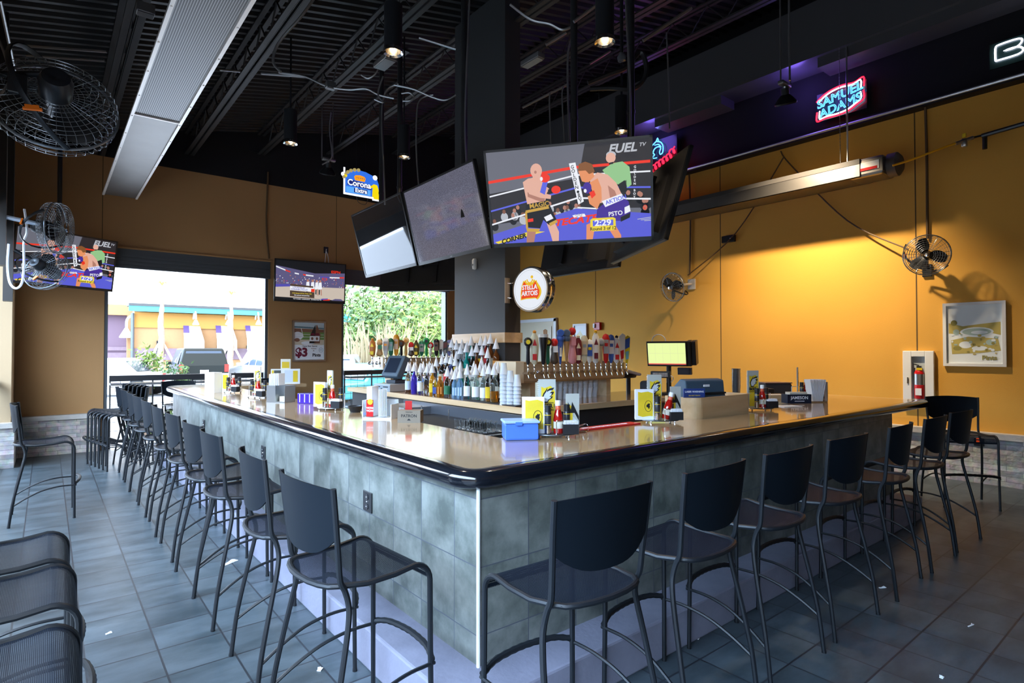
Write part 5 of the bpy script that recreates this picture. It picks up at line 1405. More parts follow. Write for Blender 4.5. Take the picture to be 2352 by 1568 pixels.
leftset = [(160, 265, 'bottle', (.45, .15, .03), ORN, YE_, 'brown and orange beer tap handle, first at the left of the window row'), (265, 275, 'figure', (.50, .30, .12), (.62, .40, .18), GRN, 'tan figure-shaped beer tap handle in the window row'), (355, 250, 'paddle', WH_, GRY, ORN, 'slim white beer tap handle leaning in the window row'),
    (430, 258, 'paddle', GRN, (.2, .4, .35), GRY, 'green beer tap handle with a teal crest'), (508, 205, 'paddle', (.90, .38, .02), (.85, .5, .3), ORN, 'tall orange beer tap handle in the window row'), (583, 300, 'ball', BK_, (.25, .10, .04), BK_, 'dark brown ball-topped beer tap handle'), (650, 255, 'ball', (.65, .38, .10), (.90, .72, .35), ORN, 'orange ring-topped beer tap handle'),
    (725, 320, 'figure', DKB, RD_, WH_, 'red and black beer tap handle with a round clock-like face'), (800, 295, 'bottle', (.10, .09, .03), (.25, .12, .04), YE_, 'dark olive beer tap handle in the window row'), (880, 300, 'paddle', (.03, .22, .12), GRY, GRN, 'narrow green beer tap handle behind the register'), (950, 260, 'ball', (.02, .40, .10), (.02, .45, .12), BK_, 'bright green beer tap handle with a green ball'),
    (1010, 335, 'ball', WH_, RD_, WH_, 'white beer tap handle with a red oval top'), (1095, 270, 'paddle', BK_, (.20, .10, .06), BK_, 'black flat beer tap handle in the window row'), (1155, 280, 'wing', (.70, .72, .74), WH_, BK_, 'silver curved beer tap handle in the window row'), (1215, 300, 'wing', (.04, .07, .07), (.2, .05, .05), GRY, 'dark curved beer tap handle in the window row'), (1285, 285, 'paddle', (.25, .28, .60), WH_, BLU, 'blue and white beer tap handle, last by the column')]
for k, (cx, ty, kind, c1, c2, c3, lab) in enumerate(leftset):
    px = 830 + cx / 6.357
    p = at(px, 824, y=7.95); ptop = at(px, 730 + ty / 6.357, y=7.95)
    h = max(.2, ptop.z - 1.515)
    t = thing('beer_tap', lab, 'beer tap', (p.x, 7.95, 1.42), 0, 'beer taps against the far window')
    faucet(t)
    handle(t, kind, h, c1, c2, c3, .052)
    for ch in list(t.children):
        if ch.name.startswith(('handle', 'ferrule')): ch.location = (0, .0, .06); ch.rotation_euler = (0, 0, R(-36))

# ------------------------------------------------------------------ liquor bottles with white cone covers
M_cone = mat('white_paper_cone', (0.78, 0.79, 0.82), 0.7)
def tint(name, c, tr=.9): return mat(name, c, 0.04, trans=tr, ior=1.33)
GL = dict(clear=M_glass, green=tint('pale_green_glass', (0.80, 0.93, 0.86)), blue=tint('pale_blue_glass', (0.40, 0.66, 0.92), .75), violet=tint('violet_glass', (0.10, 0.06, 0.62), .6), amber=tint('amber_liquor', (0.75, 0.32, 0.03), .75),
          dark=mat('dark_bottle_glass', (0.015, 0.012, 0.010), 0.08, spec=.7), brown=tint('brown_liquor', (0.28, 0.09, 0.02), .6), teal=tint('teal_glass', (0.02, 0.45, 0.40), .5), orange=tint('orange_liquor', (0.85, 0.40, 0.02), .6), red=mat('red_glass', (0.30, 0.02, 0.015), 0.1))
LB = dict(white=M_paper, yellow=M_yellow, red=M_red, black=M_black, blue=mat('label_blue', (0.06, 0.12, 0.45), .5), cream=M_cream, green=mat('label_green', (0.03, 0.18, 0.09), .5), ice=mat('label_ice', (0.62, 0.75, 0.86), .5), orange=mat('label_orange', (0.62, 0.25, 0.04), .5))
G = 'liquor bottles on the back bar'
def bottle(px, tip, xplane, base, glass, label, desc, rad=.040, square=False, cone=True, liquid=None, lh=.5):
    p = at(px, 730 + tip / 6.357, x=xplane)
    top = p.z; H = max(.18, top - base)
    hb = H - (.085 if cone else 0)          # bottle height up to the spout
    t = thing('liquor_bottle', desc, 'bottle', (xplane, p.y, base), R(45) if square else 0, G)
    sh = hb * .60
    pr = [(0, .004), (rad * .85, 0), (rad, .008), (rad, sh), (rad * .85, sh + .025), (rad * .38, sh + .06), (rad * .34, hb - .03), (rad * .42, hb - .028), (rad * .42, hb), (0, hb)]
    b = MB(); b.lathe(pr, 4 if square else 16, smooth=not square); b.build('glass', GL[glass], t)
    if liquid:
        b = MB(); b.lathe([(0, .008), (rad * .9, .008), (rad * .9, sh * lh), (0, sh * lh)], 4 if square else 14, smooth=not square); b.build('liquor', GL[liquid], t)
    if label:
        b = MB(); n = 14
        z0, z1 = sh * .22, sh * .80
        vs = []; a0 = PI * .72; a1 = PI * 1.72
        if square:
            for s in (0, 1):
                a = PI * (.75 + .5 * s); r = rad * .735
                b.box((r * math.cos(a + PI / 4) , r * math.sin(a + PI / 4), (z0 + z1) / 2), (.004, rad * 1.15, z1 - z0), a + PI / 4)
        else:
            for i in range(n + 1):
                a = a0 + (a1 - a0) * i / n
                for zz in (z0, z1): vs.append((rad * 1.02 * math.cos(a), rad * 1.02 * math.sin(a), zz))
            b._add(vs, [(2 * i, 2 * i + 2, 2 * i + 3, 2 * i + 1) for i in range(n)], True)
        b.build('label', LB[label], t)
    if cone:
        b = MB(); b.lathe([(.0405, -.0), (.041, .004), (.003, .125), (0, .127)], 18, (0, 0, hb - .042)); b.build('cone_cover', M_cone, t)
    return t
P1, P2, P3, P4, P5 = 3.84, 3.92, 4.00, 4.08, 4.16
Z1, Z2, Z3, Z4 = BBZ, BBZ + .001, 1.16, 1.32
t = thing('bottle_riser', 'stepped dark riser carrying the upper rows of bottles by the column', 'shelf', (4.13, 5.95, BBZ))
b = MB(); b.box2((-.085, -.62, 0), (.10, .95, Z3 - BBZ)); b.build('lower_step', M_blackplastic, t)
b = MB(); b.box2((-.005, -.62, Z3 - BBZ), (.10, .95, Z4 - BBZ)); b.build('upper_step', M_blackplastic, t)
bl = [ # px_crop, tip, plane, base z, glass, label, liquid
 (683, 640, P1, Z1, 'clear', 'ice', 'brown', 'clear bottle of brown liquor, first at the left of the front row'), (770, 640, P1, Z1, 'violet', None, None, 'tall violet bottle in the front row beside the register'), (862, 655, P1, Z1, 'clear', 'cream', None, 'clear front row bottle with a red neck, right of the violet one'),
 (962, 655, P1, Z1, 'clear', None, None, 'slim clear bottle in the front row left of the amber one'), (1037, 655, P1, Z1, 'orange', 'yellow', None, 'orange liquor bottle with a yellow label in the front row'), (1255, 700, P1, Z1, 'clear', 'green', None, 'clear round bottle in the middle of the front row'),
 (1365, 740, P1, Z1, 'blue', 'ice', None, 'pale blue square bottle, left of the pair'), (1440, 722, P1, Z1, 'blue', 'ice', None, 'pale blue square bottle, right of the pair'), (1545, 668, P1, Z1, 'clear', 'white', None, 'clear front row bottle with a white label, right of the blue pair'),
 (1672, 668, P1, Z1, 'green', 'white', None, 'wide pale green bottle with a white shield label'), (1785, 680, P1, Z1, 'green', 'white', None, 'green-tinted bottle with a white label, left of the yellow one'), (1862, 650, P1, Z1, 'clear', 'yellow', 'amber', 'front row bottle with a tall yellow label'),
 (1938, 662, P1, Z1, 'clear', None, 'amber', 'large clear bottle half full of amber liquor at the right of the front row'),
 (712, 640, P2, Z2, 'clear', None, None, 'clear bottle behind the first one at the left'), (795, 632, P2, Z2, 'clear', None, None, 'clear bottle behind the violet bottle'), (905, 630, P2, Z2, 'clear', 'ice', None, 'clear second row bottle left of the register side'), (993, 628, P2, Z2, 'clear', None, 'brown', 'second row bottle with a dark red neck'),
 (1320, 735, P2, Z2, 'clear', 'black', None, 'clear bottle tucked behind the round one'), (1395, 690, P2, Z2, 'clear', None, None, 'clear bottle behind the pale blue pair'), (1620, 700, P2, Z2, 'green', 'green', None, 'second row green bottle behind the shield label'), (1735, 640, P2, Z2, 'clear', 'cream', None, 'second row bottle with a cream label'),
 (1815, 655, P2, Z2, 'clear', None, 'amber', 'second row amber bottle right of the cream label'), (1995, 640, P2, Z2, 'dark', 'cream', None, 'dark bottle behind the right end of the front row'), (1955, 645, P2, Z2, 'green', None, None, 'green bottle half hidden at the right end'),
 (1095, 565, P3, Z1 + .10, 'clear', None, None, 'clear squat bottle in the third row at left'), (1180, 530, P3, Z1 + .12, 'dark', 'cream', None, 'dark bottle in the third row at left'), (1245, 512, P3, Z1 + .12, 'dark', 'red', None, 'dark bottle with a red label in the third row'), (1310, 525, P3, Z1 + .10, 'clear', None, 'brown', 'third row bottle of brown liquor'),
 (1378, 550, P3, Z1 + .06, 'clear', 'white', None, 'third row clear bottle with a white label'), (1448, 630, P3, Z1 + .03, 'teal', None, None, 'teal bottle in the third row'), (1645, 625, P3, Z1 + .03, 'clear', 'cream', None, 'third row bottle behind the shield label bottle'), (1757, 562, P3, Z1 + .08, 'orange', 'cream', None, 'amber third row bottle with an orange neck'),
 (1320, 290, P4, Z3, 'clear', 'blue', None, 'upper row clear bottle with a blue neck at the left'), (1390, 318, P4, Z3, 'dark', 'yellow', None, 'upper row dark bottle second from the left'), (1395, 455, P4, Z3, 'clear', 'red', None, 'upper row clear bottle with a red collar'), (1450, 378, P4, Z3, 'clear', 'white', None, 'upper row clear bottle below the tall pair'),
 (1535, 352, P4, Z3, 'teal', 'cream', None, 'upper row green-necked bottle'), (1615, 405, P4, Z3, 'dark', 'cream', None, 'upper row dark bottle in the middle'), (1682, 352, P4, Z3, 'brown', 'white', None, 'upper row brown bottle in the middle'), (1762, 388, P4, Z3, 'clear', 'red', None, 'upper row bottle with a gold cap'), (1845, 428, P4, Z3, 'dark', 'cream', None, 'upper row dark bottle with a gold neck at right'),
 (1470, 305, P5, Z4, 'clear', 'ice', None, 'top row clear bottle at the left'), (1552, 332, P5, Z4, 'clear', None, None, 'top row clear bottle second from the left'), (1605, 255, P5, Z4, 'teal', 'black', None, 'top row dark green bottle'), (1745, 250, P5, Z4, 'clear', 'yellow', None, 'top row clear bottle right of the green one'), (1815, 248, P5, Z4, 'red', 'red', None, 'top row red-necked bottle'),
 (1885, 222, P5, Z4, 'brown', 'cream', None, 'tallest top row bottle of brown liquor'), (1967, 295, P5, Z4, 'brown', 'orange', None, 'top row red-brown bottle at the right end')]
for (cx, tip, pl_, zb, gl, lb, lq, d) in bl:
    sq = gl == 'blue'
    bottle(830 + cx / 6.357, tip, pl_, zb, gl, lb, d, .047 if cx in (1672, 1938) else   .038 if sq else .041, sq, True, lq, .62)
bottle(830 + 1150 / 6.357, 850, P1, Z1, 'amber', 'orange', 'square amber bottle without a cone in the front row, short red cap', .045, True, False)
bottle(830 + 1072 / 6.357, 865, P1 - .02, Z1, 'clear', 'blue', 'short bottle with a blue label and no cone in the front row', .030, True, False)
b = MB(); b.box((0, 0, .006), (.16, .95, .012)); o = b.build('bar_mat', M_black); o.location = (3.80, 5.05, BBZ); tag(o, 'black rubber bar mat under the right end of the bottles', 'mat')

# ------------------------------------------------------------------ cup stacks
M_cup = mat('clear_plastic_cup', (0.80, 0.86, 0.92), 0.12, trans=.35, ior=1.2, spec=.8)
cup0 = MB().lathe([(0, .002), (.030, .0), (.043, .115), (.046, .118), (.046, .124), (.042, .124), (.041, .12), (.029, .006)], 14).build('plastic_cup', M_cup)
first = [True]
def cupstack(x, y, z, n, where, step=.038, inv=False):
    for k in range(n):
        if first[0]: o = cup0; first[0] = False
        else: o = cup0.copy(); COL.objects.link(o)
        o.location = (x, y, z + k * step); o.rotation_euler = (0, 0, 0)
        if inv: o.rotation_euler = (PI, 0, 0); o.location.z = z + .124 + k * step
        lv = 'bottom' if k == 0 else 'top' if k == n - 1 else ORD[k] + ' up'
        tag(o, 'plastic cup, %s of the stack %s' % (lv, where), 'cup', 'stacked plastic cups')
p = at(1158, 915, z=BBZ)
for k, (px, n, xx) in enumerate(((1157, 9, 3.76), (1172, 7, 3.80), (1188, 6, 3.84))):
    p = at(px, 915, x=xx); cupstack(xx, p.y, BBZ, n, ('nearest the bottles', 'second from the bottles', 'third from the bottles')[k], .040, True)
for k in range(10):
    px = 1262 + 11.5 * k
    p = at(px, 900, y=5.02); cupstack(p.x, 5.02, BBZ, 4, 'under the tap box, %s from the left' % ORD[k], .028)
b = MB(); b.box2((0, 0, 0), (.13, .01, .20)); b.box2((.95, 0, 0), (1.08, .01, .20)); o = b.build('steel_splash', M_steel); o.location = (4.12, 5.13, BBZ); tag(o, 'bright steel splash panel under the tap box behind the cup stacks', 'panel')

# ------------------------------------------------------------------ registers and screens
p = at(893, 897, z=BBZ)
t = thing('cash_register', 'slanted grey touch screen register on a silver cash drawer, left of the bottles', 'cash register', (3.86, 7.52, BBZ), R(-78))
b = MB(); b.box((0, 0, .055), (.36, .40, .11), ch=.01); b.build('cash_drawer', mat('silver_drawer', (0.42, 0.48, 0.52), 0.4, 0.4), t)
b = MB()
for s in (-1, 1): b.box((s * .085, -.203, .07), (.10, .006, .012))
b.lathe([(.012, 0), (.012, .008)], 10, (0, -.20, .04), Matrix.Rotation(PI / 2, 4, 'X')); b.build('drawer_slot', M_black, t)
b = MB(); b.box((.02, .05, .135), (.20, .22, .05), ch=.01); b.box((.02, .07, .19), (.10, .08, .08)); b.build('stand', M_darkgrey, t)
Mx = Matrix.Translation((.02, .0, .34)) @ Matrix.Rotation(R(-28), 4, 'X')
b = MB(); b.box((.02, .03, .34), (.36, .11, .34), M=Matrix.Rotation(R(-28), 4, 'X'), ch=.03); b.build('terminal_body', mat('slate_plastic', (0.06, 0.10, 0.14), 0.4), t)
b = MB().xf(Mx); b.poly([(-.13, -.032, -.10), (.13, -.032, -.10), (.13, -.032, .13), (-.13, -.032, .13)]); b.build('screen', mat('off_screen', (0.02, 0.03, 0.05), 0.12), t)

c = Vector((6.30, 4.62, 1.56))
t = thing('order_terminal', 'order terminal with a pale green grid screen on a stand behind the right bar', 'computer screen', (c.x, c.y, BBZ))
Mo = Matrix.Translation((0, 0, -BBZ)) @ Matrix.Translation(-Vector((c.x, c.y, 0)))
M = Mo @ tv_matrix(c, -1.207, .188)
b = MB().xf(M); b.box((0, 0, -.02), (.53, .33, .05), ch=.012); b.build('bezel', M_blackplastic, t)
E_sg = emat('screen_pale_green', (0.60, 0.70, 0.28), 1.0); E_sl = emat('screen_grid', (0.52, 0.58, 0.30), 1.0); E_sr = emat('screen_red', (0.62, 0.08, 0.07), 1.0)
b = MB().xf(M); b.mat(0).poly([(-.245, -.125, .006), (.245, -.125, .006), (.245, .145, .006), (-.245, .145, .006)])
b.mat(1)
for k in range(1, 5): b.poly([(-.245 + .098 * k - .0015, -.12, .007), (-.245 + .098 * k + .0015, -.12, .007), (-.245 + .098 * k + .0015, .145, .007), (-.245 + .098 * k - .0015, .145, .007)])
b.poly([(-.245, .008, .007), (.245, .008, .007), (.245, .012, .007), (-.245, .012, .007)])
b.mat(2).poly([(-.245, -.138, .007), (.245, -.138, .007), (.245, -.124, .007), (-.245, -.124, .007)]); b.build('screen', [E_sg, E_sl, E_sr], t)
b = MB().xf(M); b.box((.285, .0, -.06), (.05, .33, .12), ch=.012); b.box((.335, .0, -.10), (.06, .31, .14), ch=.01); b.build('second_screen', M_blackplastic, t)
b = MB(); b.tube([(.10, .04, 0), (.10, .04, .46)], .032, 10); b.box((.08, .03, .012), (.26, .26, .024), ch=.006); b.tube([(.10, .04, .44), (.04, .015, .50)], .03, 8); b.build('stand', M_blackplastic, t)
b = MB().xf(M); b.box((-.10, -.28, -.02), (.26, .085, .05), ch=.01); b.build('keypad', M_darkgrey, t)
b = MB().xf(M)
for i in range(10):
    for j in range(3): b.box((-.19 + .02 * i, -.295 + .018 * j, .008), (.014, .012, .006))
b.build('keys', M_paper, t)
b = MB().xf(M); b.box((.20, -.235, -.05), (.16, .09, .06), ch=.012); b.box((.285, -.235, -.05), (.03, .085, .05)); b.build('card_reader', M_darkgrey, t)
b = MB().xf(M); b.tube([(-.11 + .09 * math.cos(a), .16 + .09 * math.sin(a), -.06) for a in [PI * i / 10 for i in range(11)]], .006, 6); b.tube(smooth_path([(.0, -.28, -.03), (.06, -.32, -.03), (.03, -.38, -.03), (-.03, -.38, -.02)], 4), .006, 6); b.build('cable', mat('white_cable'), t)
t = thing('receipt_printer', 'dark receipt printer on the back counter left of the order terminal', 'printer', at(1495, 905, y=4.9).to_tuple()[:2] + (BBZ,))
b = MB(); b.box((0, 0, .085), (.20, .22, .17), ch=.03); b.build('body', M_darkgrey, t); b = MB(); b.box((0, -.112, .12), (.14, .006, .02)); b.build('paper_slot', M_black, t)

# birch box with the printer inside
t = thing('birch_box', 'open birch plywood box with rounded corner on the right bar', 'wooden box', (4.33, 2.73, TZ))
def rrect(x0, y0, x1, y1, r, n=6):
    pts = []
    for cx, cy, a in ((x1 - r, y1 - r, 0), (x0 + r, y1 - r, PI / 2), (x0 + r, y0 + r, PI), (x1 - r, y0 + r, 1.5 * PI)):
        pts += [(cx + r * math.cos(a + PI / 2 * i / n), cy + r * math.sin(a + PI / 2 * i / n)) for i in range(n + 1)]
    return pts
o_out = rrect(-.42, -.145, .385, .19, .07); o_in = rrect(-.402, -.127, .367, .172, .055)
b = MB(); n = len(o_out)
vs = [(x, y, 0) for x, y in o_out] + [(x, y, .165) for x, y in o_out] + [(x, y, .165) for x, y in o_in] + [(x, y, .012) for x, y in o_in]
fs = []
for i in range(n):
    j = (i + 1) % n
    for k in range(3): fs.append((k * n + i, k * n + j, (k + 1) * n + j, (k + 1) * n + i))
fs.append(tuple(range(3 * n, 4 * n))); fs.append(tuple(reversed(range(n))))
b._add(vs, fs, False); b.build('box_wall', M_birch, t)
b = MB(); b.box((.19, .03, .095), (.32, .24, .01)); b.build('inner_shelf', M_birch, t)
t = thing('slip_printer', 'slate grey slip printer standing in the birch box', 'printer', (4.19, 2.78, TZ + .10), R(-14)); t.scale = (1.2, 1.1, 1.25)
b = MB(); b.prism([(-.11, 0), (.10, 0), (.115, .05), (.10, .075), (.09, .155), (.03, .165), (-.10, .07), (-.12, .03)], .34, Matrix.Rotation(PI / 2, 4, 'X') @ Matrix.Rotation(-PI / 2, 4, 'Y') if False else Matrix(((0, 0, 1, -.17), (-1, 0, 0, 0), (0, 1, 0, 0), (0, 0, 0, 1))), 0)
b.build('body', mat('slate_plastic'), t, bevel=.012)
b = MB(); b.box((.02, -.118, .072), (.26, .03, .010)); b.build('paper_slot', M_black, t)
b = MB(); b.box((.0, -.106, .12), (.05, .006, .014)); b.build('maker_badge', M_paper, t)
t = thing('warning_sign', 'small navy sign with white lettering leaning on the birch box', 'sign', (3.955, 2.645, TZ + .166), R(-30))
b = MB(); b.box((0, 0, .035), (.175, .014, .07)); b.build('board', mat('navy_card', (0.02, 0.05, 0.22), .4), t)
b = MB(); Mf = face((0, -.008, .045), None, (1, 0, 0), (0, 0, 1)); b.text('LASER WARNING', .020, Mf, .0004, .02); b.build('lettering', M_paper, t)
b = MB(); Mf = face((0, -.008, .015), None, (1, 0, 0), (0, 0, 1)); b.text('DO NOT TOUCH', .012, Mf, .0004, .02); b.build('small_lettering', M_yellow, t)

# ------------------------------------------------------------------ condiment caddies
M_ketchup = mat('ketchup_red', (0.42, 0.008, 0.006), 0.12, coat=.5)
M_menuY = mat('menu_yellow', (0.76, 0.55, 0.02), 0.5, noise=0.25, nscale=9)
WING = [(-.30, -.42), (-.40, -.1), (-.30, .12), (-.12, .32), (-.02, .48), (-.04, .30), (.12, .40), (.30, .44), (.48, .46), (.36, .32), (.22, .20), (.36, .22), (.46, .20), (.38, .06), (.20, -.06), (.38, -.06), (.30, -.18), (.12, -.26), (.0, -.42)]
BUFF = [(-.42, .02), (-.30, .20), (-.12, .30), (-.02, .44), (.10, .34), (.30, .40), (.40, .28), (.30, .24), (.28, .05), (.36, -.12), (.24, -.22), (.18, -.46), (.06, -.42), (.02, -.28), (-.06, -.30), (-.12, -.14), (-.26, -.20), (-.34, -.10)]
def caddy(x, y, rz, where, grp, menu=True, beer=True, tilt=0.0, flyer=False, lean=0.0):
    """one condiment set: rack, booklet, beer menu, ketchup, two shakers, sweetener box; where = how to find it"""
    base = Matrix.Translation((x, y, TZ)) @ Matrix.Rotation(rz, 4, 'Z')
    def put(name, lab, cat, lx, ly, lz=.026, lr=0.0):
        p = base @ Vector((lx, ly, lz)); return thing(name, lab, cat, p, rz + lr, grp)
    t = put('condiment_rack', 'steel oval condiment rack ' + where, 'rack', 0, 0, 0)
    b = MB(); b.lathe([(.0, .016), (.135, .016), (.14, .019), (.137, .023), (.0, .021)], 28, sy=.58)
    b.build('tray', M_steel, t)
    for sx, sy in ((-.09, -.045), (.09, -.045), (-.09, .045), (.09, .045)):
        b = MB(); b.lathe([(.007, 0), (.007, .012), (.005, .017)], 8, (sx, sy, 0)); b.build('foot', M_chrome, t)
    b = MB(); b.tube(smooth_path([(.012, -.055, .02), (.012, -.055, .10), (.03, -.056, .105), (.055, -.056, .105)], 4), .0032, 6); b.tube([(-.13, 0, .02), (-.13, 0, .15)], .0032, 6); b.tube([(-.13, 0, .15), (-.02, .045, .15), (.13, .03, .15), (.13, .03, .02)], .0032, 6); b.build('wire_holder', M_chrome, t)
    if menu:
        m = put('menu_booklet', 'yellow menu booklet with a black emblem ' + where, 'menu', -.125, -.005, .024, R(-4))
        b = MB()
        for k in range(4):
            b.box((.0, .010 + .006 * k, .112), (.135, .003, .222 - .003 * k), R(2.0 * k - 3))
        b.build('pages', M_paper, m)
        b = MB(); b.box((0, 0, .112), (.138, .004, .225)); b.build('cover', M_paper, m)
        b = MB(); Mf = face((.006, -.0026, .115), None, (1, 0, 0), (0, 0, 1)); b.xf(Mf).poly([(-.055, -.085, 0), (-.02, -.095, 0), (.03, -.088, 0), (.056, -.09, 0), (.056, .08, 0), (.02, .092, 0), (-.03, .085, 0), (-.055, .09, 0)]); b.build('yellow_print', M_menuY, m)
        b = MB(); Mf = face((.028, -.0034, .10), None, (1, 0, 0), (0, 0, 1)); b.xf(Mf)
        b.poly([(.034 * BUFF[i][0] * 1.1, .036 * BUFF[i][1] * 1.4, 0) for i in range(len(BUFF))]); b.tube([(.026 * math.cos(a), .040 * math.sin(a), 0) for a in [2 * PI * i / 24 for i in range(24)]], .0016, 4, closed=True); b.build('emblem', M_black, m)
    if beer:
        m = put('beer_menu', 'tall spiral-bound yellow drinks menu ' + where, 'menu', -.035, .035, .024, tilt)
        b = MB(); b.box((0, 0, .165), (.108, .010, .33)); b.build('cover', mat('menu_grey_white', (0.50, 0.50, 0.44), .5), m)
        b = MB(); Mf = face((.004, -.0056, .165), None, (1, 0, 0), (0, 0, 1)); b.xf(Mf).poly([(-.040, -.155, 0), (.046, -.155, 0), (.046, .09, 0), (.02, .125, 0), (-.02, .11, 0), (-.040, .12, 0)]); b.build('yellow_print', M_menuY, m)
        b = MB(); Mf = face((.004, -.0064, .23), None, (1, 0, 0), (0, 0, 1)); b.xf(Mf)
        b.mat(0).poly([(.088 * u, .105 * v, 0) for u, v in WING][::-1]); b.mat(1).poly([(.062 * u - .002, .080 * v - .004, .0008) for u, v in WING][::-1]); b.mat(0).box((0, -.046, 0), (.075, .004, .001))
        b.text('BEER', .034, Matrix.Translation((-.006, -.066, .0004)), .0004, .05); b.text('COCKTAILS', .0165, Matrix.Translation((-.002, -.090, .0004)), .0004, .03); b.text('AND', .012, Matrix.Translation((.040, -.066, .0004)) @ Matrix.Rotation(-PI / 2, 4, 'Z'), .0004, .03)
        b.build('print', [M_black, mat('menu_silver', (0.60, 0.62, 0.64), .4)], m)
        b = MB()
        for k in range(26): b.tube([(-.054 + .006 * math.cos(a), .006 * math.sin(a), .02 + .0118 * k) for a in [2 * PI * i / 8 for i in range(8)]], .0013, 4, closed=True)
        b.build('spiral_binding', M_paper, m)
    k = put('ketchup_bottle', 'red ketchup bottle with a white cap ' + where, 'ketchup bottle', .028, -.012)
    k.rotation_euler = (0, lean, rz)
    if lean: k.location.z += .004
    b = MB(); b.lathe([(0, .002), (.028, 0), (.030, .01), (.030, .085), (.026, .115), (.016, .145), (.0145, .172), (0, .172)], 18); b.build('bottle', M_ketchup, k)
    b = MB(); b.lathe([(.0165, .168), (.0175, .172), (.0175, .196), (.015, .2), (0, .2)], 18); b.build('cap', M_white, k)
    b = MB(); b.lathe([(.0162, .140), (.0165, .142), (.0155, .165), (.0150, .166)], 18); b.build('neck_label', mat('label_orange_red', (0.70, 0.12, 0.05), .4), k)
    b = MB(); b.lathe([(.0305, .03), (.0305, .072)], 18); b.build('label', M_cream, k)
    for (lx, ly, lab) in ((-.038, -.035, 'left seasoning shaker with yellow bands '), (.088, .028, 'right seasoning shaker with yellow bands ')):
        k = put('seasoning_shaker', lab + where, 'shaker', lx, ly)
        b = MB(); b.lathe([(0, .002), (.019, 0), (.021, .006), (.021, .125), (.018, .132), (0, .132)], 16); b.build('jar', mat('shaker_dark', (0.03, 0.03, 0.035), .25), k)
        b = MB(); b.lathe([(.0185, .128), (.0195, .134), (.0195, .172), (0, .172)], 16); b.build('cap', M_blackplastic, k)
        b = MB(); b.lathe([(.0215, .055), (.0215, .058)], 16); b.lathe([(.0215, .112), (.0215, .116)], 16); b.build('yellow_band', M_yellow, k)
        b = MB(); b.lathe([(.0215, .002), (.0217, .05)], 16); b.build('clear_grinder', M_chrome, k)
    if flyer:
        m = put('flyer_card', 'pale folded card with black spikes ' + where, 'card', .125, .03, .024, R(6))
        b = MB(); b.box((0, 0, .12), (.085, .006, .24)); b.build('card', mat('menu_grey_white'), m)
        b = MB(); Mf = face((0, -.0036, .12), None, (1, 0, 0), (0, 0, 1)); b.xf(Mf)
        b.mat(1).poly([(-.042, -.12, 0), (.0, -.12, 0), (.0, .04, 0), (-.042, .06, 0)]); b.mat(0).poly([(-.035, .0, .0006), (-.03, .07, .0006), (-.012, .02, .0006), (-.004, .07, .0006), (.040, -.02, .0006), (.040, -.05, .0006), (.012, .0, .0006)]); b.mat(2).poly([(.0, -.02, .001), (.04, -.06, .001), (.04, -.12, .001), (.012, -.12, .001)]); b.build('print', [M_black, M_menuY, mat('menu_silver')], m)
    k = put('sweetener_box', 'black box of white sweetener packets ' + where, 'box', .10, -.040, .024)
    b = MB(); b.prism([(-.048, -.026), (.048, -.026), (.048, .026), (-.048, .026)], .06); b.build('tub', M_blackplastic, k)
    b = MB()
    for i in range(11): b.box((-.04 + .008 * i, .0, .066), (.004, .042, .03), M=Matrix.Rotation(R(10 - 2 * i), 4, 'Y'))
    o = b.build('packets', M_paper, k); o['kind'] = 'stuff'
    return t
CR_ = R(-39)
G = 'condiment sets on the bar'
caddy(2.44, 2.63, CR_ + R(4), 'nearest the bar corner', G, flyer=True)
caddy(3.545, 2.655, CR_ + R(6), 'left of the birch box', G, flyer=True, lean=R(16))
caddy(4.97, 2.66, CR_ + R(8), 'right of the birch box', G, False)
caddy(2.0, 5.10, CR_ + R(-22), 'beside the black bowl', G, True, True, R(-25))
caddy(1.86, 6.92, CR_ + R(-25), 'behind the steel napkin holder', G, False, True)
caddy(1.84, 7.95, CR_ + R(-25), 'at the far left bar end', G, True, False)
caddy(6.30, 2.88, CR_ + R(10), 'at the right bar end', G, False, True, R(50))

# ------------------------------------------------------------------ other things on the bar
M_bluebox = mat('blue_plastic', (0.10, 0.24, 0.85), 0.25, trans=.25)
t = thing('storage_box', 'translucent blue plastic box with lid at the bar corner', 'plastic box', (2.235, 2.705, TZ), R(-30))
b = MB(); b.box((0, 0, .05), (.20, .15, .10), ch=.012); b.build('tub', M_bluebox, t)
b = MB(); b.box((0, 0, .108), (.215, .165, .016), ch=.006); b.build('lid', mat('blue_lid', (0.35, 0.50, 0.85), .3), t)
b = MB(); b.box((-.02, -.083, .10), (.04, .01, .02)); b.build('latch', M_bluebox, t)
b = MB(); b.box((0, 0, .005), (.66, .10, .010)); t = thing('bar_runner', 'red rubber bar runner with white lettering on the inner bar edge', 'bar mat', (3.02, 2.735, TZ), 0)
b.build('runner', M_red, t)
b = MB(); b.text('PREMIUM DRAUGHT BEER', .040, Matrix.Translation((0, 0, .0106)) @ Matrix.Rotation(PI, 4, 'Z'), .0004, .02); b.build('lettering', M_paper, t)
t = thing('glass', 'small clear glass tipped behind the caddy nearest the bar corner', 'glass', (2.68, 2.66, TZ + .028))
b = MB(); b.lathe([(0, .0), (.020, .0), (.028, .075), (.025, .075), (.018, .005)], 16, (0, 0, 0), Matrix.Rotation(PI / 2, 4, 'Y')); b.build('bowl', M_glass, t)
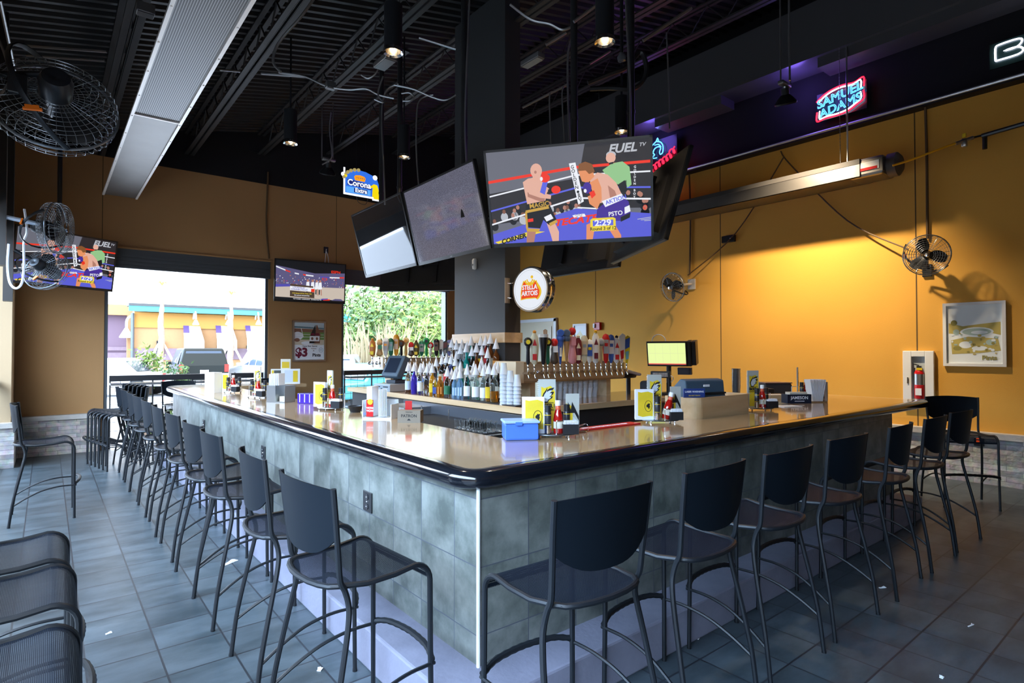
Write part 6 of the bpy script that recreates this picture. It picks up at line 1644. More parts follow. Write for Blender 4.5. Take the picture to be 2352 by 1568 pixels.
# napkin holder set
t = thing('napkin_holder', 'frosted napkin and straw holder standing on the left bar, left of the kraft box', 'napkin holder', (2.06, 4.22, TZ), R(-50))
b = MB(); b.box((0, 0, .006), (.24, .15, .012)); b.box((-.118, 0, .075), (.006, .15, .14)); b.box((.0, .072, .075), (.24, .006, .14)); b.box((.118, 0, .06), (.006, .15, .11)); b.build('holder', mat('frosted_white', (0.72, 0.78, 0.82), .3), t)
b = MB()
for i in range(9): b.box((-.08 + .004 * i, .0, .135), (.003, .13, .235), R(-6 + i))
for i in range(8): b.box((.01 + .006 * i, -.01, .125), (.003, .12, .21), R(4 + 3 * i))
o = b.build('napkins', M_paper, t); o['kind'] = 'stuff'
b = MB(); b.box((-.055, -.080, .085), (.055, .006, .13), R(3)); b.build('red_tag', M_red, t)
b = MB(); b.lathe([(.022, 0), (.022, .004)], 16, (-.050, -.0835, .135), Matrix.Rotation(PI / 2, 4, 'X')); b.build('yellow_tag_disc', M_yellow, t)
b = MB(); Mf = face((-.085, -.0765, .04), None, (1, 0, 0), (0, 0, 1)); b.text('SKYY', .022, Mf, .0004, .01); b.build('lettering', LB['blue'], t)
b = MB(); Mf = face((-.054, -.0838, .075), None, (1, 0, 0), (0, 0, 1)); b.text('WOW\nWOW', .022, Mf, .0004, .03); b.build('tag_lettering', M_paper, t)
t = thing('kraft_box', 'grey-brown kraft box with dark lettering on the left bar', 'cardboard box', (2.125, 3.855, TZ), R(-42))
b = MB(); b.box((0, 0, .045), (.17, .11, .09)); b.build('box', mat('kraft_grey', (0.21, 0.17, 0.125), .8), t)
b = MB(); Mf = face((0, -.0558, .05), None, (1, 0, 0), (0, 0, 1)); b.text('PATRON', .030, Mf, .0004, .015); b.text('TEQUILA', .013, Mf @ Matrix.Translation((0, .028, 0)), .0004); b.poly([tuple(Mf @ Vector(q)) for q in ((-.015, -.033, 0), (.015, -.033, 0), (0, -.018, 0))]); b.build('lettering', M_black, t)
b = MB(); b.box((-.02, .02, .11), (.05, .012, .09), R(10)); b.build('red_card', M_red, t)
t = thing('ramekin', 'black plastic bowl on the inner edge of the left bar', 'bowl', (2.09, 4.77, TZ))
b = MB(); b.lathe([(0, .003), (.042, 0), (.062, .05), (.066, .052), (.066, .056), (.058, .054), (.04, .008), (0, .007)], 22); b.build('bowl', M_blackplastic, t)
t = thing('napkin_holder', 'grey steel napkin holder full of straws on the left bar', 'napkin holder', (1.90, 6.20, TZ), R(-60))
b = MB(); b.box((0, 0, .006), (.24, .15, .012)); b.box((-.118, 0, .09), (.004, .15, .17)); b.box((0, .074, .09), (.24, .004, .17)); b.box((-.005, 0, .09), (.004, .15, .17)); b.box((.118, 0, .09), (.004, .15, .17)); b.box((-.06, -.074, .09), (.115, .004, .17)); b.build('holder', M_steel, t)
b = MB()
for i in range(12): b.box((-.105 + .0085 * i, .0 + .01 * (i % 3), .16 + .006 * (i % 2)), (.006, .1, .26), R(5 * (i % 3) - 5))
o = b.build('napkins', M_paper, t); o['kind'] = 'stuff'
b = MB(); b.lathe([(.05, 0), (.05, .05), (.02, .05), (.02, 0)], 20, (.06, -.01, .012)); b.build('coaster_stack', M_cream, t)
t = thing('menu_box', 'violet glossy box on the left bar right of the steel napkin holder', 'box', (2.07, 5.86, TZ), R(-58))
b = MB(); b.box((0, 0, .052), (.20, .10, .105), ch=.006); b.build('box', mat('violet_plastic', (0.05, 0.02, 0.28), .2), t)
b = MB()
for k in range(3): b.box((-.07 + .06 * k, -.0505, .055), (.008, .003, .08))
b.build('white_print', M_paper, t)
b = MB(); b.box((0, 0, .13), (.16, .12, .26)); 
for k in range(5): b.box((-.06 + .03 * k, -.062, .14), (.02, .006, .24))
t = thing('napkin_pack', 'tall white pack of napkins at the far end of the left bar', 'napkins', (1.66, 8.15, TZ), R(-60)); b.build('napkins', M_paper, t)
# yellow and white card rack on the far leg
t = thing('card_display', 'white and yellow card display on the far leg of the bar below the pints poster', 'display', (3.02, 9.62, TZ), R(-22))
b = MB(); b.box((0, 0, .12), (.44, .05, .24)); b.build('rack', M_white, t)
b = MB(); b.box((-.12, -.028, .12), (.10, .006, .20)); b.build('dark_card', mat('dark_green_card', (0.06, 0.07, 0.05), .4), t)
b = MB(); b.box((-.19, -.028, .12), (.03, .006, .20)); b.build('yellow_card', M_yellow, t)
b = MB(); b.box((.15, -.028, .12), (.07, .006, .18)); b.build('yellow_card', M_yellow, t)
b = MB(); b.box((.05, -.028, .12), (.13, .006, .20)); b.build('pale_card', mat('pale_card', (0.62, 0.68, 0.74), .5), t)
b = MB(); b.box((.0, 0, .32), (.15, .02, .16)); b.build('top_card', M_cream, t)
b = MB(); b.box((.0, -.012, .305), (.11, .006, .10)); b.build('yellow_print', M_yellow, t)
# right end of the bar
t = thing('bar_caddy', 'navy bar caddy with white lettering at the right end of the bar', 'bar caddy', (5.98, 2.80, TZ), R(-36))
b = MB(); b.box((0, -.06, .045), (.24, .006, .09)); b.box((0, .06, .045), (.24, .006, .09)); b.box((-.12, 0, .045), (.006, .126, .09)); b.box((.12, 0, .045), (.006, .126, .09)); b.box((0, 0, .004), (.24, .12, .008)); b.build('tray', mat('navy_plastic', (0.008, 0.016, 0.04), .3), t)
b = MB(); Mf = face((0, -.0638, .055), None, (1, 0, 0), (0, 0, 1)); b.text('JAMESON', .042, Mf, .0005, .02); b.box((0, -.064, .022), (.10, .002, .006)); b.build('lettering', M_paper, t)
b = MB(); b.box((.0, 0, .06), (.18, .09, .10)); o = b.build('napkins', M_cream, t)
t = thing('napkin_holder', 'white paper napkins in a holder at the right end of the bar', 'napkin holder', (6.26, 2.70, TZ), R(-36))
b = MB(); b.box((-.04, 0, .006), (.20, .12, .012)); b.box((.06, 0, .11), (.006, .12, .20)); b.build('holder', M_chrome, t)
b = MB()
for i in range(10): b.box((-.10 + .014 * i, 0, .12), (.008, .11, .23), M=Matrix.Rotation(R(-8 + 2 * i), 4, 'Y'))
o = b.build('napkins', M_paper, t); o['kind'] = 'stuff'
p = (5.98, 3.46)
t = thing('shaker_tins', 'stack of steel mixing tins on the inner bar right of the birch box', 'mixing tins', (p[0], p[1], TZ))
b = MB()
for k in range(5): b.lathe([(.036, .0), (.046, .15), (.048, .155), (.044, .155)], 18, (0, 0, .045 * k))
b.build('tins', M_steel, t)
t = thing('receipt_printer', 'low dark printer on the inner bar behind the condiments right of the birch box', 'printer', (6.72, 3.42, TZ), R(-30))
b = MB(); b.box((0, 0, .08), (.34, .24, .16), ch=.03); b.build('body', M_darkgrey, t)
b = MB(); b.box((0, -.05, .155), (.34, .14, .012)); b.build('lid', mat('maroon_grey', (0.14, 0.09, 0.10), .4), t)
t = thing('wooden_tray', 'birch tray with white cards on the inner bar', 'tray', (6.22, 3.16, TZ), R(-30))
b = MB(); b.box((0, 0, .008), (.26, .18, .016)); b.box((0, -.087, .03), (.26, .01, .05)); b.box((0, .087, .03), (.26, .01, .05)); b.box((-.127, 0, .03), (.01, .17, .05)); b.box((.127, 0, .03), (.01, .17, .05)); b.build('tray', M_birch, t)
b = MB(); b.box((.02, 0, .035), (.18, .13, .03)); b.build('cards', M_paper, t)
t = thing('cash_box', 'small black box beside the low printer on the inner bar', 'box', (6.44, 3.36, TZ), R(-30))
b = MB(); b.box((0, 0, .05), (.14, .12, .10), ch=.01); b.build('case', M_blackplastic, t)
b = MB(); b.box((0, 0, .004), (.20, .14, .005)); o = b.build('order_slip', M_paper); o.location = (5.52, 2.66, TZ); o.rotation_euler = (0, 0, R(-25)); tag(o, 'white and red slip lying on the bar between the condiments and the navy caddy', 'paper')
t = thing('towel_stand', 'black stand draped with a lilac towel behind the right end of the tap box', 'towel', (6.05, 5.05, BBZ))
b = MB(); b.tube([(0, 0, 0), (0, 0, .22)], .03, 8); b.box((0, 0, .24), (.22, .10, .06), ch=.02); b.build('stand', M_blackplastic, t)
b = MB(); b.box((.0, -.02, .285), (.30, .16, .035), M=Matrix.Rotation(R(12), 4, 'Y'), ch=.012); b.build('towel', mat('lilac_cloth', (0.50, 0.46, 0.58), .9), t)
# ------------------------------------------------------------------ things on the walls
def framed(name, label, cat, c, M, W_, H_, frame_m, painter, mats, fw=.035):
    t = thing(name, label, cat, c)
    b = MB().xf(M)
    b.box2((-W_ / 2, H_ / 2 - fw, .0), (W_ / 2, H_ / 2, .03)); b.box2((-W_ / 2, -H_ / 2, .0), (W_ / 2, -H_ / 2 + fw, .03)); b.box2((-W_ / 2, -H_ / 2 + fw, .0), (-W_ / 2 + fw, H_ / 2 - fw, .03)); b.box2((W_ / 2 - fw, -H_ / 2 + fw, .0), (W_ / 2, H_ / 2 - fw, .03))
    b.build('frame', frame_m, t)
    b = MB(); painter(b, M @ Matrix.Translation((0, 0, .008)), W_ - 2 * fw, H_ - 2 * fw); b.build('print', mats, t)
    return t
P_w = mat('poster_white', (0.78, 0.79, 0.80), .4); P_sky = mat('poster_sky', (0.50, 0.62, 0.68), .4); P_grn = mat('poster_green', (0.16, 0.28, 0.07), .4); P_mar = mat('poster_maroon', (0.16, 0.01, 0.035), .4)
P_brn = mat('poster_brown', (0.22, 0.10, 0.06), .4); P_dk = mat('poster_dark', (0.02, 0.02, 0.02), .4); P_crm = mat('poster_cream', (0.62, 0.52, 0.38), .4); P_sea = mat('poster_seablue', (0.12, 0.22, 0.28), .4)
def pints(b, M, W_, H_):
    P = lambda u, v, k=0: M @ Vector(((u / 100 - .5) * W_, (.5 - v / 100) * H_, .0008 * k))
    def pl(m, k, *uv): b.mat(m).poly([P(u, v, k) for u, v in uv][::-1])
    def el(m, k, cx, cy, rx, ry): b.mat(m).poly([P(cx + rx * math.cos(2 * PI * i / 18), cy - ry * math.sin(2 * PI * i / 18), k) for i in range(18)])
    def tx(m, k, s, u, v, size, sx=1.0, bold=.02): b.mat(m).text(s, size, M @ Matrix.Translation(((u / 100 - .5) * W_, (.5 - v / 100) * H_, .0008 * k)), 0, bold, 'CENTER', sx)
    pl(0, 0, (0, 0), (100, 0), (100, 100), (0, 100)); pl(1, 1, (0, 0), (100, 0), (100, 14), (0, 11)); pl(7, 1, (0, 10), (100, 13), (100, 17), (0, 15)); pl(4, 1, (0, 16), (100, 18), (100, 26), (0, 26)); pl(2, 1, (0, 26), (100, 26), (100, 46), (0, 46)); pl(6, 1, (0, 46), (100, 46), (100, 60), (0, 60))
    for v in (31, 38): pl(0, 2, (0, v), (100, v + 1), (100, v + 2), (0, v + 1))
    pl(0, 2, (22, 16), (24, 16), (32, 40), (30, 40)); el(0, 2, 12, 36, 18, 11); el(4, 3, 10, 47, 9, 5); el(0, 3, 45, 55, 22, 5)
    for x, m in ((60, 5), (76, 4)):
        s = -1 if x == 60 else 1
        pl(m, 4, (72 + s * 2, 6), (74 + s * 3, 6), (x + 12, 32), (x + 10, 56), (x - 10, 56), (x - 6, 32)); pl(0, 5, (x - 8, 36), (x + 9, 36), (x + 8, 50), (x - 9, 50)); pl(3, 6, (x - 5, 28), (x + 7, 28), (x + 8, 34), (x - 6, 34)); el(4, 6, x, 43, 4, 4)
    tx(5, 3, 'Happy Beer Special', 52, 63.5, .040, .95); tx(3, 3, '$3', 25, 81, .23, 1.0, .05); tx(5, 3, 'Pints', 75, 88, .085, 1.0, .04); tx(4, 3, 'X', 65, 76, .04); tx(4, 3, 'Weekdays', 65, 70, .026)
    b.mat(7).tube([P(90 + 7 * math.cos(a), 74 + 6 * math.sin(a), 4) for a in [2 * PI * i / 20 for i in range(20)]], .003, 4, closed=True); tx(7, 3, 'NFL', 90, 74, .03)
M = face((0, 0, 0), None, (1, 0, 0), (0, 0, 1))
framed('poster', 'silver framed beer poster with maroon price lettering on the back wall pier', 'poster', (4.04, 11.44, 1.795), M, .66, .80, M_steel, pints, [P_w, P_sky, P_grn, P_mar, P_brn, P_dk, P_crm, P_sea])
P_gold = mat('poster_gold', (0.52, 0.42, 0.12), .3); P_pale = mat('poster_pale', (0.80, 0.86, 0.88), .25); P_teal = mat('poster_teal', (0.40, 0.52, 0.46), .3); P_olv = mat('poster_olive', (0.30, 0.26, 0.07), .3)
def glare(b, M, W_, H_):
    P = lambda u, v, k=0: M @ Vector(((u / 100 - .5) * W_, (.5 - v / 100) * H_, .0008 * k))
    def pl(m, k, *uv): b.mat(m).poly([P(u, v, k) for u, v in uv][::-1])
    def el(m, k, cx, cy, rx, ry): b.mat(m).poly([P(cx + rx * math.cos(2 * PI * i / 18), cy - ry * math.sin(2 * PI * i / 18), k) for i in range(18)])
    pl(1, 0, (0, 0), (100, 0), (100, 100), (0, 100)); pl(0, 1, (4, 30), (30, 36), (60, 33), (97, 30), (97, 52), (70, 46), (30, 50), (4, 48)); el(1, 2, 55, 46, 30, 8); el(2, 3, 55, 46, 26, 6); el(1, 4, 60, 47, 15, 3)
    pl(0, 2, (8, 60), (40, 54), (92, 58), (97, 78), (60, 82), (10, 84)); el(1, 3, 35, 68, 12, 6); el(2, 3, 80, 64, 9, 5); el(3, 3, 20, 74, 8, 4); el(1, 3, 60, 74, 14, 4); el(3, 2, 14, 30, 6, 5); el(2, 2, 18, 46, 6, 5)
    rnd = random.Random(2)
    for i in range(26):
        u, v = rnd.uniform(8, 92), rnd.uniform(50, 84); el((0, 1, 3, 2)[i % 4], 5, u, v, rnd.uniform(1.5, 4), rnd.uniform(1, 2.4))
    b.mat(3).text('Pints', .075, M @ Matrix.Translation((.15, -.29, .004)), 0, .03)
Mw = face((0, 0, 0), None, (0, -1, 0), (0, 0, 1))
framed('poster', 'white framed poster with gold and white glare on the gold wall at right', 'poster', (8.88, 1.985, 1.805), Mw, .62, .79, M_white, glare, [P_gold, P_pale, P_teal, P_olv])
framed('poster', 'white framed poster cut off by the right edge of the photo', 'poster', (8.88, 1.12, 1.805), Mw, .62, .79, M_white, glare, [P_gold, P_pale, P_teal, P_olv])
def smallp(b, M, W_, H_):
    P = lambda u, v, k=0: M @ Vector(((u / 100 - .5) * W_, (.5 - v / 100) * H_, .0008 * k))
    b.mat(1).poly([P(0, 0), P(0, 100), P(100, 100), P(100, 0)]); b.mat(0).poly([P(10, 40, 1), P(10, 92, 1), P(80, 92, 1), P(90, 50, 1), P(50, 20, 1)]); b.mat(2).poly([P(20, 55, 2), P(20, 80, 2), P(50, 80, 2), P(50, 55, 2)])
framed('poster', 'small white framed poster on the gold wall behind the tap handles', 'poster', (8.88, 8.72, 1.87), Mw, .40, .62, M_white, smallp, [P_gold, P_w, P_olv])
t = thing('fire_alarm', 'red fire alarm strobe on the gold wall above the tap handles', 'fire alarm', (8.86, 8.20, 2.11))
b = MB(); b.box((0, 0, 0), (.07, .16, .16), ch=.012); b.build('housing', M_red, t)
b = MB(); b.box((-.045, .06, .01), (.03, .05, .09), ch=.008); b.build('strobe', M_white, t)
# fire extinguisher cabinet
t = thing('extinguisher_cabinet', 'white wall cabinet with a narrow window, below and left of the large poster', 'cabinet', (8.885, 2.565, 1.235))
b = MB().xf(Mw); W_, H_ = .345, .73; w2, h2 = .075, .31
b.box2((-W_ / 2, -H_ / 2, 0), (-w2, H_ / 2, .045)); b.box2((w2, -H_ / 2, 0), (W_ / 2, H_ / 2, .045)); b.box2((-w2, h2 - .02, 0), (w2, H_ / 2, .045)); b.box2((-w2, -H_ / 2, 0), (w2, -h2 + .02, .045)); b.build('door', M_white, t, bevel=.006)
b = MB().xf(Mw); b.box2((-w2, -h2 + .02, -.0), (w2, h2 - .02, .003)); b.build('back_panel', mat('cabinet_inner', (0.50, 0.55, 0.58), .5), t)
b = MB().xf(Mw); b.box((-.115, -.02, .05), (.012, .08, .016)); b.build('handle', M_chrome, t)
t = thing('fire_extinguisher', 'red fire extinguisher with a white label inside the white wall cabinet', 'fire extinguisher', (8.852, 2.555, .98))
b = MB(); b.lathe([(0, 0), (.036, 0), (.038, .01), (.038, .33), (.030, .36), (.014, .38), (0, .38)], 16, sy=1.5); b.build('cylinder', M_red, t)
b = MB(); b.lathe([(.0385, .18), (.0385, .32)], 16, sy=1.5); b.build('steel_wrap', M_steel, t)
b = MB(); b.box((-.040, .0, .09), (.004, .07, .09)); b.build('label', M_paper, t)
b = MB(); b.box((0, 0, .40), (.03, .05, .05)); b.tube([(0, .0, .43), (-.01, .06, .45)], .008, 6); b.tube([(0, .05, .40), (-.0, .055, .3), (0, .05, .2)], .007, 6); b.build('valve_handle', M_blackplastic, t)
b = MB(); b.box((-.02, -.01, .385), (.02, .06, .03)); b.build('yellow_tag', M_yellow, t)
t = thing('wall_outlet', 'black outlet with two glowing orange switches on the gold wall behind the end stool', 'outlet', (8.80, 1.93, .52))
b = MB(); b.box((.0, 0, 0), (.02, .10, .14), ch=.004); b.build('cover_plate', M_blackplastic, t)
b = MB(); b.box((-.012, 0, .03), (.006, .05, .035)); b.box((-.012, 0, -.02), (.006, .05, .035)); b.build('orange_switch', emat('orange_glow', (1.0, .10, .01), 1.5), t)

# ------------------------------------------------------------------ railings and window ledges
M_railm = mat('black_railing', (0.02, 0.022, 0.026), 0.35, spec=.6)
M_ledge = mat('stone_ledge', (0.16, 0.15, 0.145), 0.18, noise=.2, nscale=20)
for n, (xa, xb, lab) in enumerate(((.80, 3.20, 'black railing with a stone drink ledge across the left window opening'), (4.80, 7.22, 'black railing with a drink ledge across the right window opening'))):
    t = thing('window_railing', lab, 'railing', (xa, BACKY + .06, 0))
    L = xb - xa
    b = MB(); b.box2((0, -.03, 1.10), (L, .03, 1.195)); b.box2((0, -.02, .10), (L, .02, .14)); b.build('rail', M_railm, t)
    b = MB(); b.box2((0, -.34, 1.045), (L, -.03, 1.08)); b.build('ledge', M_ledge, t)
    for k in range(5):
        b = MB(); b.box2((L * k / 4 - .02 * (k == 4) - .0, -.02, 0), (L * k / 4 + .02 + (-.02 if k == 4 else 0), .02, 1.15)); b.build('post', M_railm, t)
    b = MB()
    nx = int(L / .15)
    for k in range(1, nx): b.tube([(k * .15, 0, .14), (k * .15, 0, 1.15)], .004, 4)
    for k in range(1, 7): b.tube([(0, 0, .14 + .145 * k), (L, 0, .14 + .145 * k)], .004, 4)
    b.build('wire_mesh', M_railm, t)
t = thing('side_railing', 'black railing with a flat rail at the left edge, ending at the corner pillar', 'railing', (LEFTX - .16, 5.05, 0))
b = MB(); b.box2((-.04, 0, 1.17), (.06, 5.46, 1.215)); b.box2((-.02, 0, .06), (.02, 5.46, .10)); b.build('rail', M_railm, t)
b = MB()
for k in range(46): b.box2((-.008, .1 + .116 * k, .10), (.008, .116 + .116 * k, 1.17))
b.build('balusters', M_railm, t)
# low round tables and stools out by the far window are too dark to part: one high table
t = thing('high_table', 'dark high table behind the far left corner of the bar', 'table', (5.9, 9.7, 0))
b = MB(); b.box((0, 0, 1.03), (1.2, .8, .04), ch=.01); b.build('table_top', M_counterdark, t)
b = MB(); b.tube([(0, 0, .02), (0, 0, 1.01)], .05, 12); b.build('pedestal', M_pole, t)
b = MB(); b.lathe([(.30, 0), (.30, .02), (.05, .04)], 24); b.build('base_plate', M_pole, t)
# scraps on the tiles
for k, (px, py, s, rz, lab) in enumerate(((527, 1293, (.13, .035), .5, 'crumpled white paper scrap on the floor tiles left of the front stools'), (1604, 1467, (.022, .008), .3, 'cigarette butt on the tiles by the right step'), (2027, 1350, (.05, .012), -.5, 'small pale stub on the tiles below the right stools'),
                                         (2163, 1556, (.02, .015), 0, 'tiny white scrap on the tiles at lower right'), (735, 1538, (.03, .02), .8, 'crumb of white paper on the tiles by the left step'), (250, 1455, (.03, .012), .2, 'small white scrap on the aisle tiles at lower left'), (2230, 1437, (.06, .006), -.2, 'thin white straw wrapper on the tiles at right'))):
    b = MB(); b.box((0, 0, .003), (s[0], s[1], .004)); b.box((s[0] * .2, s[1] * .3, .006), (s[0] * .5, s[1] * .8, .004), .4); o = b.build('paper_scrap', M_paper); o.location = at(px, py, z=0); o.rotation_euler = (0, 0, rz); tag(o, lab, 'litter')

# ------------------------------------------------------------------ outside
M_pave = mat('pale_concrete', (0.42, 0.42, 0.43), 0.8, noise=.1, nscale=2)
o = MB().box2((-60, BACKY + .21, -.25), (70, 80, -.12)).build('outdoor_pavement', M_pave); struct(o)
o = MB().box2((-60, -40, -.25), (-3.21, BACKY + .2, -.12)).build('side_pavement', M_pave); struct(o)
M_orange = mat('orange_stucco', (0.30, 0.16, 0.07), .85, noise=.08); M_orange2 = mat('amber_stucco', (0.36, 0.17, 0.035), .85); M_teal = mat('teal_fascia', (0.05, 0.26, 0.28), .5); M_roof = mat('grey_roof', (0.05, 0.05, 0.05), .7)
M_pink = mat('mauve_stucco', (0.12, 0.075, 0.10), .85); M_stoneband = mat('mauve_stone', (0.16, 0.11, 0.13), .9, noise=.2); M_awn = mat('white_awning', (0.46, 0.43, 0.40), .8); M_awn2 = mat('purple_awning_side', (0.07, 0.04, 0.14), .8); M_win = mat('dark_window', (0.07, 0.06, 0.04), .1)
BY = 46.0
def bx(px, y=BY): return at(px, 800, y=y).x
def bz(px, py, y=BY): return at(px, py, y=y).z
xl_, xr_ = bx(308), bx(660)
t = thing('building', 'orange stucco building with a teal fascia and white awnings across the parking lot', 'building', (xl_, BY, -.12))
zf = bz(310, 702); z1 = zf + .12
def wl(b, x0, x1, z0, z1_, y0=0, y1=.4): b.box2((x0 - xl_, y0, z0), (x1 - xl_, y1, z1_))
b = MB(); wl(b, xl_, xr_ + 12, 0, z1); b.build('wall', M_orange, t)
b = MB(); wl(b, xl_ - .4, xr_ + 12, z1 - .05, z1 + .12, -.9, .5); b.build('roof_edge', M_roof, t)
b = MB(); wl(b, xl_ - .4, xr_ + 12, z1 - .40, z1 - .05, -.85, -.75); b.build('teal_fascia', M_teal, t)
b = MB(); wl(b, xl_, xr_ + 12, z1 - 1.45, z1 - .42, -.12, .0); b.build('amber_band', M_orange2, t)
b = MB(); wl(b, xl_, xr_ + 12, 1.1, 1.9, -.10, 0); b.build('stone_band', M_stoneband, t)
for k, px in enumerate((420, 494, 562)):
    x0 = bx(px); w = bx(px + 38) - x0
    zt, zm, zb = bz(px, 741), bz(px, 772), bz(px, 802)
    a = MB(); a.poly([(x0 - xl_, -.02, zt), (x0 + w - xl_, -.02, zt), (x0 + w - xl_ + .1, -1.1, zm - .2), (x0 - xl_ - .1, -1.1, zm - .2)]); a.box2((x0 - xl_ - .1, -1.12, zm - .2 - (zm - zb) * .75), (x0 + w - xl_ + .1, -1.08, zm - .2)); aw = a.build('awning', M_awn, t)
    a = MB(); a.poly([(x0 - xl_, -.03, zt + .02), (x0 + .35 - xl_, -.03, zt + .02), (x0 + .30 - xl_, -.6, zm + .35), (x0 - xl_ - .06, -.6, zm + .35)]); a.build('purple_stripe', M_awn2, aw)
    a = MB(); wl(a, x0 + .1, x0 + w - .1, 1.9, zb + .4, -.06, .0); a.build('window_pane', M_win, t)
    a = MB(); xx = x0 + w * .6 - xl_; a.tube(smooth_path([(xx, -.12, zt + .4), (xx, -.5, zt + .9), (xx, -.9, zt + .8), (xx, -1.0, zt + .35)], 5), .06, 6); a.lathe([(.08, .3), (.22, 0), (.20, -.05)], 14, (xx, -1.0, zt)); a.build('gooseneck_lamp', mat('lamp_white', (.6, .58, .55), .4), t)
    a = MB(); wl(a, x0 - 1.6, x0 - 1.2, zb - .2, zb + .7, -.3, 0); a.build('wall_lamp', M_blackplastic, t)
a = MB(); a.tube([(-.12, -.2, z1 - .5), (-.12, -.2, 0)], .10, 8); a.build('downpipe', M_shutter, t)
xw = bx(228)
t = thing('building_wing', 'mauve wing of the building with a sloped awning at the left of the window', 'building', (xw, BY + 1.5, -.12))
b = MB(); b.box2((-6, 0, 0), (xl_ - xw, .4, z1 - .6)); b.build('wall', M_pink, t)
b = MB(); b.box2((-6, -.5, z1 - .6), (xl_ - xw, .5, z1 + .1)); b.build('parapet', M_orange, t)
b = MB(); b.box2((-6, -.1, z1 - 3.0), (xl_ - xw, 0, z1 - 2.75)); b.box2((-6, -.1, 0), (xl_ - xw, 0, 1.6)); b.build('stone_band', M_stoneband, t)
b = MB(); b.box2((1.6, -.5, 0), (2.2, -.0, z1 - .6)); b.build('pier', M_orange, t)
b = MB(); b.poly([(2.0, -1.2, z1 - 4.6), (3.6, -1.2, z1 - 1.9), (3.6, -.1, z1 - 1.9), (2.0, -.1, z1 - 4.6)]); b.tube([(2.2, -1.2, z1 - 4.6), (3.6, -1.2, z1 - 1.9)], .16, 6); b.tube([(2.2, -1.2, z1 - 4.6), (3.7, -1.2, z1 - 3.2), (2.9, -1.2, z1 - 3.1)], .12, 6); b.build('awning', M_awn, t)
b = MB(); b.tube(smooth_path([(3.2, -.8, z1 - 1.0), (2.4, -.9, z1 - .5), (1.6, -1.0, z1 - .8), (1.5, -1.0, z1 - 1.5)], 5), .08, 6); b.lathe([(.10, .4), (.42, -.2), (.38, -.25)], 14, (1.5, -1.0, z1 - 1.9)); b.build('gooseneck_lamp', mat('lamp_white'), t)
# palm trunks
M_trunk = mat('palm_trunk', (0.34, 0.24, 0.18), .9, noise=.35, nscale=10, bump=.6, bscale=14); M_frond = mat('palm_frond', (0.40, 0.42, 0.06), .8)
for k, (px, ytop, w, lab) in enumerate(((370, 650, .15, 'tall palm trunk with wooden braces, left in the window view'), (530, 672, .16, 'tall palm trunk with wooden braces, right in the window view'))):
    Y = 36.0; x = bx(px, Y); zt = bz(px, ytop, Y)
    t = thing('palm_tree', lab, 'palm tree', (x, Y, -.12), 0, 'palms in the parking lot')
    b = MB(); n = 26
    b.tube([(.03 * math.sin(i * .7), 0, (zt + .1) * i / n) for i in range(n + 1)], [w * (1.15 if i < 2 else 1.0 - .10 * math.sin(i * 2.2) - .75 * max(0, (i - 15) / 11)) for i in range(n + 1)], 10); b.build('trunk', M_trunk, t)
    b = MB()
    for a in range(5): b.tube(smooth_path([(0, 0, zt), (.12 * math.cos(a * 1.3), .12 * math.sin(a * 1.3), zt + .18), (.24 * math.cos(a * 1.3), .24 * math.sin(a * 1.3), zt + .12)], 3), [.03] * 6 + [.008], 5)
    b.build('frond', M_frond, t)
    for s in (-1, 1):
        b = MB(); b.tube([(s * .12, 0, 2.1), (s * 1.1, -.2, 0)], .06, 4); b.build('brace', mat('pale_timber', (0.50, 0.42, 0.33), .8), t)
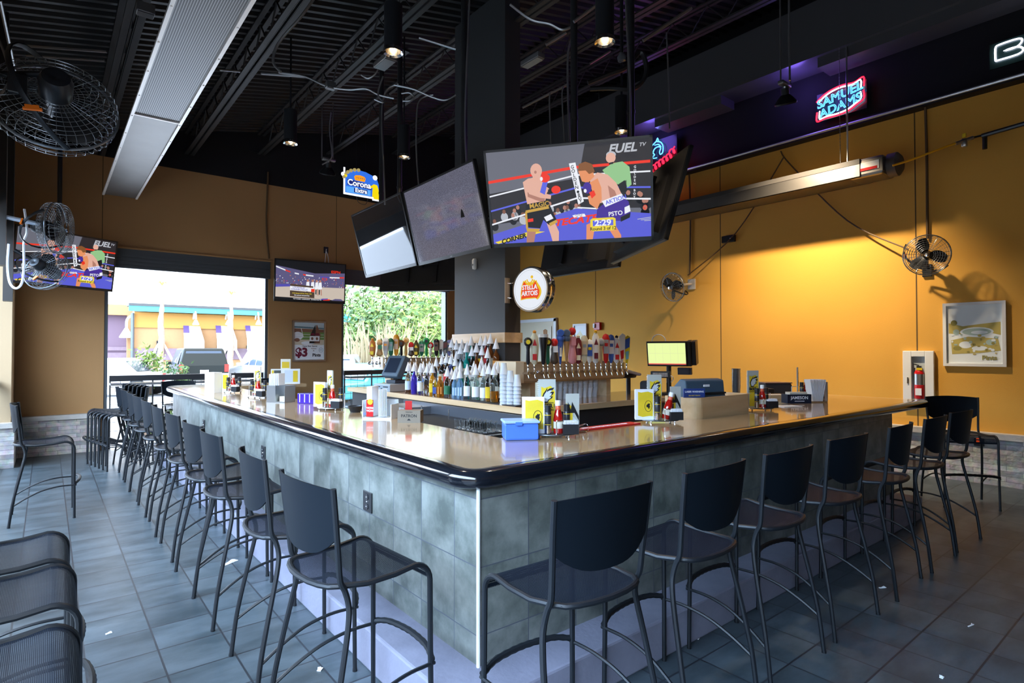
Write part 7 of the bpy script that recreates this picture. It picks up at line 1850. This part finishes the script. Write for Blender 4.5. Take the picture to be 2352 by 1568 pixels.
# cars
M_tyre = mat('tyre', (0.015, 0.015, 0.015), .8); M_carglass = mat('car_glass', (0.05, 0.065, 0.09), .12, spec=.4); M_lampred = mat('tail_lamp', (0.5, 0.03, 0.02), .3)
def car(label, loc, rz, paint, L=4.7, W_=1.9, H_=1.8, suv=True, group='parked cars', vehicle='car'):
    t = thing(vehicle, label, 'car', loc, rz, group)
    hw = W_ / 2
    roof = H_; belt = H_ * .58
    if suv: side = [(-L / 2, .35), (-L / 2 - .03, belt), (-L / 2 + .18, roof - .05), (-L / 2 + .3, roof), (.35, roof), (.95, belt + .05), (L / 2 - .15, belt - .1), (L / 2, .75), (L / 2, .35)]
    else: side = [(-L / 2, .4), (-L / 2, belt), (-L / 2 + .9, belt + .06), (-L / 2 + 1.5, roof), (.25, roof), (1.05, belt + .03), (L / 2 - .2, belt - .12), (L / 2, .7), (L / 2, .4)]
    n = len(side); vs = []
    for s in (-1, 1):
        for (y, z) in side: vs.append((s * hw * (.80 if z > belt + .15 else 1.0), y, z))
    fs = [tuple(range(n)), tuple(reversed(range(n, 2 * n)))] + [(i, n + i, n + (i + 1) % n, (i + 1) % n) for i in range(n)]
    b = MB(); b._add(vs, fs, False); b.build('body', paint, t, bevel=.06)
    b = MB(); zb_, zt_ = belt + .06, roof - .12
    for s in (-1, 1):
        x0, x1 = s * (hw * .995 + .012), s * (hw * .80 + .02)
        ya, yb = (-L / 2 + .5, .45) if suv else (-L / 2 + 1.3, .3)
        for q in range(3 if suv else 2):
            u0 = ya + (yb - ya) * q / (3 if suv else 2) + .05; u1 = ya + (yb - ya) * (q + 1) / (3 if suv else 2) - .05
            b.poly([(x0 * .985, u0, zb_), (x0 * .985, u1 + (.18 if q == (2 if suv else 1) else 0), zb_), (x1, u1, zt_), (x1, u0, zt_)])
    if suv: b.poly([(-hw * .82, -L / 2 + .02, belt + .06), (hw * .82, -L / 2 + .02, belt + .06), (hw * .70, -L / 2 + .15, roof - .13), (-hw * .70, -L / 2 + .15, roof - .13)])
    else: b.poly([(-hw * .8, -L / 2 + .93, belt + .12), (hw * .8, -L / 2 + .93, belt + .12), (hw * .7, -L / 2 + 1.38, roof - .1), (-hw * .7, -L / 2 + 1.38, roof - .1)])
    b.build('glazing', M_carglass, t)
    for sx in (-1, 1):
        for sy in (-1, 1):
            b = MB(); b.lathe([(.16, -.10), (.33, -.11), (.35, -.08), (.35, .08), (.33, .11), (.16, .10)], 18, (sx * (hw - .10), sy * L * .31, .35), Matrix.Rotation(PI / 2, 4, 'Y')); b.build('wheel', M_tyre, t)
        b = MB(); b.box((sx * (hw - .10), -L / 2 - .02, belt - .12), (.18, .05, .34)); b.build('tail_lamp', M_lampred, t)
        b = MB(); b.box((sx * (hw + .12), .55, belt + .08), (.22, .10, .16), ch=.03); b.build('mirror', paint, t)
    b = MB(); b.box((0, -L / 2 - .04, .50), (W_ * .98, .12, .22), ch=.03); b.box((0, L / 2 + .02, .5), (W_ * .98, .12, .22), ch=.03); b.build('bumper', paint, t)
    b = MB(); b.box((0, -L / 2 - .035, .80), (.34, .03, .16)); b.build('number_plate', M_paper, t)
    return t
pdk = mat('car_dark_green', (0.012, 0.014, 0.012), .35, spec=.3); pwh = mat('car_white', (0.55, 0.55, 0.56), .3, coat=.3); ptl = mat('car_teal', (0.03, 0.35, 0.42), .3, coat=.4); psl = mat('car_silver', (0.42, 0.46, 0.50), .3, .3)
g = at(462, 868, y=17.2)
car('dark sport utility car seen from behind through the left window', (at(452, 850, y=31).x, 31, -.12), R(-3), pdk, 4.7, 2.0, 1.85)
g = at(610, 868, y=20); car('white sport utility car at the right side of the left window', (at(612, 850, y=29).x, 29, -.12), R(6), pwh, 4.6, 1.9, 1.75)
g = at(250, 868, y=19); car('white sedan at the left edge of the left window', (at(245, 850, y=27).x, 27.0, -.12), R(62), pwh, 4.6, 1.85, 1.45, False)
g = at(828, 850, y=19); car('pale car with open rear beyond the right window, behind the railing', (g.x - .6, 19.5, -.12), R(-30), psl, 4.6, 1.85, 1.6)
g = at(860, 855, y=16); car('teal car low behind the railing of the right window', (g.x + .4, 16.4, -.12), R(-75), ptl, 4.4, 1.8, 1.35, False)
# hedge, grasses, trees beyond the right window
def leaf_mat(name, c1, c2):
    m, nt, b = node_mat(name)
    N = nt.nodes.new; L = nt.links.new
    oi = N('ShaderNodeTexCoord'); nz = N('ShaderNodeTexNoise'); nz.inputs['Scale'].default_value = 1.3; nz.inputs['Detail'].default_value = 5; L(oi.outputs['Object'], nz.inputs['Vector'])
    rp = N('ShaderNodeValToRGB'); rp.color_ramp.elements[0].position = .4; rp.color_ramp.elements[1].position = .62; rp.color_ramp.elements[0].color = (*c1, 1); rp.color_ramp.elements[1].color = (*c2, 1)
    L(nz.outputs['Fac'], rp.inputs[0]); L(rp.outputs[0], b.inputs['Base Color']); b.inputs['Roughness'].default_value = .7
    b.inputs['Transmission Weight'].default_value = .0
    return m
LM = [leaf_mat('leaf_light', (0.045, 0.10, 0.012), (0.20, 0.27, 0.04)), leaf_mat('leaf_mid', (0.02, 0.06, 0.012), (0.10, 0.17, 0.03))]
def tree(label, x, y, h, r, m, seed, group='trees beyond the right window', n=2600):
    t = thing('tree', label, 'tree', (x, y, -.12), 0, group)
    rnd = random.Random(seed)
    b = MB(); b.tube([(0, 0, 0), (.1, 0, h * .3), (0, .1, h * .65)], [.16, .12, .06], 8)
    for k in range(5):
        a = k * 1.26; b.tube([(0, 0, h * (.28 + .06 * k)), (r * .6 * math.cos(a), r * .6 * math.sin(a), h * (.5 + .08 * k))], [.07, .02], 6)
    b.build('trunk', M_trunk, t)
    b = MB(); blobs = [(rnd.gauss(0, r * .42), rnd.gauss(0, r * .3), h * (.30 + .65 * rnd.random())) for _ in range(26)]
    vs = []; fs = []
    for i in range(n):
        cx, cy, cz = blobs[i % 26]; s = r * .34
        p = Vector((cx + rnd.gauss(0, s), cy + rnd.gauss(0, s), cz + rnd.gauss(0, s)))
        u = Vector((rnd.gauss(0, 1), rnd.gauss(0, 1), rnd.gauss(0, 1))).normalized(); w = u.orthogonal().normalized(); l = rnd.uniform(.10, .24) * (h / 6) ** .5
        k = len(vs); vs += [p - u * l, p + w * l * .5, p + u * l, p - w * l * .5]; fs.append((k, k + 1, k + 2, k + 3))
    b._add(vs, fs, False); b.build('foliage', m, t)
    return t
for k, (px, y, top, r, mi, lab) in enumerate(((835, 27, 655, 2.0, 1, 'tall thin tree at the left of the right window'), (900, 24, 690, 2.2, 0, 'bright green tree left of centre in the right window'), (950, 27, 690, 2.4, 1, 'darker green tree in the middle of the right window'), (1005, 23, 672, 2.2, 0, 'bright green tree at the right of the right window'), (870, 22, 725, 1.7, 1, 'low green tree above the grasses in the right window'), (980, 20, 745, 1.6, 0, 'low bright tree behind the tap handles in the right window'), (1035, 26, 690, 2.4, 1, 'green tree at the right frame of the right window'))):
    x = bx(px, y); tree(lab, x, y, bz(px, top, y) + .12, r, LM[mi], 11 + k)
M_grass = mat('dry_grass', (0.36, 0.29, 0.18), .9)
t = thing('ornamental_grass', 'pale dry ornamental grass below the trees in the right window', 'grass', (bx(860, 19), 19, -.12))
b = MB(); rnd = random.Random(4)
vs = []; fs = []
for i in range(230):
    x0 = rnd.gauss(0, .9); y0 = rnd.gauss(0, .5); h = rnd.uniform(1.2, 3.0); dx = rnd.gauss(0, .5); k = len(vs)
    vs += [(x0 - .02, y0, 0), (x0 + .02, y0, 0), (x0 + dx * .5 + .025, y0, h * .75), (x0 + dx, y0, h), (x0 + dx * .5 - .025, y0, h * .75)]; fs.append((k, k + 1, k + 2, k + 3, k + 4))
b._add(vs, fs, False); o = b.build('grass_blades', M_grass, t); o['kind'] = 'stuff'
for k, (px, y, h, lab) in enumerate(((340, 27, 1.6, 'small green shrub left of the palm in the left window'), (400, 26, 1.1, 'low yellow shrub beside the dark car in the left window'), (890, 15.5, .9, 'low shrub behind the railing of the right window'), (330, 13.2, .55, 'leafy shrub close behind the left window railing'), (400, 13.4, .5, 'second leafy shrub behind the left window railing'))):
    tree(lab, bx(px, y), y, h, .38 * h, LM[k % 2], 40 + k, 'shrubs outside the windows', 500)
t = thing('building_corner', 'pale orange shop corner with a grey eave at the left of the right window', 'building', (bx(786, 26) - 1.6, 26, -.12))
b = MB(); b.box2((0, 0, 0), (1.95, 3, bz(790, 735, 26))); b.build('wall', M_orange, t)
b = MB(); b.box2((0, -.8, bz(790, 735, 26)), (2.9, 3.4, bz(790, 735, 26) + .25)); b.build('eave', M_teal, t)
b = MB(); b.tube(smooth_path([(2.8, -.6, bz(790, 735, 26)), (2.3, -.3, bz(790, 735, 26) - .6), (2.05, -.1, bz(790, 735, 26) - 1.0), (2.05, -.1, 0)], 4), .09, 8); b.build('downpipe', M_shutter, t)
